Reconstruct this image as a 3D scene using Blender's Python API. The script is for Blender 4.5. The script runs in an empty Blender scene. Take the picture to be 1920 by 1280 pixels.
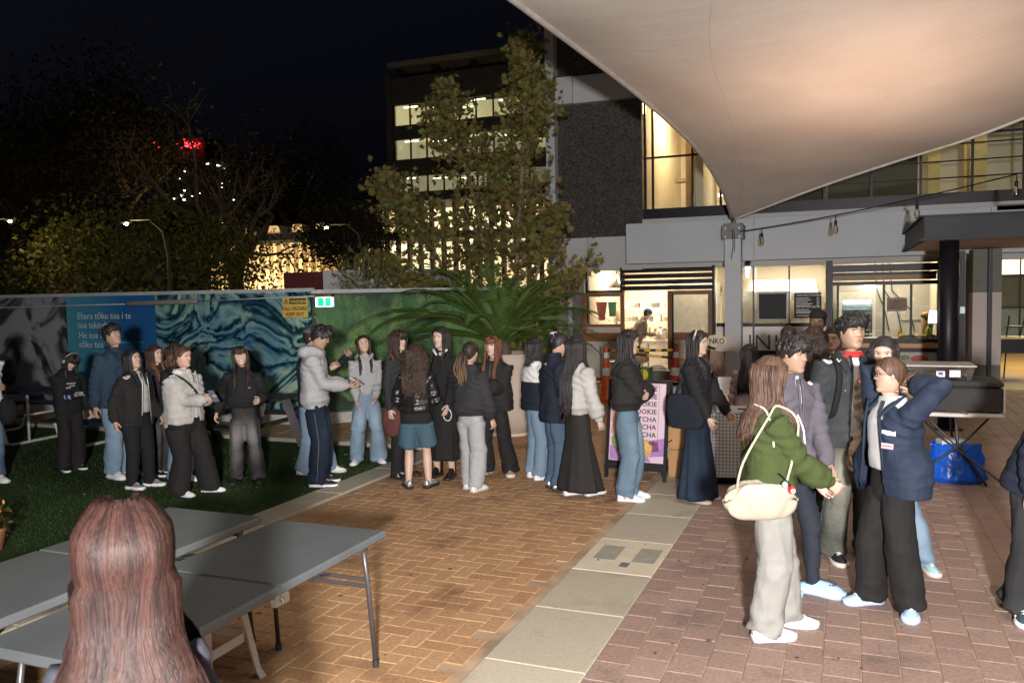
import bpy, bmesh, math, random
import numpy as np
from mathutils import Vector, Matrix
from math import radians as R, sin, cos, pi
random.seed(7); rng = np.random.RandomState(7)
scene = bpy.context.scene
COL = scene.collection

# ------------------------------------------------------------------ camera, world, lights, exposure
CAM_F, CAM_H, YAW, PITCH, ROLL = 1570.0, 2.05, R(22.0), R(3.45), R(1.1)
_F = np.array([-sin(YAW)*cos(PITCH), cos(YAW)*cos(PITCH), -sin(PITCH)])
_R0 = np.array([cos(YAW), sin(YAW), 0.0]); _U0 = np.cross(_R0, _F)
_R = _R0*cos(ROLL) - _U0*sin(ROLL); _U = _R0*sin(ROLL) + _U0*cos(ROLL)
CAM = np.array([0, 0, CAM_H])
cd = bpy.data.cameras.new('camera'); cam = bpy.data.objects.new('camera', cd); COL.objects.link(cam)
cd.sensor_width = 36; cd.lens = CAM_F/1920*36; cd.clip_start = .05; cd.clip_end = 800
cam.matrix_world = Matrix(((_R[0], _U[0], -_F[0], 0), (_R[1], _U[1], -_F[1], 0), (_R[2], _U[2], -_F[2], CAM_H), (0, 0, 0, 1)))
cd.dof.use_dof = True; cd.dof.focus_distance = 8.0; cd.dof.aperture_fstop = 6
scene.camera = cam
w = bpy.data.worlds.new('World'); scene.world = w; w.use_nodes = True
wn = w.node_tree.nodes; wl = w.node_tree.links
sky = wn.new('ShaderNodeTexSky'); sky.sky_type = 'NISHITA'; sky.sun_disc = False
sky.sun_elevation = R(-4.5); sky.sun_rotation = R(200)
wn['Background'].inputs[1].default_value = 0.15
_ad = wn.new('ShaderNodeMixRGB'); _ad.blend_type = 'ADD'; _ad.inputs[0].default_value = 1; _ad.inputs[2].default_value = (.0012, .0034, .0100, 1)
wl.new(sky.outputs[0], _ad.inputs[1]); wl.new(_ad.outputs[0], wn['Background'].inputs[0])
scene.view_settings.view_transform = 'Standard'; scene.view_settings.look = 'None'
scene.view_settings.exposure = 0.95; scene.view_settings.gamma = 1
scene.view_settings.use_curve_mapping = False
scene.cycles.max_bounces = 7; scene.cycles.sample_clamp_indirect = 4
scene.cycles.use_denoising = True
scene.cycles.caustics_reflective = False; scene.cycles.caustics_refractive = False

def lamp(name, kind, loc, energy, color, size=.1, target=None, spot=None, blend=.5, sy=None):
    l = bpy.data.lights.new(name, kind); o = bpy.data.objects.new(name, l); COL.objects.link(o)
    l.energy = energy; l.color = color
    if kind == 'AREA':
        l.size = size
        if sy: l.shape = 'RECTANGLE'; l.size_y = sy
    else: l.shadow_soft_size = size
    if spot: l.spot_size = R(spot); l.spot_blend = blend
    o.location = loc
    if target is not None:
        o.rotation_euler = (Vector(target)-Vector(loc)).to_track_quat('-Z', 'Y').to_euler()
    return o

def ray(px, py): return _F + (px-960)/CAM_F*_R - (py-640)/CAM_F*_U
def onz(px, py, z=0.0):
    d = ray(px, py); return Vector(CAM + d*(z-CAM_H)/d[2])
def ony(px, py, Y):
    d = ray(px, py); return Vector(CAM + d*Y/d[1])
def ond(px, py, dist):
    d = ray(px, py); return Vector(CAM + d*dist)
def height_at(px, yf, yt):
    P = onz(px, yf); k = math.hypot(P.x, P.y); d = ray(px, yt)
    return CAM_H + d[2]*k/math.hypot(d[0], d[1])

# the photographer's flash, and an unseen warm spot added to light the underside of the sail
_b = CAM - 1.9*np.array([_F[0], _F[1], 0]) + np.array([0.05, 0, .22])
flash = lamp('flash', 'SPOT', _b, 2950, (1, .96, .93), .14, target=ond(1200, 660, 8), spot=106, blend=.9)
sail_spot = lamp('added_sail_spot', 'SPOT', (.3, 10.4, 1.75), 165, (1, .66, .47), .3, target=(.35, 11.3, 5.0), spot=125, blend=1.0)
# added area lamp imitating light returned from the pale sail to the paving
bounce = lamp('added_bounce_lamp', 'AREA', (1.2, 4.5, 5.2), 120, (1, .86, .74), 5.0, target=(-.8, 6.0, 0))

# ------------------------------------------------------------------ helpers
def link(o, parent=None, loc=None):
    COL.objects.link(o)
    if parent is not None: o.parent = parent
    if loc is not None: o.location = loc
    return o
def tag(o, label=None, cat=None, group=None, kind=None):
    if label: o['label'] = label
    if cat: o['category'] = cat
    if group: o['group'] = group
    if kind: o['kind'] = kind
    return o
def thing(name, label, cat, loc=(0, 0, 0), rz=0, group=None):
    o = bpy.data.objects.new(name, None); o.empty_display_size = .1
    link(o); o.location = loc; o.rotation_euler = (0, 0, rz)
    return tag(o, label, cat, group)

class MB:
    def __init__(s): s.v = []; s.f = []; s.n = 0
    def add(s, V, Fc, M=None):
        V = np.asarray(V, float).reshape(-1, 3)
        if M is not None:
            A = np.array(M); V = V@A[:3, :3].T + A[:3, 3]
        s.v.append(V); o = s.n
        s.f.extend([tuple(i+o for i in f) for f in Fc]); s.n += len(V)
        return s
    def box(s, x0, x1, y0, y1, z0, z1, M=None, bevel=0):
        if bevel > 0:
            b = bevel; V = []
            for z, i in ((z0, b), (z0+b, 0), (z1-b, 0), (z1, b)):
                for (x, y) in ((x0+i, y0+i), (x1-i, y0+i), (x1-i, y1-i), (x0+i, y1-i)): V.append((x, y, z))
            F = [(3, 2, 1, 0), (12, 13, 14, 15)]
            for r in range(3):
                for k in range(4):
                    F.append((r*4+k, r*4+(k+1) % 4, r*4+4+(k+1) % 4, r*4+4+k))
            return s.add(V, F, M)
        V = [(x, y, z) for z in (z0, z1) for (x, y) in ((x0, y0), (x1, y0), (x1, y1), (x0, y1))]
        return s.add(V, [(3, 2, 1, 0), (4, 5, 6, 7), (0, 1, 5, 4), (1, 2, 6, 5), (2, 3, 7, 6), (3, 0, 4, 7)], M)
    def cbox(s, c, d, M=None, bevel=0):
        return s.box(c[0]-d[0]/2, c[0]+d[0]/2, c[1]-d[1]/2, c[1]+d[1]/2, c[2]-d[2]/2, c[2]+d[2]/2, M, bevel)
    def rings(s, Rg, cap=True, M=None, closed=True):
        n = len(Rg[0]); V = np.concatenate([np.asarray(r, float) for r in Rg]); F = []
        m = n if closed else n-1
        for i in range(len(Rg)-1):
            for k in range(m):
                F.append((i*n+k, i*n+(k+1) % n, (i+1)*n+(k+1) % n, (i+1)*n+k))
        if cap and closed:
            F.append(tuple(range(n-1, -1, -1))); F.append(tuple((len(Rg)-1)*n+k for k in range(n)))
        return s.add(V, F, M)
    def tube(s, pts, r, n=8, M=None, up=None, flat=1.0, cap=True):
        P = [np.asarray(p, float) for p in pts]; rr = r if hasattr(r, '__len__') else [r]*len(P)
        Rg = []; prev = None
        for i, p in enumerate(P):
            t = (P[min(i+1, len(P)-1)]-P[max(i-1, 0)]); L = np.linalg.norm(t); t = t/L if L > 1e-9 else np.array([0, 0, 1.])
            if prev is None:
                a = np.array(up if up is not None else ((0, 0, 1.) if abs(t[2]) < .9 else (1., 0, 0)), float)
            else: a = prev
            a = a - t*(a@t); a /= max(np.linalg.norm(a), 1e-9); prev = a; b = np.cross(t, a)
            Rg.append([p + rr[i]*(cos(2*pi*k/n)*b + flat*sin(2*pi*k/n)*a) for k in range(n)])
        return s.rings(Rg, cap, M)
    def lathe(s, prof, n=16, M=None, cap=True):
        return s.rings([[(r*cos(2*pi*k/n), r*sin(2*pi*k/n), z) for k in range(n)] for r, z in prof], cap, M)
    def ell(s, c, rx, ry, rz, n=12, m=8, M=None):
        Rg = []
        for j in range(m+1):
            a = -pi/2 + pi*(j+.02 if j == 0 else (j-.02 if j == m else j))/m
            Rg.append([(c[0]+rx*cos(a)*cos(2*pi*k/n), c[1]+ry*cos(a)*sin(2*pi*k/n), c[2]+rz*sin(a)) for k in range(n)])
        return s.rings(Rg, True, M)
    def prism(s, poly, z0, z1, M=None):      # polygon in x,y extruded in z
        n = len(poly); V = [(x, y, z0) for x, y in poly]+[(x, y, z1) for x, y in poly]
        F = [tuple(range(n-1, -1, -1)), tuple(range(n, 2*n))]+[(k, (k+1) % n, n+(k+1) % n, n+k) for k in range(n)]
        return s.add(V, F, M)
    def mesh(s, name):
        me = bpy.data.meshes.new(name)
        V = np.concatenate(s.v) if s.v else np.zeros((0, 3))
        me.from_pydata(V.tolist(), [], s.f); me.update()
        return me
    def build(s, name, mat, parent=None, smooth=False, label=None, loc=None):
        me = s.mesh(name); o = bpy.data.objects.new(name, me)
        for m in (mat if isinstance(mat, (list, tuple)) else [mat]): me.materials.append(m)
        if smooth: me.shade_smooth()
        link(o, parent, loc)
        if label: o['label'] = label
        return o

def arr_mesh(name, V, quads=None, tris=None):
    me = bpy.data.meshes.new(name); V = np.asarray(V, np.float32)
    me.vertices.add(len(V)); me.vertices.foreach_set('co', V.ravel())
    fs = quads if quads is not None else tris; k = 4 if quads is not None else 3
    fs = np.asarray(fs, np.int32)
    me.loops.add(len(fs)*k); me.loops.foreach_set('vertex_index', fs.ravel())
    me.polygons.add(len(fs)); me.polygons.foreach_set('loop_start', np.arange(len(fs))*k)
    me.update(calc_edges=True)
    return me

def autosmooth(o, ang=35):
    me = o.data; me.shade_smooth()
    bm = bmesh.new(); bm.from_mesh(me)
    for e in bm.edges:
        if len(e.link_faces) == 2 and e.calc_face_angle(0) > R(ang): e.smooth = False
    bm.to_mesh(me); bm.free()
    return o

# ------------------------------------------------------------------ materials
MC = {}
def nt(name):
    m = bpy.data.materials.new(name); m.use_nodes = True
    return m, m.node_tree.nodes, m.node_tree.links, m.node_tree.nodes['Principled BSDF']
def pm(name, col, rough=.6, var=.12, scale=8, metal=0, bump=0, bscale=None, stretch=None, spec=None, col2=None, sheen=0, coat=0, detail=4, island=0):
    if name in MC: return MC[name]
    m, N, L, B = nt(name)
    B.inputs['Roughness'].default_value = rough; B.inputs['Metallic'].default_value = metal
    if spec is not None: B.inputs['Specular IOR Level'].default_value = spec
    if sheen: B.inputs['Sheen Weight'].default_value = sheen
    if coat: B.inputs['Coat Weight'].default_value = coat
    tc = N.new('ShaderNodeTexCoord'); mp = N.new('ShaderNodeMapping'); L.new(tc.outputs['Object'], mp.inputs[0])
    if stretch: mp.inputs['Scale'].default_value = stretch
    tx = N.new('ShaderNodeTexNoise'); tx.inputs['Scale'].default_value = scale; tx.inputs['Detail'].default_value = detail
    L.new(mp.outputs[0], tx.inputs['Vector'])
    cr = N.new('ShaderNodeValToRGB'); L.new(tx.outputs[0], cr.inputs[0])
    c = np.array(col[:3]); c2 = np.array(col2[:3]) if col2 is not None else c*(1+var)
    c1 = c if col2 is not None else c*(1-var)
    cr.color_ramp.elements[0].position = .3; cr.color_ramp.elements[1].position = .7
    cr.color_ramp.elements[0].color = (*c1, 1); cr.color_ramp.elements[1].color = (*np.minimum(c2, 1), 1)
    out = cr.outputs[0]
    if island:
        oi = N.new('ShaderNodeNewGeometry'); mm = N.new('ShaderNodeMath'); mm.operation = 'MULTIPLY_ADD'
        mm.inputs[1].default_value = 2*island; mm.inputs[2].default_value = 1-island
        L.new(oi.outputs['Random Per Island'], mm.inputs[0])
        mx = N.new('ShaderNodeVectorMath'); mx.operation = 'SCALE'; L.new(out, mx.inputs[0]); L.new(mm.outputs[0], mx.inputs['Scale'])
        out = mx.outputs[0]
    L.new(out, B.inputs['Base Color'])
    if bump:
        t2 = N.new('ShaderNodeTexNoise'); t2.inputs['Scale'].default_value = bscale or scale*8; t2.inputs['Detail'].default_value = 3
        L.new(mp.outputs[0], t2.inputs['Vector'])
        bp = N.new('ShaderNodeBump'); bp.inputs['Strength'].default_value = bump; bp.inputs['Distance'].default_value = .01
        L.new(t2.outputs[0], bp.inputs['Height']); L.new(bp.outputs[0], B.inputs['Normal'])
    MC[name] = m
    return m
def emit(name, col, s, base=(.8, .8, .8)):
    if name in MC: return MC[name]
    m, N, L, B = nt(name)
    B.inputs['Base Color'].default_value = (*base, 1)
    B.inputs['Emission Color'].default_value = (*col, 1); B.inputs['Emission Strength'].default_value = s
    MC[name] = m; return m
def glass(name, tint=(.9, .93, .92), mixv=.08, rough=.03):
    if name in MC: return MC[name]
    m, N, L, B = nt(name)
    tr = N.new('ShaderNodeBsdfTransparent'); tr.inputs[0].default_value = (*tint, 1)
    gl = N.new('ShaderNodeBsdfGlossy'); gl.inputs['Roughness'].default_value = rough
    fr = N.new('ShaderNodeFresnel'); fr.inputs[0].default_value = 1.45
    ad = N.new('ShaderNodeMath'); ad.operation = 'ADD'; ad.inputs[1].default_value = mixv; L.new(fr.outputs[0], ad.inputs[0])
    mx = N.new('ShaderNodeMixShader'); L.new(ad.outputs[0], mx.inputs[0]); L.new(tr.outputs[0], mx.inputs[1]); L.new(gl.outputs[0], mx.inputs[2])
    L.new(mx.outputs[0], N['Material Output'].inputs[0]); MC[name] = m; return m

TXT = []
def text(s, size, mat, parent, M, name='lettering', align='LEFT', ext=.001, offset=0, spacing=1.0, shear=0, line=1.0):
    c = bpy.data.curves.new(name, 'FONT'); c.body = s; c.size = size; c.extrude = ext; c.align_x = align
    c.offset = offset; c.space_character = spacing; c.shear = shear; c.resolution_u = 2; c.space_line = line
    o = bpy.data.objects.new(name, c); c.materials.append(mat)
    link(o, parent); o.matrix_local = M; TXT.append((o, parent, M))
    return o
def MXZ(x, y, z, rz=0):       # text standing upright, facing -Y
    return Matrix.Translation((x, y, z))@Matrix.Rotation(rz, 4, 'Z')@Matrix.Rotation(R(90), 4, 'X')
# ------------------------------------------------------------------ people
def lerpk(z, keys):
    ks = sorted(keys); return float(np.interp(z, [k[0] for k in ks], [k[1] for k in ks]))
HW = [(-1.02, .12), (-1, .20), (-.93, .33), (-.8, .43), (-.6, .53), (-.35, .61), (-.1, .66), (.2, .69), (.5, .67), (.75, .53), (.9, .35), (.97, .20), (1, .03)]
HF = [(-1.02, .45), (-1, .60), (-.93, .69), (-.8, .72), (-.6, .70), (-.35, .72), (-.1, .72), (.1, .72), (.35, .77), (.6, .70), (.8, .50), (.93, .3), (1, .03)]
HB = [(-1.02, .30), (-1, .32), (-.8, .42), (-.6, .52), (-.35, .70), (-.1, .84), (.2, .90), (.5, .84), (.75, .66), (.9, .44), (.97, .26), (1, .03)]
def head_pt(th, z, off=0.0, face=True, wid=1.0):
    w_ = lerpk(z, HW)*wid; yf = lerpk(z, HF); yb = lerpk(z, HB)
    c, s = cos(th), sin(th); dy = yf if c > 0 else yb; e = 2.25
    r = 1.0/((abs(s)/max(w_, 1e-4))**e + (abs(c)/max(dy, 1e-4))**e)**(1/e)
    if face and c > 0:
        g = lambda a, sa, zz, sz: math.exp(-((th-a)/sa)**2-((z-zz)/sz)**2)
        nz = .17*max(0, min(1, (.22-z)/.42)) if z > -.22 else .17*max(0, 1-(-.22-z)/.09)
        r += nz*math.exp(-(th/(.13+.06*max(0, -z)))**2)
        r += -.075*g(.42, .2, .08, .12) - .075*g(-.42, .2, .08, .12)
        r += .03*g(.35, .4, .27, .09) + .03*g(-.35, .4, .27, .09)
        r += .05*g(0, .32, -.44, .07) + .045*g(0, .28, -.56, .07) - .03*g(0, .3, -.67, .05) - .02*g(0, .3, -.5, .02)
        r += .035*g(.72, .3, -.18, .2) + .035*g(-.72, .3, -.18, .2) + .03*g(0, .35, -.86, .1)
    r += off
    return (r*s, -r*c, z + (off*1.1 if z > .9 else off*.6*max(0, z)))

def skin_mesh_head(mb, M, n=28, wid=1.0):
    zs = [-1.02, -1.0, -.96, -.9, -.82, -.74, -.67, -.6, -.55, -.5, -.44, -.38, -.31, -.26, -.22, -.16, -.08, 0, .08, .15, .22, .28, .36, .48, .6, .72, .82, .9, .96, .99]
    Rg = []
    for zz, rx, ry, yc in ((-2.3, .62, .5, .22), (-1.95, .46, .42, .2), (-1.6, .40, .40, .16), (-1.3, .38, .40, .12), (-1.12, .38, .44, .07)):
        Rg.append([(rx*sin(t), yc-ry*cos(t), zz) for t in np.linspace(0, 2*pi, n, endpoint=False)])
    # non-uniform angles: denser at the front
    ths = []
    for k in range(n):
        u = k/n*2-0  # 0..2
        a = pi*u; ths.append(a-.38*sin(a))
    Rg = [[(rx*sin(t), yc-ry*cos(t), zz) for t in ths] for zz, rx, ry, yc in ((-2.3, .62, .5, .22), (-1.95, .46, .42, .2), (-1.6, .40, .40, .16), (-1.3, .38, .40, .12), (-1.12, .39, .46, .06))]
    for z in zs:
        Rg.append([head_pt(t if t <= pi else t-2*pi, z, wid=wid) for t in ths])
    mb.rings([r[::-1] for r in Rg][::1], True, M)
    for sx in (1, -1):   # ears
        E = MB(); E.ell((0, 0, 0), .06, .14, .20, 8, 6)
        T = Matrix.Translation((sx*.68*wid, .02, -.02))@Matrix.Rotation(sx*R(22), 4, 'Z')@Matrix.Rotation(R(-10), 4, 'X')
        mb.add(np.concatenate(E.v), E.f, M@T)

def patch(mb, M, t0, t1, zlo, zhi, off, nx=8, nz=3, wid=1.0):
    Rg = []
    for j in range(nz+1):
        row = []
        for i in range(nx+1):
            u = i/nx; t = t0+(t1-t0)*u; a, b = zlo(u), zhi(u); z = a+(b-a)*j/nz
            row.append(head_pt(t, z, off, wid=wid))
        Rg.append(row)
    mb.rings(Rg, False, M, closed=False)

def unit(v): v = np.asarray(v, float); return v/max(np.linalg.norm(v), 1e-9)
def ik(S, T, l1, l2, pole):
    S, T = np.array(S, float), np.array(T, float); d = T-S; L = np.linalg.norm(d)
    if L > (l1+l2)*.995: T = S+d/L*(l1+l2)*.995; d = T-S; L = np.linalg.norm(d)
    a = (l1*l1-l2*l2+L*L)/(2*L); h = math.sqrt(max(0, l1*l1-a*a)); u = d/L
    p = np.array(pole, float); p = p-u*(p@u); p = unit(p)
    return S+u*a+p*h, T

def hand(mb, Wp, d, nrm, s, side, curl=.5, spread=.12):
    d = unit(d); nrm = np.asarray(nrm, float); nrm = unit(nrm-d*(nrm@d)); b = np.cross(d, nrm)  # nrm = palm-facing direction
    b = b*side
    Wp = np.asarray(Wp, float)
    L = .085*s
    Rg = []
    for t, wd, tk in ((-.25, .024, .019), (0, .026, .018), (.35, .038, .017), (.8, .042, .015), (1.05, .038, .011)):
        c = Wp+d*L*t
        Rg.append([c+s*(wd*cos(a)*b+tk*sin(a)*nrm) for a in np.linspace(0, 2*pi, 8, endpoint=False)])
    mb.rings(Rg)
    for k, (o, ln) in enumerate(((-.030, .062), (-.010, .074), (.010, .080), (.030, .072))):
        p = Wp+d*L*.92+b*o*s; pts = [p-d*.02*s, p]; ang = 0; cur = p
        for q, fl in enumerate((.42, .33, .25)):
            ang += curl*(.7+.08*k)*(1.0 if q == 0 else 1.2); dd = d*cos(ang)+nrm*sin(ang)+b*spread*(o/.03)*.3
            cur = cur+unit(dd)*ln*s*fl; pts.append(cur)
        mb.tube(pts, [.009*s, .009*s, .0085*s, .0078*s, .006*s], 6)
    p = Wp+d*L*.15-b*.024*s+nrm*.004*s; td = unit(d*.75-b*.6+nrm*(.25+.5*curl))
    p2 = p+td*.038*s; p3 = p2+unit(td+d*.5+b*.3*curl+nrm*.2)*.03*s; p4 = p3+unit(d+nrm*curl*.6+b*.3)*.022*s
    mb.tube([p-d*.01*s, p, p2, p3, p4], [.012*s, .0125*s, .0105*s, .0095*s, .0065*s], 6)

def wob(P, k, seed=0):
    r = np.random.RandomState(seed); out = np.zeros(len(P))
    for i in range(5):
        q = r.normal(size=3); q = q/np.linalg.norm(q)*k*(.6+.25*i); out += np.sin(P@q+r.rand()*6.28+1.3*np.sin(P@r.normal(size=3)*k*.35))/(1+.4*i)
    return out/2.6

def ridg(P, k, seed=0): return 1-2*np.abs(wob(P, k, seed))

def remeshed(mb, vox, smooth_it=2):
    me = mb.mesh('tmp'); o = bpy.data.objects.new('tmp', me); COL.objects.link(o)
    m = o.modifiers.new('r', 'REMESH'); m.mode = 'VOXEL'; m.voxel_size = vox
    if smooth_it: s = o.modifiers.new('s', 'SMOOTH'); s.iterations = smooth_it; s.factor = .5
    dg = bpy.context.evaluated_depsgraph_get(); ev = o.evaluated_get(dg)
    me2 = bpy.data.meshes.new_from_object(ev); bpy.data.objects.remove(o); bpy.data.meshes.remove(me)
    return me2
def me_np(me):
    V = np.empty(len(me.vertices)*3, np.float32); me.vertices.foreach_get('co', V)
    N_ = np.empty(len(me.vertices)*3, np.float32); me.vertices.foreach_get('normal', N_)
    return V.reshape(-1, 3).astype(float), N_.reshape(-1, 3).astype(float)
def me_set(me, V): me.vertices.foreach_set('co', np.asarray(V, np.float32).ravel()); me.update()

def secring(c, rx, ry, M=None, n=20, e=2.4, bend=0):
    P = []
    for k in range(n):
        a = 2*pi*k/n; cc, ss = cos(a), sin(a)
        x = rx*abs(cc)**(2/e)*(1 if cc >= 0 else -1); y = ry*abs(ss)**(2/e)*(1 if ss >= 0 else -1)
        P.append((c[0]+x, c[1]+y, c[2]))
    P = np.array(P)
    if M is not None:
        A = np.array(M); P = P@A[:3, :3].T+A[:3, 3]
    return P

SKIN = {}
def skinmat(tone):
    k = 'skin_%s' % tone
    c = {'fair': (.53, .365, .285), 'mid': (.50, .33, .245), 'tan': (.39, .25, .175), 'flush': (.57, .35, .27)}[tone]
    m = pm(k, c, .48, .06, 14, bump=.08, bscale=160)
    return m
def cloth(name, col, rough=.85, var=.10, bump=.35, bs=260, sheen=0, spec=.3, scale=9):
    return pm('cloth_'+name, col, rough, var, scale, bump=bump, bscale=bs, sheen=sheen, spec=spec)
def denim(name, dark, light):
    k = 'denim_'+name
    if k in MC: return MC[k]
    m, N, L, B = nt(k); B.inputs['Roughness'].default_value = .9; B.inputs['Specular IOR Level'].default_value = .2
    at = N.new('ShaderNodeAttribute'); at.attribute_name = 'fade'
    tc = N.new('ShaderNodeTexCoord'); n1 = N.new('ShaderNodeTexNoise'); n1.inputs['Scale'].default_value = 7; n1.inputs['Detail'].default_value = 6
    n2 = N.new('ShaderNodeTexNoise'); n2.inputs['Scale'].default_value = 260; mp = N.new('ShaderNodeMapping'); mp.inputs['Scale'].default_value = (1, 1, .25)
    L.new(tc.outputs['Object'], n1.inputs[0]); L.new(tc.outputs['Object'], mp.inputs[0]); L.new(mp.outputs[0], n2.inputs[0])
    a = N.new('ShaderNodeMath'); a.operation = 'MULTIPLY_ADD'; a.inputs[1].default_value = .55; L.new(n1.outputs[0], a.inputs[0]); L.new(at.outputs['Fac'], a.inputs[2])
    b = N.new('ShaderNodeMath'); b.operation = 'MULTIPLY_ADD'; b.inputs[1].default_value = .7; L.new(n2.outputs[0], b.inputs[0]); L.new(a.outputs[0], b.inputs[2])
    cr = N.new('ShaderNodeValToRGB'); cr.color_ramp.elements[0].position = .45; cr.color_ramp.elements[1].position = 1.25 if False else 1.0
    sub = N.new('ShaderNodeMath'); sub.operation = 'MULTIPLY'; sub.inputs[1].default_value = .62; L.new(b.outputs[0], sub.inputs[0])
    cr.color_ramp.elements[0].color = (*dark, 1); cr.color_ramp.elements[1].color = (*light, 1); L.new(sub.outputs[0], cr.inputs[0]); L.new(cr.outputs[0], B.inputs['Base Color'])
    bp = N.new('ShaderNodeBump'); bp.inputs['Strength'].default_value = .3; bp.inputs['Distance'].default_value = .004; L.new(n2.outputs[0], bp.inputs['Height']); L.new(bp.outputs[0], B.inputs['Normal'])
    MC[k] = m; return m
def hairmat(name, c1, c2, rough=.36, tip=None):
    k = 'hair_'+name
    if k in MC: return MC[k]
    m, N, L, B = nt(k); B.inputs['Roughness'].default_value = rough+.14; B.inputs['Specular IOR Level'].default_value = .4 if name[0] != 's' else .22
    at = N.new('ShaderNodeAttribute'); at.attribute_name = 'strand'
    cr = N.new('ShaderNodeValToRGB'); cr.color_ramp.elements[0].color = (*c1, 1); cr.color_ramp.elements[1].color = (*c2, 1)
    cr.color_ramp.elements[0].position = .25; cr.color_ramp.elements[1].position = .85
    n1 = N.new('ShaderNodeTexNoise'); n1.inputs['Scale'].default_value = 1; n1.inputs['Detail'].default_value = 4
    mp = N.new('ShaderNodeMapping'); mp.inputs['Scale'].default_value = (90, 90, 5)
    tc = N.new('ShaderNodeTexCoord'); L.new(tc.outputs['Object'], mp.inputs[0]); L.new(mp.outputs[0], n1.inputs[0])
    a = N.new('ShaderNodeMath'); a.operation = 'MULTIPLY_ADD'; a.inputs[1].default_value = .6; L.new(at.outputs['Fac'], a.inputs[0])
    h = N.new('ShaderNodeMath'); h.operation = 'MULTIPLY'; h.inputs[1].default_value = .55; L.new(n1.outputs[0], h.inputs[0]); L.new(h.outputs[0], a.inputs[2])
    L.new(a.outputs[0], cr.inputs[0]); out = cr.outputs[0]
    if tip:
        at2 = N.new('ShaderNodeAttribute'); at2.attribute_name = 'along'
        mx = N.new('ShaderNodeMix'); mx.data_type = 'RGBA'; L.new(at2.outputs['Fac'], mx.inputs[0]); L.new(out, mx.inputs[6]); mx.inputs[7].default_value = (*tip, 1); out = mx.outputs[2]
    L.new(out, B.inputs['Base Color'])
    bp = N.new('ShaderNodeBump'); bp.inputs['Strength'].default_value = .5; bp.inputs['Distance'].default_value = .004; L.new(n1.outputs[0], bp.inputs['Height']); L.new(bp.outputs[0], B.inputs['Normal'])
    MC[k] = m; return m
HAIRC = dict(black=((.008, .007, .008), (.03, .026, .026), .38, None), darkbrown=((.012, .008, .006), (.06, .035, .025), .38, None),
             brown=((.03, .015, .01), (.12, .065, .04), .4, None), auburn=((.05, .018, .01), (.20, .075, .035), .4, None),
             ombre=((.012, .009, .008), (.04, .025, .02), .42, (.16, .10, .055)), redbrown=((.012, .006, .005), (.045, .020, .015), .42, None),
             orangetip=((.02, .010, .008), (.06, .03, .02), .42, (.24, .10, .04)))
def hm(n): c = HAIRC[n]; return hairmat(n, c[0], c[1], c[2], c[3])

def set_attr(me, name, vals):
    a = me.attributes.new(name, 'FLOAT', 'POINT'); a.data.foreach_set('value', np.asarray(vals, np.float32))

def shoe(parent, pos, ang, s, kind, col, solecol, name='shoe', label=None):
    """pos: ankle ground point, ang: heading (0 = toes to -Y)"""
    M = Matrix.Translation(pos)@Matrix.Rotation(ang, 4, 'Z')@Matrix.Scale(s, 4)
    ys = [.075, .07, .045, .0, -.05, -.10, -.145, -.175, -.187]
    ws = [.018, .030, .036, .036, .039, .047, .045, .030, .012]
    ht = [.07, .088, .096, .092, .078, .062, .050, .040, .028]
    if kind == 'boot': ht = [.2, .22, .22, .2, .085, .062, .05, .04, .028]
    if kind == 'clog': ht = [.05, .055, .06, .085, .086, .08, .066, .05, .03]; ws = [a*1.18 for a in ws]
    if kind == 'chunky': ws = [a*1.12 for a in ws]; ht = [a*1.1 for a in ht]
    sh = .03 if kind in ('chunky', 'clog') else .022
    mb = MB(); Rg = []
    for y, w_, h in zip(ys, ws, ht):
        Rg.append([(w_*cos(a)*(1 if sin(a) < .3 else .85), y, max(sh*.6, sh*.6+(h-sh*.6)*max(0, sin(a))**.75)) for a in np.linspace(-.0, pi, 9)]+[(0, y, sh*.5)])
    mb.rings([r[::-1] for r in Rg], True, M)
    o = mb.build(name, col, parent, True, label)
    sb = MB(); Rg = []
    for y, w_ in zip(ys, ws):
        k = 1.09; Rg.append([(-w_*k, y*1.03, 0.002), (w_*k, y*1.03, 0.002), (w_*k*1.03, y*1.04, sh*.8), (w_*.95, y*1.03, sh*1.25), (-w_*.95, y*1.03, sh*1.25), (-w_*k*1.03, y*1.04, sh*.8)])
    sb.rings([r[::-1] for r in Rg], True, M); sb.build('sole', solecol, o, True)
    if kind in ('sneaker', 'chunky', 'striped'):
        lb = MB(); pts = []
        for q in range(9):
            y = -.036-.0095*q; z = float(np.interp(-y, [0, .05, .1, .145], [.092, .078, .062, .05]))*(1.1 if kind == 'chunky' else 1)+.003
            pts.append(((.02 if q % 2 else -.02), y, z-.005)); pts.append((0, y-.004, z+.002))
        lb.tube(pts, .003, 4, M)
        lb.build('lace', MC.get('lace') or pm('lace', (.7, .7, .7), .8), o, True)
    if kind == 'striped':
        st = MB()
        for sx in (1, -1):
            for q in range(3):
                y = -.015-.026*q
                st.tube([(sx*.0375, y-.014, .028), (sx*.040, y, .045), (sx*.034, y+.012, .068)], .006, 5, M, flat=.5)
        so = st.build('stripe', pm('black_stripe', (.02, .02, .025), .6) if kind == 'striped' and col.name.find('white') >= 0 else pm('white_stripe', (.7, .7, .7), .6), o, True); so['kind'] = 'stuff'
    if kind == 'clog':
        hb = MB()
        for q in range(7):
            a = -.9+q*.3; y = -.075-.06*cos(a); x = .034*sin(a)*1.3
            hb.ell((x, y, .079+(.02*cos(a)-.012)*0-.11*max(0, -y-.09)), .006, .006, .004, 6, 4, M)
        tag(hb.build('vent_hole', pm('dark_hole', (.03, .04, .06), .9), o, True), kind='stuff')
    return o

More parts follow.
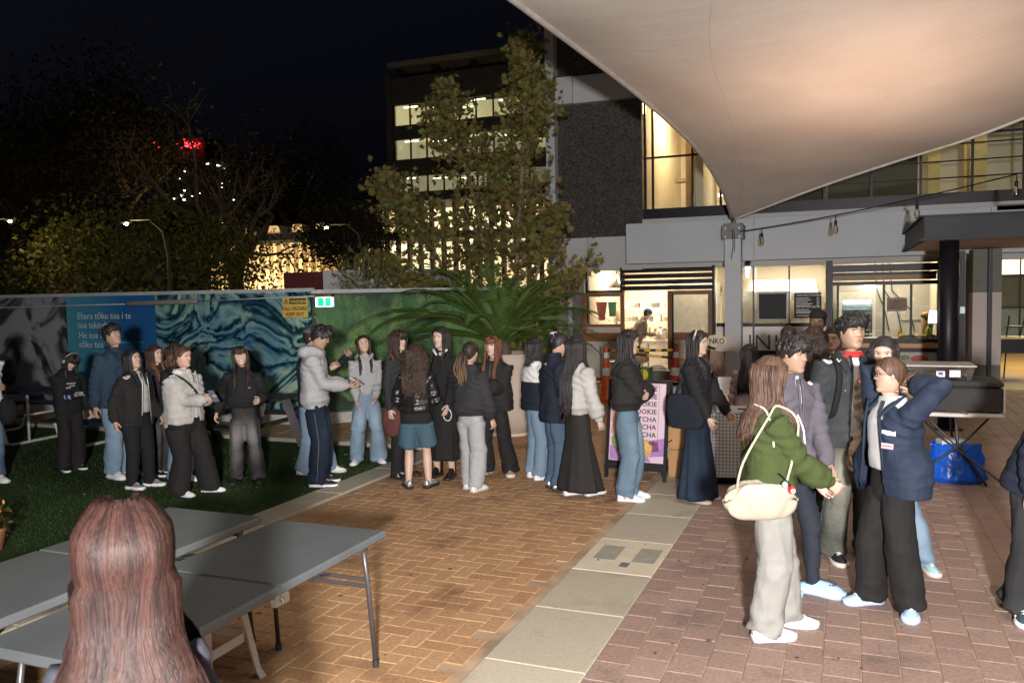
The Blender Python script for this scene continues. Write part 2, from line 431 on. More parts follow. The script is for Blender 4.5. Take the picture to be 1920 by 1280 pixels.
def grid_solid(mb, G, thick, cen):
    """open grid G[row][col] -> closed slab, inner copy pulled towards cen(row) by thick"""
    n = len(G[0]); m = len(G)
    O = np.array(G, float).reshape(-1, 3); I = []
    for j in range(m):
        c = np.asarray(cen(j), float)
        for i in range(n):
            p = np.asarray(G[j][i], float); d = c-p; d[2] = 0 if j > 2 else d[2]; L = np.linalg.norm(d); I.append(p+d/max(L, 1e-6)*min(thick, L*.6))
    F = []
    k = m*n
    for j in range(m-1):
        for i in range(n-1):
            a, b, c, d = j*n+i, j*n+i+1, (j+1)*n+i+1, (j+1)*n+i
            F.append((a, b, c, d)); F.append((k+d, k+c, k+b, k+a))
    for j in range(m-1):
        F.append((j*n, (j+1)*n, k+(j+1)*n, k+j*n)); F.append((k+j*n+n-1, k+(j+1)*n+n-1, (j+1)*n+n-1, j*n+n-1))
    for i in range(n-1):
        a, b = (m-1)*n+i, (m-1)*n+i+1; F.append((a, b, k+b, k+a))
        a, b = i, i+1; F.append((b, a, k+a, k+b))
    mb.add(np.concatenate([O, np.array(I)]), F)

def build_hair(spec, root, Mh, hu, H, Mt, seed, tw=(.10, .07)):
    """Mh: head matrix (unit head coords), hu: half head height in metres. spec: style,len(m),color,bangs,part,front,vol"""
    rs = np.random.RandomState(seed)
    st = spec.get('style', 'long'); col = spec.get('color', 'black'); vol = spec.get('vol', .12)
    bangs = spec.get('bangs', 0); MhA = np.array(Mh)
    toW = lambda p: MhA[:3, :3]@np.asarray(p, float)+MhA[:3, 3]
    V = []; F = []; strand = []; along = []
    def addmesh(mb, sv, av):
        off = sum(len(x) for x in V)
        P = np.concatenate(mb.v); V.append(P); F.extend([tuple(i+off for i in f) for f in mb.f]); strand.append(np.resize(sv, len(P))); along.append(np.resize(av, len(P)))
    short = st in ('short', 'cap', 'bun', 'pony')
    # cap shell
    n = 56; m = 17; G = []; sv = []; av = []
    prt = spec.get('part', .15)
    for j in range(m+1):
        u = j/m; row = []
        for i in range(n+1):
            th = -pi+2*pi*i/n
            at = abs(th)
            if st == 'short': zl = float(np.interp(at, [0, .6, .95, 1.25, 1.55, 1.9, 2.4, pi], [.42-.22*bangs, .38-.2*bangs, .12, -.15, -.05, -.25, -.62, -.7]))
            elif st in ('bun', 'pony'): zl = float(np.interp(at, [0, .6, .95, 1.25, 1.6, 1.9, 2.4, pi], [.60, .50, .25, .02, -.02, -.25, -.62, -.75]))
            else: zl = float(np.interp(at, [0, .5, .8, 1.1, 1.6, 2.2, pi], [.58-.36*bangs, .5-.33*bangs, .28-.2*bangs, -.15, -.5, -.7, -.8]))
            zl += (.05*rs.randn() if (bangs or st == 'short') and at < 1.0 else 0)*u
            z = 1-(1-zl)*(u**1.2) if zl < 1 else 1
            z = min(z, .995)
            stn = .5+.5*sin(i*2.1+sin(i*.7)*3)
            t = vol*(.75+.25*stn)*(1.0-.15*u**4)
            if st in ('bun', 'pony'): t = .055*(1+.12*stn)
            if st == 'short': t = vol*(1.0+.28*(stn-.5)+.15*rs.rand()) * float(np.interp(at, [0, 1.0, 1.5, 2.6, pi], [1.25, .9, .45, .5, .6]))*(1.0 if u < .85 else (1-u)/.15*.5+.5)
            if not short and at < prt*2 and u < .8: t *= .8
            row.append(toW(head_pt(th, z, t, face=False))); sv.append(stn*.6+.4*rs.rand()); av.append(0)
        G.append(row)
    mb = MB(); grid_solid(mb, G, .012, lambda j: toW((0, .1, .0))); addmesh(mb, sv+sv, av+av)
    # front tufts for short hair and bangs
    if st == 'short' or bangs > .2:
        for k in range(34 if st == 'short' else 24):
            th = rs.uniform(-1.0, 1.0) if st == 'short' else rs.uniform(-.75, .75); sw = rs.uniform(-.25, .45)
            z0 = rs.uniform(.7, .93); z1 = float(.42-.25*bangs-.18*rs.rand()) + .15*abs(th)
            pts = [toW(head_pt(th*.8, z0, vol*.9, False)), toW(head_pt(th+.3*sw, (z0+z1)/2+.1, vol*1.15+.03, False)), toW(head_pt(th+.8*sw, z1+.08, vol*.85, False)), toW(head_pt(th+1.1*sw, z1-.04, vol*.35+.02, False))]
            mb = MB(); mb.tube(pts, [.018*hu/.11, .019*hu/.11, .013*hu/.11, .003], 5, flat=.45); addmesh(mb, [rs.rand()], [0])
        if st == 'short':
            for k in range(46):
                th = rs.uniform(-pi, pi); z0 = rs.uniform(.45, .92); dz = rs.uniform(.15, .35)
                if abs(th) < 1: continue
                pts = [toW(head_pt(th, z0, vol*.7, False)), toW(head_pt(th+.1, z0-dz*.6, vol*.95, False)), toW(head_pt(th+.2, z0-dz*1.3, vol*.5, False))]
                mb = MB(); mb.tube(pts, [.016*hu/.11, .016*hu/.11, .003], 5, flat=.4); addmesh(mb, [rs.rand()], [0])
    if st in ('long', 'curly'):
        Ln = spec.get('len', .35); fr = spec.get('front', 0.6); wide = spec.get('wide', 1.0)
        zend_w = lambda: None
        headc = toW((0, .1, 0)); ztop = headc[2]
        shz = (np.array(Mt)@np.array([0, 0, .30*H, 1]))[2]
        tc = (np.array(Mt)@np.array([0, 0, .25*H, 1]))[:3]
        yaw_h = np.arctan2(MhA[1, 0], MhA[0, 0])
        def hang(th, j, m2, lf, jit, cu=0):
            # column path point j/m2 for direction th (0=front)
            u = j/m2
            a = head_pt(th, .62, vol*.80, False); am = head_pt(th, .2, vol*1.0, False); b = head_pt(th, -.35, vol*1.15*(wide), False)
            pa, pm_, pb = toW(a), toW(am), toW(b)
            if abs(th) > 2.0:
                k_ = min(1, (abs(th)-2.0)/.7); pb = pb+(toW(head_pt(th, -.0, vol*1.1*wide, False))-pb)*np.array([.75, .75, 0])*k_
            if u < .12: q = u/.12; p = pa*(1-q)+pm_*q
            elif u < .25:
                q = (u-.12)/.13; p = pm_*(1-q)+pb*q
            else:
                q = (u-.25)/.75; p = pb.copy(); drop = (Ln*lf)*q
                d = p[:2]-tc[:2]
                p[2] = pb[2]-drop
                below = np.clip((shz+.075-p[2])/.10, 0, 1); below = below*below*(3-2*below)
                bx = np.array(Mt)[:3, 0][:2]; bx = bx/np.linalg.norm(bx); by = np.array([-bx[1], bx[0]])
                X, Y = d@bx, d@by
                spd = spec.get('spread', .064); X2 = np.clip(X*(1-.10*q)*(1+(spd/.064-1)*q), -spd*H*wide, spd*H*wide); sgn = 1 if (abs(th) > 1.45) else -1
                slope = np.clip((shz-p[2])/(.10*H), 0, 1)
                Y2 = sgn*(((.045+.6*(tw[1]-.062))*(1-slope)+(tw[1]+.004)*slope)*H*math.sqrt(max(.2, 1-(X2/((tw[0]+.01)*H))**2))+.022+.008*jit)
                if sgn > 0: Y2 = max(Y2, Y*(1-.25*q)) if Y > 0 else Y2
                X = X*(1-below)+X2*below; Y = Y*(1-.15*q)*(1-below)+Y2*below
                p[:2] = tc[:2]+bx*X+by*Y
            return p
        n = 84; m2 = 18; tf = spec.get('open', .95)
        G = []; sv = []; av = []
        sg = [.5+.3*sin(i*1.7+2*sin(i*.6))+.2*rs.rand() for i in range(n+1)]
        lfs = [1+.10*rs.randn()*.6 for i in range(n+1)]
        cols = []
        for i in range(n+1):
            th = tf+(2*pi-2*tf)*i/n; th = th if th <= pi else th-2*pi
            lf = lfs[i]*(fr if abs(th) < 1.35 else 1.0)
            cols.append((th, lf))
        for j in range(m2+1):
            row = []
            for i, (th, lf) in enumerate(cols):
                p = hang(th, j, m2, lf, sg[i]); d = p-headc; d[2] = 0; d = unit(d); u = j/m2
                amp = .004+.007*u
                w_ = 0.012*sin(u*9+i*.35) if st == 'long' else .022*sin(u*26+i*1.1)
                p = p+d*((sg[i]-.5)*amp*1.6+w_*u*spec.get('wave', .4)+(0.03*(rs.rand()-.5) if st == 'curly' else 0))
                row.append(p); sv.append(sg[i]*.7+.3*rs.rand()); av.append(max(0, min(1, (u-.35)*1.6)))
            G.append(row)
        mb = MB(); grid_solid(mb, G, .022, lambda j: (headc[0], headc[1], G[j][0][2])); addmesh(mb, sv+sv, av+av)
        # separate locks over it
        nl = int(spec.get('locks', 46)*2.4)
        for k in range(nl):
            i = rs.randint(0, n+1); th, lf = cols[i]; th += rs.uniform(-.05, .05); lf *= rs.uniform(.8, 1.1); pts = []; rr = []
            r0 = rs.uniform(.0035, .0075); ph = rs.rand()*6
            M3 = 9 if st == 'long' else 18
            for j in range(M3+1):
                u = j/M3; p = hang(th, u*m2, m2, lf, .5); d = p-headc; d[2] = 0; d = unit(d); tg = np.array([-d[1], d[0], 0])
                if st == 'long': p = p+d*(.006+.006*sin(u*7+ph))+tg*(.012*sin(u*5+ph)*u)
                else: p = p+d*(.010+.016*sin(u*30+ph))+tg*(.018*cos(u*30+ph))
                pts.append(p); rr.append(r0*(1-.25*u) if j < M3 else .0015)
            mb = MB(); mb.tube(pts, rr, 5, flat=.6); q = len(np.concatenate(mb.v))
            addmesh(mb, [rs.rand()], np.clip((np.repeat(np.linspace(0, 1, M3+1), 5)-.35)*1.6, 0, 1))
    if st == 'pony':
        Ln = spec.get('len', .4); hp = spec.get('hp', .1)
        base = toW((0, .98, hp)); back = MhA[:3, 1]/np.linalg.norm(MhA[:3, 1]); sd = np.array(spec.get('dir', (0, 0, 0)), float)
        for k in range(26):
            o = rs.normal(size=3)*.016; o[2] *= .5; ph = rs.rand()*6; pts = [toW((rs.uniform(-.3, .3), .7, hp+rs.uniform(-.1, .2))), base+o*.3]
            rr = [.010, .013]
            L = Ln*rs.uniform(.8, 1.05)
            for q in range(1, 8):
                u = q/7; pts.append(base+back*(.05*sin(min(1, u*2.5)*pi/2)-.03*u)+np.array([0, 0, -L*u+.03*sin(min(1, u*4)*pi)])+o*(1+1.2*sin(u*pi))+sd*u+.008*np.array([sin(u*8+ph), cos(u*7+ph), 0])); rr.append(.014*(1-.35*u) if q < 7 else .002)
            mb = MB(); mb.tube(pts, rr, 5); addmesh(mb, [rs.rand()], np.clip(np.repeat(np.linspace(0, 1, 9), 5)*1.4-.2, 0, 1))
    if st == 'bun':
        for k in range(14):
            c = toW((rs.uniform(-.12, .12), .95+rs.uniform(-.05, .08), .30+rs.uniform(-.18, .18))); a = rs.rand()*6
            pts = [c+hu*.24*np.array([cos(a+t)*.8, sin(a+t)*.5, sin(a*2+t*1.3)]) for t in np.linspace(0, 3.2, 7)]
            mb = MB(); mb.tube(pts, [.006, .014, .017, .018, .017, .014, .006], 6); addmesh(mb, [rs.rand()], [0])
    me = bpy.data.meshes.new('hair'); VV = np.concatenate(V); me.from_pydata(VV.tolist(), [], F); me.update(); me.materials.append(hm(col)); me.shade_smooth()
    set_attr(me, 'strand', np.concatenate(strand)); set_attr(me, 'along', np.concatenate(along))
    o = bpy.data.objects.new('hair', me); link(o, root); return o

PEOPLE = []
def person(label, px, yf, yt, face, group=None, top=None, bottom=None, hair=None, skin='fair', shoes=None,
           hands=None, head=(0, 0, 0), lean=0, side=0, twist=0, feet=None, girth=1.0, sex='f', H=None, glasses=None, ex=None, smile=0, vox=.013, dist=None, curl=.55, palm=None, pole=None, tall=None):
    seed = len(PEOPLE)+11; rs = np.random.RandomState(seed)
    P = onz(px, yf) if dist is None else dist
    if H is None: H = height_at(px, yf, yt)
    hr = (hair or {}).get('vol', .12)
    H = H-.010  # hair volume
    s = H/1.65
    rz = math.atan2(-P.y, -P.x)+pi/2+R(face)
    root = thing('person', label, 'person', (P.x, P.y, 0), rz, group)
    feet = feet or ((.055, 0, 8), (-.055, 0, -8))
    hipz = .505*H; pel = Vector((0, 0, hipz))
    Mt = Matrix.Translation(pel)@Matrix.Rotation(R(lean), 4, 'X')@Matrix.Rotation(R(side), 4, 'Y')@Matrix.Rotation(R(twist), 4, 'Z')
    # torso frame: origin pelvis. shoulder height .315H above the hips
    g = girth; shw = (.100 if sex == 'f' else .115)*H*(top or {}).get('shk', 1); shz = .292*H
    S = {1: np.array(Mt@Vector((shw*.93, 0, shz))), -1: np.array(Mt@Vector((-shw*.93, 0, shz)))}
    nb = Mt@Vector((0, .006*H, .345*H))
    hu = .0680*H; wid = 1.0
    yawh, pit, rol = head
    Mh = Matrix.Translation(nb)@Matrix.Rotation(R(lean*.6), 4, 'X')@Matrix.Rotation(R(yawh), 4, 'Z')@Matrix.Rotation(R(pit), 4, 'X')@Matrix.Rotation(R(rol), 4, 'Y')@Matrix.Translation((0, -.012*H, .083*H))@Matrix.Scale(hu, 4)
    sk = skinmat(skin)
    body = MB(); skin_mesh_head(body, Mh, wid=wid)
    # upper chest and shoulders under the clothes
    body.rings([secring((0, 0, z*H), a*H, b*H, Mt, 16) for z, a, b in ((.0, .07, .05), (.12, .065, .045), (.25, .075, .045), (.30, .062, .036), (.335, .038, .032))], True)
    hd = hands or {}
    tgt = {1: hd.get('L', (.135, -.02, .475)), -1: hd.get('R', (-.135, -.02, .475))}
    AR = {}
    poles = {1: np.array((.25, .9, -.3)), -1: np.array((-.25, .9, -.3))}
    if pole:
        for k_, v_ in pole.items(): poles[1 if k_ == 'L' else -1] = np.array(v_, float)
    for sd in (1, -1):
        T = np.array(tgt[sd])*H
        E, T = ik(S[sd], T, .172*H, .150*H, poles[sd])
        AR[sd] = (S[sd], E, T); d = unit(T-E)
        body.tube([S[sd]-np.array((0, 0, .018*H)), (S[sd]+E)/2, E, (E+T)/2, T-d*.01, T+d*.012], np.array([.020, .023, .020, .019, .0135, .0145])*H*(.9 if sex == 'f' else 1), 10)
        pn = (palm or {}).get('L' if sd == 1 else 'R')
        pn = np.array(pn, float) if pn is not None else np.array((-sd, -.15, 0.))
        cl = (curl if not isinstance(curl, dict) else curl.get('L' if sd == 1 else 'R', .5))
        hand(body, T, d, pn, H/1.70*.94, sd, cl)
    # legs
    LG = {}
    for i, sd in enumerate((1, -1)):
        fx, fy, fa = feet[i]; A_ = np.array((fx*H, fy*H, .048*H)); Hp = np.array(pel)+np.array((sd*.048*H, 0, -.01*H))
        K, A_ = ik(Hp, A_, .2275*H, .2225*H, (sd*.1, -1, 0)); LG[sd] = (Hp, K, A_, fa)
        body.tube([Hp, (Hp+K)/2, K, K*.6+A_*.4, A_, A_-np.array((0, -.0, .03*H))], np.array([.034, .038, .029, .031, .021, .021])*H*g, 10)
    bo = body.build('body', sk, root, True)
    # face
    for sx in (1, -1):
        fm = MB(); c0 = .40*sx; open_ = .7 if smile else 1.0
        patch(fm, Mh, c0-.165, c0+.165, lambda u: .080-.045*open_*(1-(2*u-1)**2), lambda u: .084+.030*open_*(1-(2*u-1)**2)**.7, .012)
        eo = fm.build('eye', pm('eye_white', (.62, .57, .54), .25, .02), root, True)
        im = MB(); c1 = c0+.02*(ex or 0); patch(im, Mh, c1-.075, c1+.075, lambda u: .083-.040*open_*math.sqrt(max(0, 1-(2*u-1)**2)), lambda u: .083+.030*open_*math.sqrt(max(0, 1-(2*u-1)**2)), .019, 6, 2)
        im.build('iris', pm('iris', (.015, .008, .006), .15, .02), eo, True)
        bmk = MB(); patch(bmk, Mh, c0-.175, c0+.175, lambda u: .080+.028*open_*(1-(2*u-1)**2)**.7, lambda u: .104+.034*open_*(1-(2*u-1)**2)**.7, .024)
        bmk.build('eyelash', pm('brow', (.02, .014, .012), .8), eo, True)
        bmk = MB(); c0 = .41*sx
        patch(bmk, Mh, c0-.19, c0+.19, lambda u, sx=sx: .25+.02*(u if sx > 0 else 1-u)-.05*(2*u-1)**2*.6, lambda u, sx=sx: (.30 if sex == 'm' else .28)+.02*(u if sx > 0 else 1-u)-.07*(2*u-1)**2*.6, .018)
        bmk.build('eyebrow', pm('brow', (.02, .014, .012), .8), root, True)
    lp = MB()
    if smile:
        patch(lp, Mh, -.30, .30, lambda u: -.56+.09*abs(2*u-1)**1.6, lambda u: -.45+.01*abs(2*u-1)**1.6, .018)
        tm = MB(); patch(tm, Mh, -.23, .23, lambda u: -.525+.07*abs(2*u-1)**1.6, lambda u: -.475+.03*abs(2*u-1)**1.6, .03)
        tm.build('teeth', pm('teeth', (.75, .72, .68), .3, .02), root, True)
    else:
        patch(lp, Mh, -.21, .21, lambda u: -.495-.065*(1-(2*u-1)**2)**.8, lambda u: -.49+.05*(1-(2*u-1)**2)**.9, .010)
    lp.build('lips', pm('lips', (.34, .12, .10) if sex == 'f' else (.30, .15, .12), .4), root, True)
    if glasses:
        gb = MB()
        for sx in (1, -1):
            c = Vector(head_pt(.42*sx, .07, .10)); pts = []
            for a in np.linspace(0, 2*pi, 17):
                t = .42*sx+.235*cos(a)*.95; z = .05+.135*sin(a); q = head_pt(t, z, 0, face=False); pts.append(np.array((q[0]*1.0, -.80+.12*abs(q[0])**2, z)))
            gb.tube(pts, .017, 6, Mh)
            gb.tube([(sx*.60, -.72, .10), (sx*.70, -.35, .10), (sx*.72, .05, .06)], .016, 6, Mh)
        gb.tube([(-.08, -.81, .09), (.08, -.81, .09)], .016, 6, Mh)
        gb.build('glasses', pm('glasses_'+str(glasses), {'black': (.01, .01, .012), 'red': (.25, .05, .04), 'clear': (.4, .35, .3)}[glasses], .3), root, True)
    if hair: build_hair(hair, root, Mh, hu, H, Mt, seed, ((.094 if sex == 'f' else .105)*g+(top or {}).get('ease', .02)*.52, .062*g+(top or {}).get('ease', .02)*.52))
    out = dict(root=root, Mh=Mh, Mt=Mt, H=H, AR=AR, LG=LG, hu=hu, rz=rz, P=P, S=S, body=bo)
    if top: make_top(out, top, g, sex, seed, vox)
    if bottom: make_bottom(out, bottom, g, sex, seed, vox)
    for i, sd in enumerate((1, -1)):
        if not shoes: break
        A_ = LG[sd][2]; fa = LG[sd][3]
        shoe(root, (A_[0], A_[1], 0), R(fa), s*(1.0 if sex == 'f' else 1.08), *shoes[:3])
    PEOPLE.append(out)
    return out

def local_tag(o): return o

def make_top(P, t, g, sex, seed, vox, name='top', cut=True):
    H, Mt, AR, root = P['H'], P['Mt'], P['AR'], P['root']
    e = t.get('ease', .012)*.52; hem = t.get('hem', -.03); hw = t.get('hemw', None)
    sh = (.097 if sex == 'f' else .112)*t.get('shk', 1)
    cw = (.094 if sex == 'f' else .105)*g; wd = (.080 if sex == 'f' else .092)*g; cd_ = .062*g
    gather = t.get('gather', 0)
    mb = MB(); sec = []
    hemw = hw if hw else wd+e*1.6
    nk = t.get('neck', .042)
    L = [(hem-.004, hemw*(.86 if gather else 1.0), .058*g+e*(1.2 if not gather else .7)), (hem+.02, hemw*(.90 if gather else 1.0), .060*g+e*1.3),
         (hem+.05, hemw*(1.08 if gather else 1.0), .062*g+e*(1.7 if gather else 1.4)), (max(.09, hem+.08), max(wd+e*1.3, hemw*.98), .058*g+e*1.3), (.16, cw+e*1.0, cd_+e*1.05), (.24, cw*1.04+e, cd_+e), (.272, sh*1.0+e*.5, .054+e*.8),
         (.297, sh*.86+e*.2, .047+e*.55), (.316, sh*.66, .042+e*.35), (.334, nk+.014, .040), (.350, nk, .037)]
    L = sorted(L, key=lambda q: q[0])
    mb.rings([secring((0, (.004 if z < .3 else .006)*H, z*H), a*H, b*H, Mt, 24, 2.5) for z, a, b in L], True)
    cr, er, ur = t.get('cuff', .022)*.93, t.get('elb', .033)*.84, t.get('upp', .042)*.84
    sl = t.get('sleeve', 1.0)
    for sd in (1, -1):
        S, E, T = AR[sd]; S = np.array(S); upv = np.array(Mt.to_3x3()@Vector((-sd*.4, 0, 1))); S = S-upv*max(0, ur-.030)*H
        inn = np.array(Mt@Vector((sd*.045*H, 0, .272*H)))-upv*max(0, ur-.034)*H
        d = unit(T-E)
        if sl >= .9:
            end = E+(T-E)*(1.0+t.get('slx', .02))
            pts = [inn, S, S*.5+E*.5, E, E*.5+T*.5, E*.2+T*.8, end-d*.02*H, end]
            rr = [ur*.95, ur, (ur+er)/2, er, er*.95+t.get('puff', 0), cr*1.2+t.get('puff', 0)*1.2, cr*1.05, cr]
        else:
            end = S+(E-S)*sl*2 if sl < .5 else E+(T-E)*(sl-.5)*2
            pts = [inn, S, S*.4+end*.6, end]; rr = [ur*.95, ur, er, er]
        mb.tube(pts, [r*H for r in rr], 14)
    if t.get('hood'):
        c = Mt@Vector((0, .060*H, .325*H))
        h = MB(); h.ell((0, 0, 0), .075*H, .042*H, .040*H, 12, 8); mb.add(np.concatenate(h.v), h.f, Matrix.Translation(c)@Matrix.Rotation(R(-25), 4, 'X'))
        for sd in (1, -1):
            mb.tube([Mt@Vector((sd*.045*H, .05*H, .34*H)), Mt@Vector((sd*.055*H, 0, .345*H)), Mt@Vector((sd*.03*H, -.045*H, .318*H)), Mt@Vector((0, -.055*H, .30*H))], [.02*H, .018*H, .014*H, .008*H], 10)
    if t.get('collar'):
        ch = t['collar']
        mb.rings([secring((0, .004*H, (.335+q*ch)*H), (nk+.010+.004*q)*H, (.042+.004*q)*H, Mt, 20) for q in (0, .5, 1)], True)
    me = remeshed(mb, vox*H/1.65, 3)
    V, N_ = me_np(me)
    Mi = np.array(Mt.inverted()); Q = V@Mi[:3, :3].T+Mi[:3, 3]; Q = Q/H
    A_ = t.get('wr', .008)*1.9
    st = V.copy(); st[:, 2] *= .8
    low = np.clip((.16-Q[:, 2])/.15, 0, 1)
    dis = A_*(.5*wob(st, 24, seed)+.6*ridg(st, 19, seed+1)-.25)*(0.6+.7*low)
    # elbow folds
    for sd in (1, -1):
        S, E, T = AR[sd]
        dE = np.linalg.norm(V-E, axis=1); ax = unit(T-S); dis += A_*.55*np.sin((V@ax)*80+seed+2.2*wob(V, 14, seed+3))*np.exp(-(dE/.09)**2)*(1+.8*wob(V, 24, seed+6))
        dC = np.linalg.norm(V-(E*.15+T*.85), axis=1); ax = unit(T-E); dis += A_*.4*np.sin((V@ax)*110+2*wob(V, 20, seed+7))*np.exp(-(dC/.05)**2)
    # drag folds that run from the armpits across the body, and soft horizontal slumping above the hem
    for sd in (1, -1):
        dA = np.sqrt((Q[:, 0]-sd*.085)**2+(Q[:, 2]-.24)**2); dis += A_*.5*np.sin((Q[:, 0]*sd*.6+Q[:, 2])*150+seed)*np.exp(-(dA/.06)**2)
    dis += A_*.35*np.sin(Q[:, 2]*120+4*wob(st, 8, seed+5))*np.clip(1-np.abs(Q[:, 2]-hem-.06)/.06, 0, 1)
    dis = dis+wob(V, 110, seed+9)*.0011+A_*.28*np.maximum(ridg(V*np.array([1, 1, .7]), 38, seed+12), -.2)
    if t.get('name') == 'inner_tee': dis = np.clip(dis*.25, -.003, .0015)
    if t.get('open'): dis = np.maximum(dis, -.003)
    if t.get('rib'): dis += .0015*np.sin(np.arctan2(Q[:, 1], Q[:, 0])*90)*(Q[:, 2] < hem+.03)
    me_set(me, V+N_*dis[:, None])
    op = t.get('open')
    if op:
        bm = bmesh.new(); bm.from_mesh(me); Mi4 = Mt.inverted(); dele = []
        for f in bm.faces:
            c = (Mi4@f.calc_center_median())/H; 
            if c.y < -.012 and c.z < .345:
                wz = float(np.interp(c.z, [hem, .05, .2, .31, .345], [op*1.25, op*1.05, op*.8, op*.62, op*.8]))
                if t.get('zipto') is not None and c.z < t['zipto']: continue
                # keep sleeves: only faces near torso surface
                if abs(c.x-t.get('ox', 0)) < wz and c.y > -(.062*g+e*2.2+.03): dele.append(f)
        bmesh.ops.delete(bm, geom=dele, context='FACES'); bm.to_mesh(me); bm.free()
    me.shade_smooth(); me.materials.append(t['mat'])
    o = bpy.data.objects.new(t.get('name', name), me); link(o, root)
    if t.get('fade'):
        set_attr(me, 'fade', np.clip(.3+.25*wob(me_np(me)[0], 6, seed), 0, 1))
    if t.get('two'):   # second colour by region: a panel offset from the surface
        me.materials.append(t['two'][0]); fn = t['two'][1]
        Mi4 = Mt.inverted(); idx = []
        C_ = np.empty(len(me.polygons)*3, np.float32); me.polygons.foreach_get('center', C_); C_ = C_.reshape(-1, 3).astype(float)
        Qc = (C_@Mi[:3, :3].T+Mi[:3, 3])/H
        me.polygons.foreach_set('material_index', np.array([1 if fn(q) else 0 for q in Qc], np.int32))
    if op and t.get('edge', True):
        for sd in (1, -1):
            eb = MB(); pts = []
            for z in np.linspace(hem+.005, .335, 9):
                wz = float(np.interp(z, [hem, .05, .2, .31, .345], [op*1.25, op*1.05, op*.8, op*.62, op*.8]))
                if t.get('zipto') is not None and z < t['zipto']: wz = .004
                ww, dd = cw+e, cd_+e
                yy = -dd*(1-min(.99, (wz/ww))**2.4)**(1/2.4)*(1 if z < .27 else float(np.interp(z, [.27, .335], [1, .78])))
                pts.append(Mt@Vector(((sd*wz+t.get('ox', 0))*H, yy*H-.002, z*H)))
            eb.tube(pts, .0085*H/1.65, 6, flat=1.0)
            eb.build('placket', t.get('edgemat', t['mat']), o, True)
    if t.get('lapel'):
        for sd in (1, -1):
            lb = MB(); lw = t['lapel']
            pts = [Mt@Vector((0, .046*H, .345*H)), Mt@Vector((sd*.034*H, .030*H, .350*H)), Mt@Vector((sd*.052*H, -.008*H, .338*H)), Mt@Vector((sd*(.046)*H, -.050*H, .305*H)), Mt@Vector((sd*.050*H, -(.068+e)*H, .270*H))]
            lb.tube(pts, [lw*.9*H, lw*H, lw*1.05*H, lw*1.1*H, lw*.3*H], 10, up=(0, 0, 1), flat=.45)
            lb.build('collar', t.get('lapelmat', t['mat']), o, True)
    if t.get('zip'):
        pts = []
        for z in np.linspace(max(hem+.01, t['zip']), .325, 12):
            O = Mt@Vector((t.get('ox', 0)*H, -.6, z*H)); Dv = (Mt@Vector((t.get('ox', 0)*H, 0, z*H))-O).normalized(); ok, loc, nr, ix = o.ray_cast(O, Dv)
            if ok: pts.append(loc+nr*.001)
        if len(pts) > 4: zb_ = MB(); zb_.tube(pts, .0045, 5); zb_.build('zip', pm('zip_grey', (.16, .16, .17), .4, metal=.6), o, True)
    if t.get('drawstring'):
        for sd in (1, -1):
            db = MB(); db.tube([Mt@Vector((sd*.02*H, -.070*H, .30*H)), Mt@Vector((sd*.022*H, -.078*H-e*H, .26*H)), Mt@Vector((sd*.024*H, -.078*H-e*H, .21*H))], .003, 5)
            db.build('drawstring', pm('cord_white', (.7, .7, .7), .8), o, True)
    P[t.get('name', name)] = o
    return o

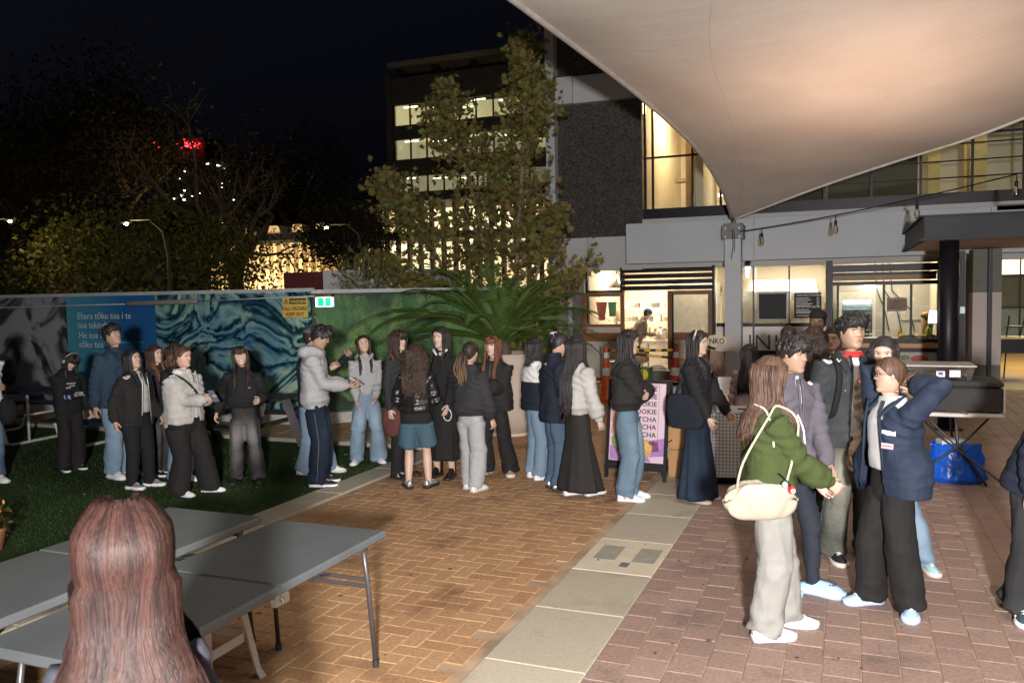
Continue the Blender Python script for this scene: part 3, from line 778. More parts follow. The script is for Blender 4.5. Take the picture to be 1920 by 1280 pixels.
def make_bottom(P, t, g, sex, seed, vox):
    H, Mt, LG, root = P['H'], P['Mt'], P['LG'], P['root']; mb = MB()
    kind = t.get('kind', 'trousers'); hipw = (.092 if sex == 'f' else .093)*g
    if kind == 'skirt':
        hemz, hr = t.get('hemz', .06), t.get('hem', .13); n = 72; Rg = []; rs = np.random.RandomState(seed); ph = rs.rand(6)*6
        zs = np.linspace(.575, hemz, 26); cx = (LG[1][2][0]+LG[-1][2][0])/2; cy = (LG[1][2][1]+LG[-1][2][1])/2
        for z in zs:
            u = (.575-z)/(.575-hemz); rx = float(np.interp(u, [0, .2, .4, 1], [.076*g, hipw+.006, hipw+.014, hr])); ry = float(np.interp(u, [0, .2, .4, 1], [.058*g, .066*g, .07*g, hr*.80]))
            row = []
            for k in range(n):
                a = 2*pi*k/n; f = 1+t.get('fold', .05)*u*(sin(7*a+ph[0]+u)+.6*sin(11*a+ph[1]-u*2)+.4*sin(17*a+ph[2]))+.008*sin(40*u+3*a)
                row.append((rx*f*cos(a)*H+cx*u*.8, ry*f*sin(a)*H+cy*u*.8, z*H+.004*sin(5*a+ph[3])*u))
            Rg.append(row)
        # inner wall makes it a real tube
        inner = [[(p[0]*.96, p[1]*.96, p[2]+.002) for p in r] for r in Rg[::-1]]
        mb.rings(Rg+inner[:6], False)
        o = mb.build('skirt', t['mat'], root, True); V, N_ = me_np(o.data)
        set_attr(o.data, 'fade', np.clip(.3+.3*wob(V, 5, seed), 0, 1)); P['bottom'] = o; return o
    thr, kn, hr = t.get('thigh', .056)*.94, t.get('knee', .045)*.92, t.get('hem', .048)*.95; hz = t.get('hemz', .028)
    mb.rings([secring((0, 0, z*H), a*H, b*H, None, 22, 2.3) for z, a, b in ((.44, hipw*.9, .058*g), (.475, hipw, .066*g), (.505, hipw, .066*g), (.545, hipw*.93, .060*g), (.575, .080*g, .056*g), (.60, .076*g, .054*g))], True)
    for sd in (1, -1):
        Hp, K, A_, fa = LG[sd]; thp = np.array((sd*.042*g*H, 0, .468*H)); dn = A_.copy(); dn[2] = hz*H
        if hz > .15:
            dn = K.copy(); dn[2] = hz*H; pts = [thp, thp*.5+dn*.5, dn]; rr = [thr*1.0, (thr+hr)/2, hr]
        else:
            pts = [thp, thp*.5+K*.5, K, K*.5+dn*.5, K*.15+dn*.85, dn+np.array((0, .004*H, 0))]; rr = [thr*1.02, (thr*.6+kn*.4), kn, (kn+hr)/2, hr*.98, hr]
        for i in range(len(pts)): pts[i] = np.array(pts[i])+np.array((sd*max(0, rr[i]*g-.05)*.35*H, 0, 0))
        mb.tube(pts, [r*g*H for r in rr], 16, up=(0, 1, 0), flat=1.08)
    me = remeshed(mb, vox*H/1.65, 3); V, N_ = me_np(me); Q = V/H
    A_ = t.get('wr', .009)*1.7
    st = V.copy(); st[:, 2] *= .5; st2 = V.copy(); st2[:, 2] *= 1.6
    lowf = np.clip((.16-Q[:, 2])/.12, 0, 1) if hz < .15 else 0; kne = np.exp(-((Q[:, 2]-.27)/.05)**2); crot = np.exp(-((Q[:, 2]-.46)/.04)**2)
    dis = A_*(.7*wob(st, 22, seed)+.6*ridg(st, 17, seed+2)+.3*ridg(st, 34, seed+8)-.3)+A_*lowf*1.1*wob(st2, 34, seed+3)+A_*.6*(kne+crot)*wob(st2, 42, seed+4)
    if hz < .15:
        dis *= np.clip(.35+(.6-Q[:, 2])*3, .2, 1)
    me_set(me, V+N_*dis[:, None]); me.shade_smooth(); me.materials.append(t['mat'])
    fr = np.clip(-N_[:, 1], 0, 1)*np.exp(-((Q[:, 2]-.36)/.09)**2)+.5*np.clip(-N_[:, 1], 0, 1)*np.exp(-((Q[:, 2]-.2)/.08)**2)+.3*lowf
    set_attr(me, 'fade', np.clip(fr*t.get('fade', .5), 0, 1))
    o = bpy.data.objects.new(t.get('name', 'trousers'), me); link(o, root); P['bottom'] = o
    if t['mat'].name.startswith('denim') and hz < .15:
        for sd in (1, -1):
            Hp, K, A2, fa = LG[sd]; pts = []
            for u in np.linspace(.06, .97, 12):
                c = (np.array(Hp)*(1-u*2)+K*u*2) if u < .5 else (K*(2-2*u)+np.array((A2[0], A2[1], hz*H))*(2*u-1)); q = Vector(c+np.array((sd*.12, .0, 0)))
                ok, loc, nr, ix = o.closest_point_on_mesh(q); pts.append(loc+nr*.0012)
            sm = MB(); sm.tube(pts, .0024, 5, flat=.6); sm.build('seam', pm('denim_seam', (.13, .16, .20), .8), o, True)
    wb = MB(); wb.rings([secring((0, 0, z*H), a*H, b*H, None, 22, 2.3) for z, a, b in ((.572, .0835*g, .0595*g), (.60, .079*g, .057*g))], False)
    wb.build('waistband', t['mat'], o, True)
    return o
# ------------------------------------------------------------------ ground
def gmat(name, c1, c2, stain, rough=.75, stain2=None, nscale=1.1, rnd=.22):
    m, N, L, B = nt(name); B.inputs['Roughness'].default_value = rough
    ge = N.new('ShaderNodeNewGeometry'); oi = N.new('ShaderNodeObjectInfo')
    ad = N.new('ShaderNodeMath'); ad.operation = 'ADD'; L.new(ge.outputs['Random Per Island'], ad.inputs[0]); L.new(oi.outputs['Random'], ad.inputs[1])
    fr = N.new('ShaderNodeMath'); fr.operation = 'FRACT'; L.new(ad.outputs[0], fr.inputs[0])
    cr = N.new('ShaderNodeValToRGB'); cr.color_ramp.elements[0].color = (*c1, 1); cr.color_ramp.elements[1].color = (*c2, 1); L.new(fr.outputs[0], cr.inputs[0])
    n1 = N.new('ShaderNodeTexNoise'); n1.inputs['Scale'].default_value = nscale; n1.inputs['Detail'].default_value = 8; n1.inputs['Roughness'].default_value = .65; L.new(ge.outputs['Position'], n1.inputs[0])
    r1 = N.new('ShaderNodeValToRGB'); r1.color_ramp.elements[0].position = .54; r1.color_ramp.elements[1].position = .70; L.new(n1.outputs[0], r1.inputs[0])
    mx = N.new('ShaderNodeMix'); mx.data_type = 'RGBA'; L.new(r1.outputs[0], mx.inputs[0]); L.new(cr.outputs[0], mx.inputs[6]); mx.inputs[7].default_value = (*stain, 1)
    n2 = N.new('ShaderNodeTexNoise'); n2.inputs['Scale'].default_value = 45; n2.inputs['Detail'].default_value = 6; L.new(ge.outputs['Position'], n2.inputs[0])
    r2 = N.new('ShaderNodeMapRange'); r2.inputs[1].default_value = .3; r2.inputs[2].default_value = .7; r2.inputs[3].default_value = 1-rnd; r2.inputs[4].default_value = 1+rnd; L.new(n2.outputs[0], r2.inputs[0])
    vm = N.new('ShaderNodeVectorMath'); vm.operation = 'SCALE'; L.new(mx.outputs[2], vm.inputs[0]); L.new(r2.outputs[0], vm.inputs['Scale'])
    # small dark gum spots
    vo = N.new('ShaderNodeTexVoronoi'); vo.inputs['Scale'].default_value = 2.6; L.new(ge.outputs['Position'], vo.inputs[0])
    r3 = N.new('ShaderNodeValToRGB'); r3.color_ramp.elements[0].position = .045; r3.color_ramp.elements[1].position = .06
    r3.color_ramp.elements[0].color = (.25, .25, .25, 1); L.new(vo.outputs['Distance'], r3.inputs[0])
    wn_ = N.new('ShaderNodeVectorMath'); wn_.operation = 'MULTIPLY'; L.new(vm.outputs[0], wn_.inputs[0]); L.new(r3.outputs[0], wn_.inputs[1])
    L.new(wn_.outputs[0], B.inputs['Base Color'])
    bp = N.new('ShaderNodeBump'); bp.inputs['Strength'].default_value = .35; bp.inputs['Distance'].default_value = .003; L.new(n2.outputs[0], bp.inputs['Height']); L.new(bp.outputs[0], B.inputs['Normal'])
    rr = N.new('ShaderNodeMapRange'); rr.inputs[3].default_value = rough-.2; rr.inputs[4].default_value = rough+.15; L.new(n1.outputs[0], rr.inputs[0]); L.new(rr.outputs[0], B.inputs['Roughness'])
    return m
M_TAN = gmat('paver_tan', (.33, .185, .092), (.40, .24, .125), (.19, .095, .05), nscale=1.7)
M_RED = gmat('paver_red', (.25, .165, .135), (.30, .205, .168), (.155, .11, .095), nscale=1.6)
M_CONC = gmat('paving_concrete', (.34, .30, .235), (.43, .385, .30), (.27, .235, .18), nscale=2.2, rnd=.10)
M_SAND = pm('joint_sand', (.34, .23, .145), .95, .35, 4)
M_ASPH = pm('far_asphalt', (.05, .05, .05), .9, .2, 3)
b = MB(); b.box(-250, 250, -30, 450, -.3, -.055); tag(b.build('ground', M_ASPH), kind='structure')
b = MB(); b.box(-4.82, -1.90, -4, 30, -.05, -.006); b.box(-7.9, -4.82, 9.75, 30, -.05, -.006)
pl = tag(b.build('tan_paving', M_SAND), kind='structure')
b = MB(); b.box(-1.30, 12, -4, 30, -.05, -.006); pr = tag(b.build('red_paving', M_SAND), kind='structure')
def brick_mesh(l, w_, name, mat):
    g = .0024; m_ = MB(); a, c = l/2-g, w_/2-g; bv = .004
    m_.rings([[(-a, -c, -.02), (a, -c, -.02), (a, c, -.02), (-a, c, -.02)], [(-a, -c, -bv), (a, -c, -bv), (a, c, -bv), (-a, c, -bv)], [(-a+bv, -c+bv, 0), (a-bv, -c+bv, 0), (a-bv, c-bv, 0), (-a+bv, c-bv, 0)]])
    me = m_.mesh(name); me.materials.append(mat); return me, np.concatenate(m_.v), m_.f
def lay(items, protos, parent, nm, ncap=300):
    """items: (x,y,proto). the nearest ones in view become parts, the rest one stuff mesh"""
    def vis(x, y):
        v = np.array([x, y, 0])-CAM; k = v@_F
        if k < .5: return False
        px, py = 960+CAM_F*(v@_R)/k, 640-CAM_F*(v@_U)/k
        return -40 < px < 1960 and py < 1330
    it = sorted(items, key=lambda q: (not vis(q[0], q[1]), math.hypot(q[0], q[1])))
    rs = np.random.RandomState(3)
    for x, y, k in it[:ncap]:
        o = bpy.data.objects.new(nm, protos[k][0]); link(o, parent, (x, y, rs.uniform(-.0015, .001))); o.rotation_euler = (rs.normal()*.002, rs.normal()*.002, rs.normal()*.004)
    big = MB()
    for x, y, k in it[ncap:]:
        big.add(protos[k][1]+np.array([x, y, rs.uniform(-.0015, .001)]), protos[k][2])
    tag(big.build(nm, protos[0][0].materials[0], parent), kind='stuff')
# herringbone of 230 x 115 bricks
W_ = .116; pH = brick_mesh(2*W_, W_, 'paver', M_TAN); pV = brick_mesh(W_, 2*W_, 'paver', M_TAN); items = []
def in_left(x, y): return (-4.80 < x < -1.93 and .4 < y < 22) or (-7.8 < x <= -4.80 and 9.85 < y < 17)
for i in range(-72, 10):
    for j in range(0, 200):
        m4 = (i-j) % 4; x, y = i*W_, j*W_
        if m4 == 0 and in_left(x+W_, y+W_/2): items.append((x+W_, y+W_/2, 0))
        elif m4 == 2 and in_left(x+W_/2, y): items.append((x+W_/2, y, 1))
items = [(x, y, k) for x, y, k in items if x+W_*(1 if k == 0 else .5) < -1.89 and (x-W_*(1 if k == 0 else .5) > -4.83 or y > 9.8)]
lay(items, [pH, pV], pl, 'paver')
# soldier course beside the concrete strip is cut by it; right side: staggered stretcher columns
cw_, cl_ = .195, .232; pR = brick_mesh(cw_, cl_, 'paver', M_RED); items = []
for i in range(0, 56):
    for j in range(0, 96):
        items.append((-1.30+cw_*(i+.5), .3+cl_*(j+(.5 if i % 2 else 0)), 0))
lay(items, [pR], pr, 'paver')
# concrete strip slabs
b = MB(); b.box(-1.90, -1.30, -4, 17.9, -.05, -.012); st = tag(b.build('concrete_path', M_SAND), kind='structure')
y = .2; k = 0; rs = np.random.RandomState(5)
while y < 17:
    L_ = [.78, .8, .82][k % 3]; m_ = MB(); a = .298; c = L_/2-.003
    m_.rings([[(-a, -c, -.03), (a, -c, -.03), (a, c, -.03), (-a, c, -.03)], [(-a, -c, -.006), (a, -c, -.006), (a, c, -.006), (-a, c, -.006)], [(-a+.008, -c+.008, .001), (a-.008, -c+.008, .001), (a-.008, c-.008, .001), (-a+.008, c-.008, .001)]])
    if abs(y+L_/2-6.3) < .42:
        m_.build('slab', pm('slab_pale', (.52, .46, .35), .8, .08, 5), st, loc=(-1.60, y+L_/2, 0))
        for dx in (-.13, .17):
            q = MB(); q.box(dx-.085, dx+.085, -.13, .22, .0012, .004); q.build('patch', pm('patch_grey', (.27, .25, .21), .8), st, loc=(-1.60, y+L_/2, 0))
        q = MB(); q.box(.02, .085, -.26, -.16, .0012, .005); q.build('metal_cover', pm('cover', (.12, .13, .15), .5), st, loc=(-1.60, y+L_/2, 0))
    else: m_.build('slab', M_CONC, st, loc=(-1.60, y+L_/2, rs.uniform(-.0015, .0015)))
    y += L_; k += 1
# lawn and kerbs
def turf():
    m, N, L, B = nt('artificial_turf'); B.inputs['Roughness'].default_value = .9; B.inputs['Specular IOR Level'].default_value = .2
    ge = N.new('ShaderNodeNewGeometry'); n = N.new('ShaderNodeTexNoise'); n.inputs['Scale'].default_value = 120; L.new(ge.outputs['Position'], n.inputs[0])
    n3 = N.new('ShaderNodeTexNoise'); n3.inputs['Scale'].default_value = .8; n3.inputs['Detail'].default_value = 5; L.new(ge.outputs['Position'], n3.inputs[0])
    a = N.new('ShaderNodeMath'); a.operation = 'MULTIPLY_ADD'; a.inputs[1].default_value = .5; L.new(n.outputs[0], a.inputs[0]); L.new(n3.outputs[0], a.inputs[2])
    cr = N.new('ShaderNodeValToRGB'); cr.color_ramp.elements[0].position = .5; cr.color_ramp.elements[1].position = .95; cr.color_ramp.elements[0].color = (.014, .030, .008, 1); cr.color_ramp.elements[1].color = (.040, .075, .020, 1)
    L.new(a.outputs[0], cr.inputs[0]); L.new(cr.outputs[0], B.inputs['Base Color'])
    return m
M_TURF = turf()
b = MB(); b.box(-40, -5.17, -6, 9.60, -.05, -.002); tag(b.build('lawn_base', M_TURF), kind='structure')
n = 90000; rx = rng.uniform(-16, -5.18, n); ry = 9.58-8.6*rng.rand(n)**.8
keep = (rx/ry > -1.35); rx, ry = rx[keep], ry[keep]; n = len(rx)
a = rng.rand(n)*2*pi; h = rng.uniform(.012, .026, n); wd = rng.uniform(.004, .007, n)
ln = rng.normal(size=(n, 2))*.008
V = np.zeros((n, 3, 3)); V[:, 0] = np.c_[rx-wd*np.cos(a), ry-wd*np.sin(a), np.full(n, -.003)]; V[:, 1] = np.c_[rx+wd*np.cos(a), ry+wd*np.sin(a), np.full(n, -.003)]; V[:, 2] = np.c_[rx+ln[:, 0], ry+ln[:, 1], h]
me = arr_mesh('grass', V.reshape(-1, 3), tris=np.arange(3*n).reshape(-1, 3)); me.materials.append(M_TURF); go = bpy.data.objects.new('artificial_grass', me); link(go)
tag(go, 'short green artificial turf of the lawn', 'grass', kind='stuff')
ke = bpy.data.objects.new('lawn_kerb', None); link(ke); tag(ke, kind='structure')
for k in range(-3, 9):
    m_ = MB(); m_.box(-5.165, -4.835, k*1.2+.006, (k+1)*1.2-.006 if k < 7 else 9.59, -.05, .012, bevel=.006)
    if k < 8: m_.build('kerb_slab', M_CONC, ke)
for k in range(0, 20):
    x1 = -4.84-k*1.5; m_ = MB(); m_.box(x1-1.494, x1, 9.61, 9.84, -.05, .05, bevel=.008); m_.build('kerb_slab', M_CONC, ke)
b = MB(); b.box(-40, -7.91, 9.85, 11.0, -.05, .0); tag(b.build('border_paving', M_TAN), kind='structure')
# fallen leaves and litter on the turf
lv = MB()
for k in range(46):
    x, y = rng.uniform(-11, -5.3), rng.uniform(4.5, 9.4); a0 = rng.rand()*6; M = Matrix.Translation((x, y, .022))@Matrix.Rotation(a0, 4, 'Z')@Matrix.Rotation(.3, 4, 'X')
    lv.prism([(-.02, 0), (0, -.012), (.03, 0), (0, .014)], 0, .001, M)
tag(lv.build('fallen_leaf', pm('dry_leaf', (.22, .17, .09), .8)), 'small dry leaves scattered over the turf', 'leaves', kind='stuff')
lv = MB()
for k in range(120):
    x, y = rng.uniform(-4.7, 4.5), rng.uniform(3.6, 12); a0 = rng.rand()*6; s_ = rng.uniform(.3, .9); M = Matrix.Translation((x, y, .0015))@Matrix.Rotation(a0, 4, 'Z')@Matrix.Scale(s_, 4)
    lv.prism([(-.018, 0), (-.005, -.010), (.018, -.004), (.012, .010), (-.008, .012)], 0, .003, M)
tag(lv.build('litter', pm('litter', (.05, .04, .03), .8, .5)), 'tiny dark scraps and gum on the paving', 'litter', kind='stuff')
# ------------------------------------------------------------------ the cafe building
FY = 18.0
def F(px, py, Y=FY): p = ony(px, py, Y); return p.x, p.z
def FX(px, Y=FY, py=560): return ony(px, py, Y).x
def FZ(px, py, Y=FY): return ony(px, py, Y).z
M_WHITE = pm('painted_concrete', (.50, .50, .50), .75, .06, 1.5, bump=.25, bscale=40, detail=8)
M_COOL = pm('painted_fascia', (.47, .50, .53), .65, .05, 1.2, bump=.15, bscale=60, detail=8)
def aggregate():
    m, N, L, B = nt('exposed_aggregate'); B.inputs['Roughness'].default_value = .85
    tc = N.new('ShaderNodeTexCoord'); v = N.new('ShaderNodeTexVoronoi'); v.inputs['Scale'].default_value = 38; L.new(tc.outputs['Object'], v.inputs[0])
    cr = N.new('ShaderNodeValToRGB'); cr.color_ramp.elements[0].color = (.022, .019, .017, 1); cr.color_ramp.elements[1].color = (.10, .088, .075, 1); cr.color_ramp.elements[1].position = .9
    sp = N.new('ShaderNodeSeparateColor'); L.new(v.outputs['Color'], sp.inputs[0]); L.new(sp.outputs[0], cr.inputs[0]); L.new(cr.outputs[0], B.inputs['Base Color'])
    bp = N.new('ShaderNodeBump'); bp.inputs['Strength'].default_value = .9; bp.inputs['Distance'].default_value = .02; bp.invert = True; L.new(v.outputs['Distance'], bp.inputs['Height']); L.new(bp.outputs[0], B.inputs['Normal'])
    return m
M_AGG = aggregate()
M_BLK = pm('black_paint', (.008, .008, .012), .42, .2, 6, spec=.3)
M_STEEL = pm('dark_steel', (.022, .026, .032), .6, .15, 4, spec=.25)
M_WOOD = pm('door_wood', (.22, .085, .028), .45, .35, 5, stretch=(1, 1, .12), detail=6)
M_INT = pm('interior_wall', (.66, .60, .50), .8, .04, 2)
M_INTG = pm('interior_grey', (.42, .42, .40), .8, .06, 2)
M_INOX = pm('stainless', (.45, .44, .42), .3, .1, 5, metal=.9, stretch=(1, 1, 8))
M_GL = glass('shop_glass'); M_CREAM = pm('cream_panel', (.50, .44, .40), .7, .04, 3)
TUBE = emit('tube_light', (1, .84, .60), 9); TUBEW = emit('tube_light_white', (1, .88, .72), 16)

bl = thing('cafe_building', 'white two-storey concrete building with lit shop fronts and brown pebbled panels', 'building', (0, 0, 0))
def part(name, mat, *boxes, parent=None, bevel=0, label=None):
    m_ = MB()
    for b_ in boxes: m_.box(*b_, bevel=bevel)
    return m_.build(name, mat, parent or bl, label=label)
xL, xP, xG = FX(1034), FX(1050), FX(1208)
zb = FZ(1208, 412); zt = FZ(1208, 183); zbb = FZ(1110, 446); zu = FZ(1050, 150)
part('pier', M_COOL, (xL, xP, 17.8, 18.6, -.05, 10))
part('aggregate_panel', M_AGG, (xP+.002, xG-.03, 18.02, 18.3, zbb+.002, zt-.002))
part('aggregate_panel', M_AGG, (xP+.002, xG+3, 18.02, 18.3, zu+.002, 10))
part('upper_beam', M_WHITE, (xP+.001, xP+.42, 17.80, 18.5, zt, zu)); part('upper_beam', M_WHITE, (xP+.425, 14, 17.86, 18.5, zt, zu)); part('beam_end', M_WHITE, (xL-.38, xL-.002, 17.82, 18.5, zt-.01, zu-.03))
zlo = FZ(1110, 508)
part('lower_beam', M_WHITE, (xP+.001, xG-.005, 17.88, 18.5, zlo, zbb)); part('reveal', pm('seam', (.25, .25, .25), .8), (xP+.70, xP+.712, 17.874, 17.90, zlo+.01, zbb-.01))
part('side_wall', M_WHITE, (xL, xL+.3, 18.61, 30, 0, 10))
part('roof', M_WHITE, (xL, 16, 17.9, 30, 10.001, 10.3))
# fascia in front of the shops: separate precast lengths
fy = 17.0; fz0 = FZ(1175, 495, fy); fz1 = FZ(1175, 420, fy); x = FX(1175, fy)
for xe in (x+2.55, x+6.6, x+10.6, x+15): part('fascia_panel', M_COOL, (x+.002, xe-.004, fy, fy+.16, fz0, fz1), bevel=.006); x = xe
part('fascia_top', M_WHITE, (FX(1175, fy), 12, fy+.162, 17.9, fz1-.12, fz1-.02)); part('soffit', M_WHITE, (FX(1175, fy)+.01, 12, fy+.17, 17.9, fz0+.04, fz0+.12))
part('lintel', M_WHITE, (xP+.001, 12, 17.94, 18.3, fz0-.10, fz0+.035))
# ---- upper glazing
sz0 = zb; sz1 = FZ(1208, 412)+.22; zTr = FZ(1212, 297)
part('window_sill', M_WHITE, (xG, 12, 17.9, 18.25, fz1-.018, sz0)); part('sill_band', M_BLK, (xG, 12, 17.97, 18.1, sz0+.001, sz1))
part('glass', glass('upper_glass', (.88, .90, .88), -.03), (xG, 12, 18.06, 18.068, sz1, zt-.01))
mx = [FX(1212), FX(1226), FX(1300), FX(1352), FX(1460), FX(1545), FX(1632), FX(1724), FX(1820), FX(1916)]; mx += [mx[-1]+1.1*k for k in range(1, 4)]
for q in mx: part('mullion', M_BLK, (q-.022, q+.022, 17.98, 18.055, sz1-.3, zt))
part('transom', M_BLK, (xG, 12, 17.99, 18.05, zTr-.02, zTr+.02))
rb_ = part('upper_floor', pm('int_floor', (.2, .18, .15), .8), (xG, 12, 18.3, 22.5, 3.2, 3.32)); part('upper_ceiling', M_INT, (xG, 12, 18.3, 22.5, 6.6, 6.7)); part('back_wall', M_INT, (xG-.1, 12, 22.5, 22.6, 3.2, 6.8)); part('side_wall', M_INT, (xG-.1, xG-.02, 18.31, 22.5, 3.2, 6.8))
part('partition', pm('int_timber', (.30, .20, .11), .6, .2, 3), (FX(1262), FX(1262)+.35, 19.6, 19.9, 3.33, 6.6)); part('partition', M_INT, (FX(1290), FX(1290)+.18, 19.0, 21, 3.33, 6.6)); part('shelf', pm('int_timber', (.30, .20, .11), .6, .2, 3), (FX(1225), FX(1262), 20.5, 20.8, 4.6, 4.68), (FX(1300), FX(1345), 20.5, 20.8, 4.75, 4.83))
part('partition', M_INTG, (FX(1385), FX(1385)+.12, 18.32, 22.5, 3.33, 6.6))
for a, b_ in ((1460, 1545), (1550, 1632), (1636, 1722)):
    part('spandrel', pm('pebble', (.10, .085, .05), .8, .5, 60, bump=.6, bscale=60), (FX(a), FX(b_), 18.5, 18.6, 3.33, 5.6))
part('curtain', pm('yellow_wall', (.62, .48, .22), .7), (FX(1750), FX(1775), 19.5, 19.6, 3.4, 5.5), (FX(1790)+.3, FX(1790)+.7, 19.5, 19.6, 3.4, 5.5))
for q in range(5): part('window_rail', M_STEEL, (FX(1450), 8, 18.44, 18.46, 3.75+.32*q, 3.775+.32*q))
tl = MB(); tl.box(FX(1335)-.15, FX(1335)+.8, 20, 20.08, 4.15, 4.2); tl.box(FX(1230), FX(1300), 20.3, 20.4, 6.5, 6.56); tl.build('ceiling_tube', TUBE, bl)
lamp('upper_room_light', 'AREA', ((FX(1230)+FX(1340))/2, 19.9, 6.3), 150, (1, .74, .42), 1.2)
lamp('upper_room_light', 'AREA', (1.8, 19.6, 5.9), 30, (1, .78, .48), 2.5)
# ---- ground floor rooms
RD = 21.6; xr0, xr1, xr2, xr3 = FX(1098), FX(1347), FX(1552), FX(1762)
part('room_floor', pm('vinyl', (.30, .26, .21), .5), (xr0, 3.3, 18.05, RD, -.04, .012)); part('room_ceiling', M_INT, (xr0, xr3, 18.31, RD, 2.75, 2.85))
part('room_back', M_INT, (xr0, xr2+.05, RD, RD+.1, 0, 2.8)); part('room_back', M_INTG, (xr2+.06, xr3+.1, 20.2, 20.3, 0, 2.8))
part('room_wall', M_INT, (xr0-.1, xr0, 18.2, RD, 0, 2.8)); part('room_wall', M_INT, (xr1-.05, xr1+.05, 18.9, RD, 0, 2.75)); part('room_wall', M_INT, (xr2-.05, xr2+.05, 18.3, RD, 0, 2.75)); part('room_wall', M_INT, (xr3, xr3+.1, 18.2, RD, 0, 2.8))
for (a, b_, yy, zz, mt) in ((1108, 1215, 19.2, 2.66, TUBE), (1395, 1448, 18.9, 2.50, TUBEW), (1450, 1540, 20.2, 2.62, TUBEW), (1590, 1700, 19.6, 2.7, TUBE)):
    t_ = MB(); t_.box(FX(a, yy), FX(b_, yy), yy, yy+.05, zz, zz+.045); t_.build('ceiling_tube', mt, bl)
for loc, e, sz in (((FX(1170, 19), 19.6, 2.7), 52, 1.2), ((FX(1290), 18.45, 2.55), 14, .6), ((FX(1440), 18.4, 2.45), 12, .5), ((FX(1230, 20), 20.2, 2.7), 46, 1.0), ((FX(1460, 19), 19.8, 2.65), 120, 1.4), ((FX(1660, 19), 19.1, 2.68), 42, 1.2)):  # small one behind the right wooden door is added to brighten its screen
    lamp('shop_ceiling_light', 'AREA', loc, e, (1, .80, .56), sz)
# shop A: left window, wooden doors, shutter
def frame(name, mat, x0, x1, z0, z1, t, y0, y1, rails=(), parent=None):
    m_ = MB(); m_.box(x0, x0+t, y0, y1, z0, z1); m_.box(x1-t, x1, y0, y1, z0, z1); m_.box(x0+t+.001, x1-t-.001, y0+.002, y1-.002, z1-t, z1-.001); m_.box(x0+t+.001, x1-t-.001, y0+.002, y1-.002, z0+.001, z0+t)
    for (ra, rb2) in rails: m_.box(x0+t+.001, x1-t-.001, y0+.002, y1-.002, ra, rb2)
    return m_.build(name, mat, parent or bl)
zD = FZ(1172, 548)
part('transom_frame', M_BLK, (FX(1099), FX(1103), 17.96, 18.1, 0, zlo), (FX(1166), FX(1170), 17.96, 18.1, zD, zlo), (FX(1103)+.001, FX(1166)-.001, 17.97, 18.09, zD, zD+.05))
part('glass', M_GL, (FX(1103), FX(1166), 18.03, 18.038, zD+.05, zlo))
d1 = frame('door', M_WOOD, FX(1094), FX(1172), .02, zD, .085, 17.90, 17.955, ((FZ(1130, 640, 17.9), FZ(1130, 624, 17.9)), (FZ(1130, 613, 17.9), FZ(1130, 608, 17.9))))
part('pane', M_GL, (FX(1094)+.085, FX(1172)-.085, 17.925, 17.932, FZ(1130, 608, 17.9), zD-.085), parent=d1); part('lower_panel', pm('door_white', (.5, .47, .42), .5), (FX(1094)+.086, FX(1172)-.086, 17.92, 17.94, .11, FZ(1130, 640, 17.9)-.001), (FX(1094)+.086, FX(1172)-.086, 17.921, 17.94, FZ(1130, 624, 17.9)+.001, FZ(1130, 613, 17.9)-.001), parent=d1)
part('closer', M_INOX, (FX(1145), FX(1166), 17.86, 17.899, zD-.07, zD-.02), parent=d1)
d2 = frame('door', M_WOOD, FX(1253), FX(1337), .02, zD+.02, .09, 17.90, 17.955, ((FZ(1290, 637, 17.9), FZ(1290, 623, 17.9)),))
part('pane', M_GL, (FX(1253)+.09, FX(1337)-.09, 17.925, 17.932, FZ(1290, 623, 17.9), zD-.07), parent=d2); part('lower_panel', pm('door_white', (.5, .47, .42), .5), (FX(1253)+.091, FX(1337)-.091, 17.921, 17.94, .115, FZ(1290, 637, 17.9)-.001), parent=d2)
part('door_rail', M_BLK, (FX(1262), FX(1262)+.035, 17.86, 17.89, .02, zD-.05), parent=d2)
part('inner_screen', pm('frosted', (.70, .66, .58), .5), (FX(1256)-.1, FX(1334)+.05, 18.9, 18.93, .02, zD+.2))
for k in range(4):
    z0 = FZ(1200, 540-11*k, 17.95); part('shutter_slat', M_BLK, (FX(1170), FX(1337), 17.93+.01*(k % 2), 17.96+.01*(k % 2), z0-.05, z0+.045), bevel=.006)
part('shutter_post', M_BLK, (FX(1337)+.003, FX(1342), 17.85, 18.02, 0, zlo+.05), (FX(1166), FX(1169)+.005, 17.86, 17.959, zD, zlo+.05))
# narrow light and white spandrel right of the door
zr0, zr1 = FZ(1480, 612), FZ(1480, 605)
part('glass', M_GL, (FX(1343), FX(1549), 18.03, 18.038, zr1, fz0-.1)); part('rail', M_BLK, (FX(1343)+.001, FX(1549), 17.99, 18.07, zr0, zr1))
part('spandrel_panel', pm('spandrel_white', (.78, .76, .72), .55, .03, 2), (FX(1343)+.001, FX(1549), 18.0, 18.04, FZ(1480, 657), zr0-.001)); part('plinth', M_BLK, (FX(1343)+.001, FX(1549), 17.99, 18.06, 0, FZ(1480, 657)-.001))
for q in (1413, 1480): part('mullion', pm('navy_mullion', (.02, .02, .045), .35), (FX(q)-.018, FX(q)+.018, 17.96, 17.989, 0, fz0-.1))
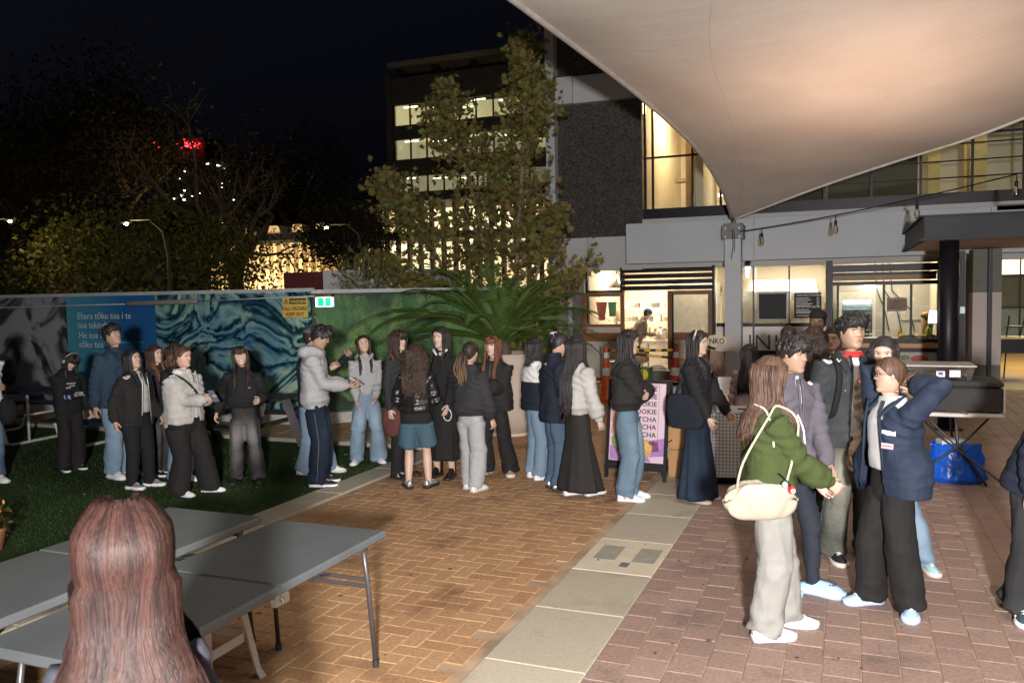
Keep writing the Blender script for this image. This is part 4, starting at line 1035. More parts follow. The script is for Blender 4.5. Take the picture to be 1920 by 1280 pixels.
# shop C frame
zA, zB, zC, zDd = FZ(1600, 535), FZ(1600, 528), FZ(1600, 510), FZ(1600, 497)
part('shop_frame', M_BLK, (FX(1550), FX(1561), 17.86, 18.08, 0, zDd+.1)); part('shop_frame', M_BLK, (FX(1561)+.001, FX(1762), 17.88, 18.06, zC, zDd)); part('shop_frame', M_BLK, (FX(1561)+.001, FX(1762), 17.88, 18.05, zA, zB)); part('shop_frame', M_BLK, (FX(1757), FX(1767), 17.87, 18.07, 0, zDd+.1))
part('shop_soffit', pm('bronze', (.30, .20, .09), .5), (FX(1561)+.001, FX(1757)-.001, 18.15, 18.2, zB+.02, zC-.05)); part('shutter_box', M_BLK, (FX(1561)+.001, FX(1757)-.001, 18.07, 18.12, zC-.07, zC-.01))
wz0 = FZ(1650, 634); part('glass', M_GL, (FX(1561), FX(1757), 18.0, 18.008, wz0, zA))
for q in (1571, 1657, 1708): part('mullion', M_BLK, (FX(q)-.022, FX(q)+.022, 17.93, 17.998, wz0, zA))
part('window_rail', M_BLK, (FX(1561), FX(1757), 17.94, 18.04, FZ(1650, 641), wz0)); part('servery_shelf', pm('oak_shelf', (.55, .28, .09), .45, .2, 5, stretch=(.2, 1, 1)), (FX(1561), FX(1757), 17.68, 17.98, FZ(1650, 650), FZ(1650, 641)-.002), bevel=.006)
part('window_rail', M_BLK, (FX(1561), FX(1757), 17.93, 18.04, FZ(1650, 659), FZ(1650, 650)-.003)); part('spandrel_panel', pm('spandrel_grey', (.50, .48, .46), .5), (FX(1561), FX(1757), 17.96, 18.03, .1, FZ(1650, 659)-.001))
pf = MB(); pf.ell((FX(1725), 17.955, FZ(1720, 672)), .16, .006, .07, 14, 8); pf.build('food_print', pm('print_red', (.5, .10, .05), .6, .4, 20), bl); pf = MB(); pf.ell((FX(1696), 17.955, FZ(1696, 670)), .10, .006, .05, 14, 8); pf.build('food_print', pm('print_green', (.2, .3, .12), .6, .4, 20), bl)
# right-hand cream bays
part('cream_panel', M_CREAM, (FX(1768), FX(1798), 18.0, 18.05, .02, FZ(1790, 606))); part('rail', M_BLK, (FX(1768), FX(1798), 17.97, 18.06, FZ(1790, 606)+.001, FZ(1790, 599))); part('glass', M_GL, (FX(1768), FX(1798), 18.02, 18.028, FZ(1790, 599), 2.6)); part('shop_frame', M_BLK, (FX(1799), FX(1806), 17.9, 18.1, 0, 2.7))
part('cream_panel', M_CREAM, (FX(1808), FX(1818), 18.05, 18.1, .3, FZ(1812, 548))); part('grey_panel', M_INTG, (FX(1808), FX(1818), 18.05, 18.1, FZ(1812, 548)+.001, 2.7))
part('pilaster', M_CREAM, (FX(1768), FX(1798), 19.0, 19.1, 0, 2.7))
# lettering on the spandrel
navy = pm('letter_navy', (.03, .03, .10), .5)
zt0 = FZ(1400, 655); text('UNI T', .46, navy, bl, MXZ(FX(1381), 17.958, zt0, 0), spacing=1.12, offset=-.004)
# menu boards
def board(px0, py0, px1, py1, yy, mat, name, label, cat, lines=None):
    x0, x1, z1, z0 = FX(px0, yy), FX(px1, yy), FZ(px0, py0, yy), FZ(px0, py1, yy)
    t = thing(name, label, cat, ((x0+x1)/2, yy, z0)); m_ = MB(); w2 = (x1-x0)/2; m_.box(-w2, w2, 0, .012, 0, z1-z0, bevel=.003); m_.build('board', mat, t)
    return t, w2, z1-z0
chalk = pm('chalk_black', (.018, .024, .026), .7)
t, w2, hh = board(1423, 551, 1474, 598, 17.94, chalk, 'menu_board', 'blank black chalkboard hung in the lit kitchen window, left of the printed menu', 'menu board')
fr = MB(); fr.box(-w2-.03, w2+.03, .02, .03, -.03, hh+.04); fr.build('backing_paper', M_CREAM, t)
t, w2, hh = board(1489, 549, 1540, 596, 17.94, chalk, 'menu_board', 'black menu board with white DONBURI listings beside the window frame', 'menu board')
lt = pm('letter_white', (.75, .75, .75), .6)
z = hh-.07
for hd, nl in (('TERIYAKI DONBURI', 5), ('KATSU DONBURI', 2), ('KARAAGE', 1)):
    text(hd, .058, lt, t, MXZ(-w2+.04, -.002, z)); z -= .045
    for q in range(nl):
        m_ = MB(); m_.box(-w2+.04, w2*[.1, .25, 0, .35, .2][q % 5], -.002, -.0005, z, z+.013); m_.box(w2-.09, w2-.04, -.002, -.0005, z, z+.013); m_.build('menu_line', lt, t); z -= .038
# ---- interior furnishings seen through the openings
for zz, nm in ((FZ(1210, 577, 20.4), 1), (FZ(1210, 603, 20.4), 2), (FZ(1210, 636, 20.4), 3)):
    s_ = thing('wall_shelf', ['', 'upper white kitchen shelf with steel trays in the doorway', 'middle white kitchen shelf with plates and boxes in the doorway', 'lower white counter shelf with files and a rice cooker in the doorway'][nm], 'shelf', (FX(1212, 20.4), 20.4, zz)); m_ = MB(); m_.box(-.75, .75, 0, .4, -.04, 0); m_.build('shelf_board', M_INT, s_)
    rs = np.random.RandomState(nm); x = -.55; k = 0
    while x < .6:
        wd = rs.uniform(.07, .2); ht = rs.uniform(.06, .17); tp = (k+nm) % 3
        nmx, lab, cat, mt = [('steel_tray', 'steel tray', 'tray', M_INOX), ('white_box', 'white carton', 'box', pm('carton_white', (.7, .66, .58), .6)), ('plate_stack', 'stack of plates', 'plates', pm('plate', (.66, .6, .5), .35))][tp]
        if nm == 3: nmx, lab, cat, mt = ('ring_binder', 'ring binder', 'binder', pm('binder%d' % (k % 3), [(.7, .62, .5), (.75, .5, .1), (.08, .1, .25)][k % 3], .5)); wd = .05; ht = .27
        m_ = MB()
        if tp == 2 and nm != 3:
            for q in range(5): m_.lathe([(wd*.3, q*.022), (wd*.55, q*.022+.014), (wd*.55, q*.022+.02)], 14, Matrix.Translation((x+wd/2, .15, 0)))
        else: m_.box(x, x+wd, .05, .3, 0.001, ht, bevel=.008); m_.box(x-.004, x+wd+.004, .046, .304, ht, ht+.012)
        o = m_.build(nmx, mt, None, loc=(FX(1212, 20.4), 20.4, zz)); tag(o, '%s, %s item from the left on the %s shelf in the doorway' % (lab, ['first', 'second', 'third', 'fourth', 'fifth', 'sixth', 'seventh', 'eighth', 'ninth', 'tenth', 'eleventh', 'twelfth'][k], ['', 'upper', 'middle', 'lower'][nm]), cat, group='%s items on the %s kitchen shelf' % (cat, ['', 'upper', 'middle', 'lower'][nm])); x += wd+rs.uniform(.01, .07); k += 1
        if nm == 3 and k > 6: break
rc = thing('rice_cooker', 'steel rice cooker on the lower shelf seen through the doorway', 'rice cooker', (FX(1235, 20.3), 20.5, FZ(1210, 636, 20.4))); m_ = MB(); m_.lathe([(.15, 0), (.17, .03), (.17, .2), (.165, .22)], 20); m_.build('pot', M_INOX, rc, True); m_ = MB(); m_.lathe([(.168, .222), (.15, .26), (.05, .275), (.03, .30)], 20); m_.build('lid', M_INOX, rc, True)
# cupboard under
m_ = MB(); m_.box(-1.1, .72, 0, .5, 0.02, .84, bevel=.006); tag(m_.build('cupboard', pm('cupboard', (.40, .38, .35), .6), None, loc=(FX(1235, 20.3), 20.45, 0)), 'pale grey cupboard under the lower kitchen shelf', 'cupboard')
# pendants left window
pd = thing('pendant_lamp', 'steel dome pendant lamp hanging in the window left of the shutter', 'lamp', (FX(1135), 19.0, FZ(1135, 540, 19))); m_ = MB(); m_.lathe([(.20, 0), (.20, .02), (.16, .10), (.06, .16), (.03, .3)], 18); m_.build('shade', M_INOX, pd, True)
m_ = MB(); m_.tube([(0, 0, .3), (0, 0, .6)], .008, 6); m_.build('cord', M_BLK, pd)
ap = MB(); ap.rings([[(a*.13*(1-.5*q), -.01+.012*sin(9*a), -.42*q) for a in np.linspace(-1, 1, 14)]+[(a*.13*(1-.5*q), .02, -.42*q) for a in np.linspace(1, -1, 14)] for q in (0, .4, 1)]); tag(ap.build('pink_apron', pm('apron_pink', (.65, .18, .16), .8), None, True, loc=(FX(1128, 18.6), 18.6, FZ(1128, 566, 18.6))), 'pink apron hanging behind the wooden door glass', 'apron')
ap = MB(); ap.rings([[(a*.10*(1-.3*q), -.01+.012*sin(9*a), -.33*q) for a in np.linspace(-1, 1, 14)]+[(a*.10*(1-.3*q), .02, -.33*q) for a in np.linspace(1, -1, 14)] for q in (0, .4, 1)]); tag(ap.build('green_cloth', pm('cloth_mint', (.25, .5, .32), .8), None, True, loc=(FX(1148, 18.6), 18.6, FZ(1148, 566, 18.6))), 'mint green cloth hanging behind the wooden door glass', 'cloth')
# kitchen hood shop B
hd = thing('range_hood', 'stainless range hood over the lit kitchen behind the chalkboard', 'range hood', (FX(1450, 20.4), 20.4, FZ(1450, 553, 20.4))); m_ = MB(); m_.rings([[(-1.2, -.5, 0), (1.0, -.5, 0), (1.0, .5, 0), (-1.2, .5, 0)], [(-1.2, -.5, .1), (1.0, -.5, .1), (1.0, .5, .1), (-1.2, .5, .1)], [(-1.1, -.1, .35), (.9, -.1, .35), (.9, .5, .35), (-1.1, .5, .35)]]); m_.build('canopy', M_INOX, hd)
for q in range(7): m_ = MB(); m_.box(-1.05+q*.29, -.80+q*.29, -.49, -.47, -.12, -.01); m_.build('filter', M_INOX, hd)
bk = MB(); bk.box(-1.3, 1.3, 0, .6, 0, .9, bevel=.01); bk.box(-1.32, 1.32, -.02, .62, .9, .94); tag(bk.build('kitchen_bench', M_INOX, None, loc=(FX(1460, 20), 20.3, .012)), 'long stainless kitchen bench behind the UNI T window', 'bench')
# fly zapper lantern on the column
fz = thing('wall_lantern', 'small black lantern with a pale blue pane beside the white column', 'lamp', (FX(1402, 17.4), 17.4, FZ(1402, 520, 17.4))); m_ = MB(); m_.box(-.05, .05, -.04, .04, .22, .27, bevel=.008); m_.lathe([(.05, .27), (.07, .29), (.02, .34)], 12); m_.build('cap', M_BLK, fz); m_ = MB(); m_.rings([[(-.03, -.03, 0), (.03, -.03, 0), (.03, .03, 0), (-.03, .03, 0)], [(-.05, -.04, .219), (.05, -.04, .219), (.05, .04, .219), (-.05, .04, .219)]]); m_.build('pane', emit('lantern_pane', (.6, .75, 1), 1.2), fz); m_ = MB(); m_.tube([(0, 0, .3), (0, .3, .33), (0, .58, .33)], .012, 6); m_.build('bracket', M_BLK, fz)
# shop C interior
fg = thing('drinks_fridge', 'white glass-door fridge behind the servery window', 'fridge', (FX(1607, 19.6), 19.6, .012)); zf = FZ(1607, 549, 19.6); m_ = MB(); m_.box(-.36, -.30, -.3, .3, 0, zf); m_.box(.30, .36, -.3, .3, 0, zf); m_.box(-.299, .299, -.29, .3, zf-.16, zf-.001); m_.box(-.299, .299, .24, .3, 0, zf-.161); m_.box(-.299, .299, -.29, .3, .001, .12); m_.build('cabinet', pm('fridge_white', (.72, .70, .66), .4), fg)
m_ = MB(); m_.box(-.299, .299, -.285, -.279, .13, zf-.17); m_.build('door_glass', M_GL, fg)
for q in range(5): m_ = MB(); m_.box(-.29, .29, -.25, .23, .3+.3*q, .31+.3*q); m_.build('wire_shelf', M_INOX, fg)
m_ = MB(); m_.box(-.28, .28, .18, .2, zf-.24, zf-.2); m_.build('fridge_tube', emit('fridge_tube', (.75, .9, 1), 5), fg)
rs = np.random.RandomState(2)
for q in range(4):
    for k in range(6):
        m_ = MB(); m_.lathe([(.032, 0), (.033, .13), (.014, .18), (.014, .21)], 10); o = m_.build('drink_bottle', pm('bottle_%d' % (k % 3), [(.5, .55, .6), (.15, .25, .2), (.55, .35, .15)][k % 3], .3), None, True, loc=(FX(1607, 19.6)-.22+.088*k, 19.5, .325+.3*q)); tag(o, 'drink bottle standing inside the white glass-door fridge', 'bottle', group='bottles inside the fridge')
ps = thing('poster', 'pale pink notice stuck inside the servery window', 'poster', (FX(1682), 18.03, FZ(1682, 583))); m_ = MB(); m_.box(-.18, .18, 0, .004, 0, .26); m_.build('sheet', pm('notice_pink', (.72, .52, .45), .6), ps); m_ = MB(); [m_.box(-.15, .15-.05*(q % 2), -.0025, -.0005, .19-.045*q, .205-.045*q) for q in range(4)]; m_.build('print_line', pm('print_red', (.5, .10, .05), .6), ps)
bn = MB(); bn.box(FX(1562), FX(1756), 18.25, 18.75, .8, FZ(1650, 634)-.02, bevel=.01); tag(bn.build('servery_counter', M_INOX), 'stainless servery counter behind the window mullions', 'counter')
zc = FZ(1650, 634)-.018
m_ = MB(); m_.lathe([(.035, 0), (.037, .12), (.025, .16), (.008, .2), (.005, .22)], 12); tag(m_.build('sauce_bottle', pm('mustard', (.8, .55, .04), .4), None, True, loc=(FX(1687, 18.4), 18.4, zc)), 'yellow squeeze bottle on the servery counter', 'bottle')
for k in range(9):
    m_ = MB(); rr = rs.uniform(.05, .09); m_.lathe([(rr*.6, 0), (rr, .05), (rr*.95, .052), (rr*.55, .008)], 12); c_ = [(.45, .3, .12), (.3, .4, .1), (.06, .05, .05), (.55, .45, .3)][k % 4]
    m_.ell((0, 0, .05), rr*.85, rr*.85, .03, 10, 5); o = m_.build('food_bowl', pm('food_%d' % (k % 4), c_, .7, .4, 30), None, True, loc=(FX(1692, 18.4)+.095*k-.02, 18.35+.1*(k % 2), zc)); tag(o, '%s small food bowl from the left on the servery counter' % ['first', 'second', 'third', 'fourth', 'fifth', 'sixth', 'seventh', 'eighth', 'ninth'][k], 'bowl', group='food bowls on the servery counter')
m_ = MB(); m_.ell((0, 0, .12), .06, .05, .12, 10, 7); m_.ell((.03, 0, .26), .05, .04, .06, 10, 6); tag(m_.build('lettuce_bag', pm('lettuce', (.35, .5, .08), .5, .4, 30), None, True, loc=(FX(1742, 18.4), 18.4, zc)), 'bag of green lettuce at the right end of the servery counter', 'bag')
m_ = MB(); m_.lathe([(.07, 0), (.09, .25), (.08, .40)], 12); m_.ell((0, 0, .45), .12, .1, .07, 12, 7); tag(m_.build('paper_cone_stack', pm('kraft', (.55, .36, .18), .7), None, True, loc=(FX(1738, 18.55), 18.6, zc)), 'tall stack of brown paper cups behind the lettuce', 'cups')
sc_ = thing('payment_screen', 'tilted bright payment screen at the right of the servery window', 'screen', (FX(1748, 18.2), 18.2, zc+.28)); sc_.rotation_euler = (R(-10), 0, R(-35)); m_ = MB(); m_.box(-.10, .10, 0, .015, 0, .3, bevel=.004); m_.build('casing', M_BLK, sc_); m_ = MB(); m_.box(-.085, .085, -.003, -.001, .02, .28); m_.build('display', emit('display', (.7, .8, 1), 2.2), sc_); m_ = MB(); m_.tube([(0, .02, .02), (0, .03, -.28)], .012, 6); m_.build('stand', M_BLK, sc_)
cb_ = MB()
for q in range(3):
    xs = FX(1640+q*14, 20.1); cb_.tube([(xs, 20.17, 2.5), (xs+.05, 20.16, 1.9), (xs+.2+.1*q, 20.16, 1.5), (xs+.3+.1*q, 20.16, 1.0)], .012, 6)
tag(cb_.build('wall_cable', M_BLK), 'dark loose cables hanging down the grey wall behind the servery', 'cable')
m_ = MB(); m_.box(0, 1.0, -.03, 0, 0, .3, bevel=.005); tag(m_.build('socket_panel', M_INTG, None, loc=(FX(1690, 20.1), 20.19, 1.25)), 'grey switch panel on the wall behind the servery', 'panel')

# ---- column that carries the sail
CY = 16.5; cx0, cx1 = FX(1359, CY), FX(1389, CY); cz = FZ(1375, 432, CY)
co = thing('white_column', 'square white column that holds the tip of the shade sail', 'column', ((cx0+cx1)/2, CY+.15, 0)); w2 = (cx1-cx0)/2
m_ = MB(); m_.box(-w2, w2, -.15, .15, -.02, cz-.02, bevel=.008); m_.build('shaft', M_COOL, co); m_ = MB(); m_.box(-w2-.05, w2+.05, -.19, .19, cz-.16, cz+.10); m_.box(-w2-.02, w2+.02, -.14, .14, cz+.101, cz+.14); m_.build('steel_cap', pm('galv', (.16, .165, .17), .6, .2, 8, metal=.3), co)
for sx in (-1, 1):
    for sz in (0, 1): m_ = MB(); m_.tube([(sx*(w2-.02), -.20, cz-.12+.16*sz), (sx*(w2-.02), -.188, cz-.12+.16*sz)], .018, 6); m_.build('bolt', M_INOX, co)
m_ = MB(); m_.tube([(0, -.2, cz+.02), (.02, -.21, cz-.3), (-.02, -.2, cz-.55)], .008, 6); m_.tube([(.03, -.2, cz+.02), (.05, -.21, cz-.25), (.04, -.2, cz-.4)], .006, 6); m_.build('loose_cable', M_BLK, co)

# ---- black steel canopy on a round column
ca = thing('steel_canopy', 'dark steel canopy with a pale timber soffit on one round black column', 'canopy', (0, 0, 0)); X0, Y0, Y1, Z0, Z1 = .93, 12.65, 17.84, 2.62, 2.96
m_ = MB(); m_.box(X0, 9, Y0, Y0+.03, Z0, Z1); m_.box(X0, 9, Y0-.05, Y0-.001, Z0, Z0+.02); m_.box(X0, 9, Y0-.05, Y0-.001, Z1-.02, Z1); m_.build('front_beam', M_STEEL, ca)
m_ = MB(); m_.box(X0, X0+.03, Y0+.031, Y1, Z0, Z1); m_.box(X0-.05, X0-.001, Y0-.05, Y1, Z0, Z0+.02); m_.box(X0-.05, X0-.001, Y0-.05, Y1, Z1-.02, Z1); m_.build('side_beam', M_STEEL, ca)
for q in range(12):
    m_ = MB(); m_.box(X0+.032+q*.6, X0+.026+(q+1)*.6, Y0+.032, Y1, Z0+.01, Z0+.04); m_.build('soffit_board', pm('soffit_ply', (.68, .54, .43), .7, .06, 2), ca)
m_ = MB(); m_.box(X0+.03, 9, Y0+.03, Y1, Z1-.05, Z1-.025); m_.build('roof_sheet', M_STEEL, ca)
cxx = FX(1777, 13.1, 700); m_ = MB(); m_.lathe([(.125, .0), (.125, Z0+.005)], 28, Matrix.Translation((cxx, 13.1, 0))); m_.build('column', M_BLK, ca, True); m_ = MB(); m_.lathe([(.2, 0), (.2, .02), (.13, .03)], 24, Matrix.Translation((cxx, 13.1, 0))); m_.build('base_plate', M_BLK, ca)
m_ = MB(); m_.box(-.03, .03, -.03, .03, 0, .10, bevel=.008); m_.build('sensor', pm('pale_teal', (.4, .6, .6), .4), ca, loc=(cxx+.17, 13.1, FZ(1795, 588, 13.1)))
# cream and grey pillar and black posts
PY_ = onz(1850, 752).y; p0, p1 = FX(1824, PY_), FX(1878, PY_); za, zb2 = FZ(1850, 548, PY_), FZ(1850, 684, PY_)
pi_ = thing('pillar', 'square pillar painted cream between grey bands under the canopy', 'pillar', ((p0+p1)/2, PY_, 0)); w2 = (p1-p0)/2
for nm, mt, z0, z1 in (('lower_band', M_INTG, 0, zb2), ('cream_band', M_CREAM, zb2+.001, za), ('upper_band', M_INTG, za+.001, 2.61)):
    m_ = MB(); m_.box(-w2, w2, 0, .5, z0, z1); m_.build(nm, pm('pillar_grey', (.16, .16, .14), .8) if mt is M_INTG else mt, pi_)
m_ = MB(); xx = FX(1856, PY_-.2); m_.box(xx-.03, xx+.03, PY_-.25, PY_-.18, 0, 2.61); tag(m_.build('black_post', M_BLK), 'thin black steel post in front of the cream pillar', 'post')
m_ = MB(); xx = FX(1803, PY_+.6); m_.box(xx-.04, xx+.04, PY_+.5, PY_+.6, 0, 2.61); tag(m_.build('black_post', M_BLK), 'thin black steel post left of the cream pillar', 'post')
# covered passage beyond
ps_ = thing('passage_building', 'lit hall beyond the canopy with high windows and a yellow-lit floor', 'building', (0, 0, 0))
part('back_wall', pm('hall_wall', (.10, .11, .07), .8), (2.5, 14, 29, 29.2, 0, 2.25), parent=ps_); part('lower_wall', pm('hall_green', (.16, .22, .19), .7), (2.5, 14, 28.95, 28.99, 0, 1.25), parent=ps_); part('ceiling', pm('hall_ceiling', (.15, .13, .10), .8), (2.4, 14, 17, 29, 3.3, 3.4), parent=ps_); part('clerestory_glass', emit('hall_glow', (1, .83, .45), 1.1), (2.5, 14, 29.1, 29.15, 2.26, 3.3), parent=ps_); part('side_wall', M_INTG, (1.75, 1.9, 18.4, 29, 0, 3.3), parent=ps_)
for q in range(16): part('window_bar', M_BLK, (2.6+.7*q, 2.64+.7*q, 28.9, 28.94, 0, 3.29), parent=ps_)
part('window_bar', M_BLK, (2.5, 14, 28.88, 28.92, 1.25, 1.3), (2.5, 14, 28.88, 28.92, 2.2, 2.26), parent=ps_)
for q in range(4): part('ceiling_tube', emit('tube_violet', (.85, .75, 1), 12), (3.5+.9*q, 3.95+.9*q+.4, 26.0-q*.3, 26.1-q*.3, 3.1, 3.15), parent=ps_)
m_ = MB(); m_.box(1.9, 14, 18.5, 29, -.04, .006); tag(m_.build('hall_floor', pm('hall_floor', (.36, .23, .075), .4, .35, 1.2, stretch=(1, 6, 1))), kind='structure')  # yellow light over the hall is put into the floor colour
lamp('hall_light', 'AREA', (5, 22.5, 3.1), 160, (1, .78, .40), 2.5)
# ------------------------------------------------------------------ shade sail
def sail_mat():
    m, N, L, B = nt('sail_membrane'); B.inputs['Roughness'].default_value = .75
    tc = N.new('ShaderNodeTexCoord'); n = N.new('ShaderNodeTexNoise'); n.inputs['Scale'].default_value = .9; n.inputs['Detail'].default_value = 8; L.new(tc.outputs['Object'], n.inputs[0])
    cr = N.new('ShaderNodeValToRGB'); cr.color_ramp.elements[0].position = .3; cr.color_ramp.elements[1].position = .65; cr.color_ramp.elements[0].color = (.60, .53, .47, 1); cr.color_ramp.elements[1].color = (.68, .62, .56, 1)
    L.new(n.outputs[0], cr.inputs[0]); L.new(cr.outputs[0], B.inputs['Base Color'])
    n2 = N.new('ShaderNodeTexNoise'); n2.inputs['Scale'].default_value = 3; n2.inputs['Detail'].default_value = 4; mp = N.new('ShaderNodeMapping'); mp.inputs['Rotation'].default_value = (0, 0, R(35)); mp.inputs['Scale'].default_value = (.25, 1.6, 1); L.new(tc.outputs['Object'], mp.inputs[0]); L.new(mp.outputs[0], n2.inputs[0])
    bp = N.new('ShaderNodeBump'); bp.inputs['Strength'].default_value = .12; bp.inputs['Distance'].default_value = .05; L.new(n2.outputs[0], bp.inputs['Height']); L.new(bp.outputs[0], B.inputs['Normal'])
    return m
def spline(keys, ts):
    K = np.array(keys, float); n = len(K); out = []
    for t in ts:
        u = t*(n-1); i = int(min(n-2, math.floor(u))); f = u-i
        p0, p1, p2, p3 = K[max(0, i-1)], K[i], K[i+1], K[min(n-1, i+2)]
        out.append(.5*((2*p1)+(-p0+p2)*f+(2*p0-5*p1+4*p2-p3)*f*f+(-p0+3*p1-3*p2+p3)*f**3))
    return np.array(out)
tipP = ond(1374, 412, CY/((_F[1])+(1374-960)/CAM_F*_R[1]))
LK = [tipP]+[ond(*q) for q in ((1350, 348, 14.6), (1300, 272, 13.0), (1202, 182, 11.2), (1090, 95, 9.7), (960, -2, 8.4), (800, -120, 7.2), (600, -270, 6.0))]
RK = [tipP]+[ond(*q) for q in ((1478, 372, 15.0), (1566, 340, 14.2), (1690, 299, 13.2), (1810, 262, 12.3), (1925, 219, 11.6), (2120, 140, 10.6), (2400, 20, 9.6))]
nu, nv = 40, 36; ts = np.linspace(0, 1, nu); Lp = spline(LK, ts); Rp = spline(RK, ts); G = []
for i in range(nu):
    row = []
    for j in range(nv):
        v = j/(nv-1); p = Lp[i]*(1-v)+Rp[i]*v; lift = .9*ts[i]*4*v*(1-v)*.5
        p = p+np.array([0, 0, -lift*.6])+np.array([0, 0, .004*sin(v*17+i*.35)*ts[i]])
        row.append(p)
    G.append(row)
sl_ = thing('shade_sail', 'large pale tensioned shade sail stretched down to the white column', 'shade sail', (0, 0, 0))
m_ = MB(); top = [[np.array(p)+np.array([0, 0, .006]) for p in r] for r in G]; m_.rings(G, False, closed=False); m_.rings([r[::-1] for r in top], False, closed=False); m_.build('membrane', sail_mat(), sl_, True)
m_ = MB(); m_.tube([p+np.array([0, 0, .0]) for p in Lp], [.03+.02*t for t in ts], 8); m_.build('edge_hem', pm('hem', (.42, .38, .35), .7), sl_, True)
m_ = MB(); m_.tube(Lp+np.array([.02, .10, .10]), .05, 8); m_.build('edge_cable', pm('dark_rope', (.03, .028, .026), .8), sl_, True)
m_ = MB(); m_.tube([p for p in Rp], .028, 8); m_.build('edge_hem', pm('hem_light', (.62, .60, .57), .6), sl_, True)
for fr_ in (.33, .66):
    m_ = MB(); m_.tube([G[i][int(fr_*(nv-1))]-np.array([0, 0, .001]) for i in range(1, nu)], .004, 6, flat=.3); m_.build('seam', pm('seam_pale', (.62, .56, .50), .7), sl_, True)
m_ = MB(); q = np.array(tipP); m_.tube([q+np.array([.0, 0, .03]), q+np.array([0.02, .02, -.08]), q+np.array([.0, .04, -.16])], [.03, .05, .03], 8); m_.build('shackle', pm('galv_dark', (.2, .18, .15), .5, metal=.6), sl_)
# ------------------------------------------------------------------ festoon
A = np.array(ony(1388, 434, 16.3)); Bp = np.array(ony(1925, 322, 13.2)); pts = []
for t in np.linspace(0, 1, 40): p = A*(1-t)+Bp*t; p[2] -= .10*4*t*(1-t)*.6; pts.append(p)
m_ = MB(); m_.tube(pts, .010, 6); tag(m_.build('festoon_cable', M_BLK, None, True), 'black cable of string lights running from the white column to the right', 'cable')
def bulb_at(px, py, lab):
    best = min(pts, key=lambda p: abs(960+CAM_F*((p-CAM)@_R)/((p-CAM)@_F)-px))
    t = thing('light_bulb', lab, 'light bulb', best, group='unlit bulbs on the festoon cable')
    m_ = MB(); m_.tube([(0, 0, 0), (.004, 0, -.09)], .008, 6); m_.build('flex', M_BLK, t); m_ = MB(); m_.lathe([(.020, -.16), (.024, -.15), (.024, -.10), (.012, -.085)][::-1], 12); m_.build('socket', M_BLK, t, True)
    m_ = MB(); m_.lathe([(.020, -.16), (.034, -.20), (.042, -.25), (.040, -.28), (.024, -.305), (.004, -.312)], 14); m_.build('glass_bulb', glass('bulb_glass', (.95, .85, .65), .12), t, True)
    m_ = MB(); m_.tube([(.0, 0, -.16), (.012, 0, -.24), (-.012, 0, -.25), (0, 0, -.17)], .003, 5); m_.build('filament', pm('filament', (.7, .5, .25), .4), t)
bulb_at(1425, 455, 'clear bulb hanging nearest the white column'); bulb_at(1561, 420, 'clear bulb second from the white column'); bulb_at(1716, 392, 'clear bulb third from the white column, above the canopy corner'); bulb_at(1899, 360, 'clear bulb furthest right on the cable')

# ------------------------------------------------------------------ mural wall
MY = 11.08
def bwmural():
    m, N, L, B = nt('mural_monochrome'); tc = N.new('ShaderNodeTexCoord'); B.inputs['Roughness'].default_value = .5
    n = N.new('ShaderNodeTexNoise'); n.inputs['Scale'].default_value = 1.25; n.inputs['Detail'].default_value = 9; n.inputs['Distortion'].default_value = 1.2; L.new(tc.outputs['Object'], n.inputs[0])
    cr = N.new('ShaderNodeValToRGB'); e = cr.color_ramp.elements; e[0].position = .36; e[0].color = (.010, .010, .012, 1); e[1].position = .53; e[1].color = (.27, .28, .31, 1); x = e.new(.45); x.color = (.05, .05, .055, 1)
    L.new(n.outputs[0], cr.inputs[0]); L.new(cr.outputs[0], B.inputs['Base Color']); return m
def blue():
    m, N, L, B = nt('mural_blue'); tc = N.new('ShaderNodeTexCoord'); B.inputs['Roughness'].default_value = .45
    sp = N.new('ShaderNodeSeparateXYZ'); L.new(tc.outputs['Object'], sp.inputs[0]); mr = N.new('ShaderNodeMapRange'); mr.inputs[1].default_value = 0; mr.inputs[2].default_value = 2.0; L.new(sp.outputs[0], mr.inputs[0])
    cr = N.new('ShaderNodeValToRGB'); e = cr.color_ramp.elements; e[0].color = (.07, .29, .38, 1); e[1].color = (.015, .10, .28, 1); e[1].position = .7; L.new(mr.outputs[0], cr.inputs[0]); L.new(cr.outputs[0], B.inputs['Base Color']); return m
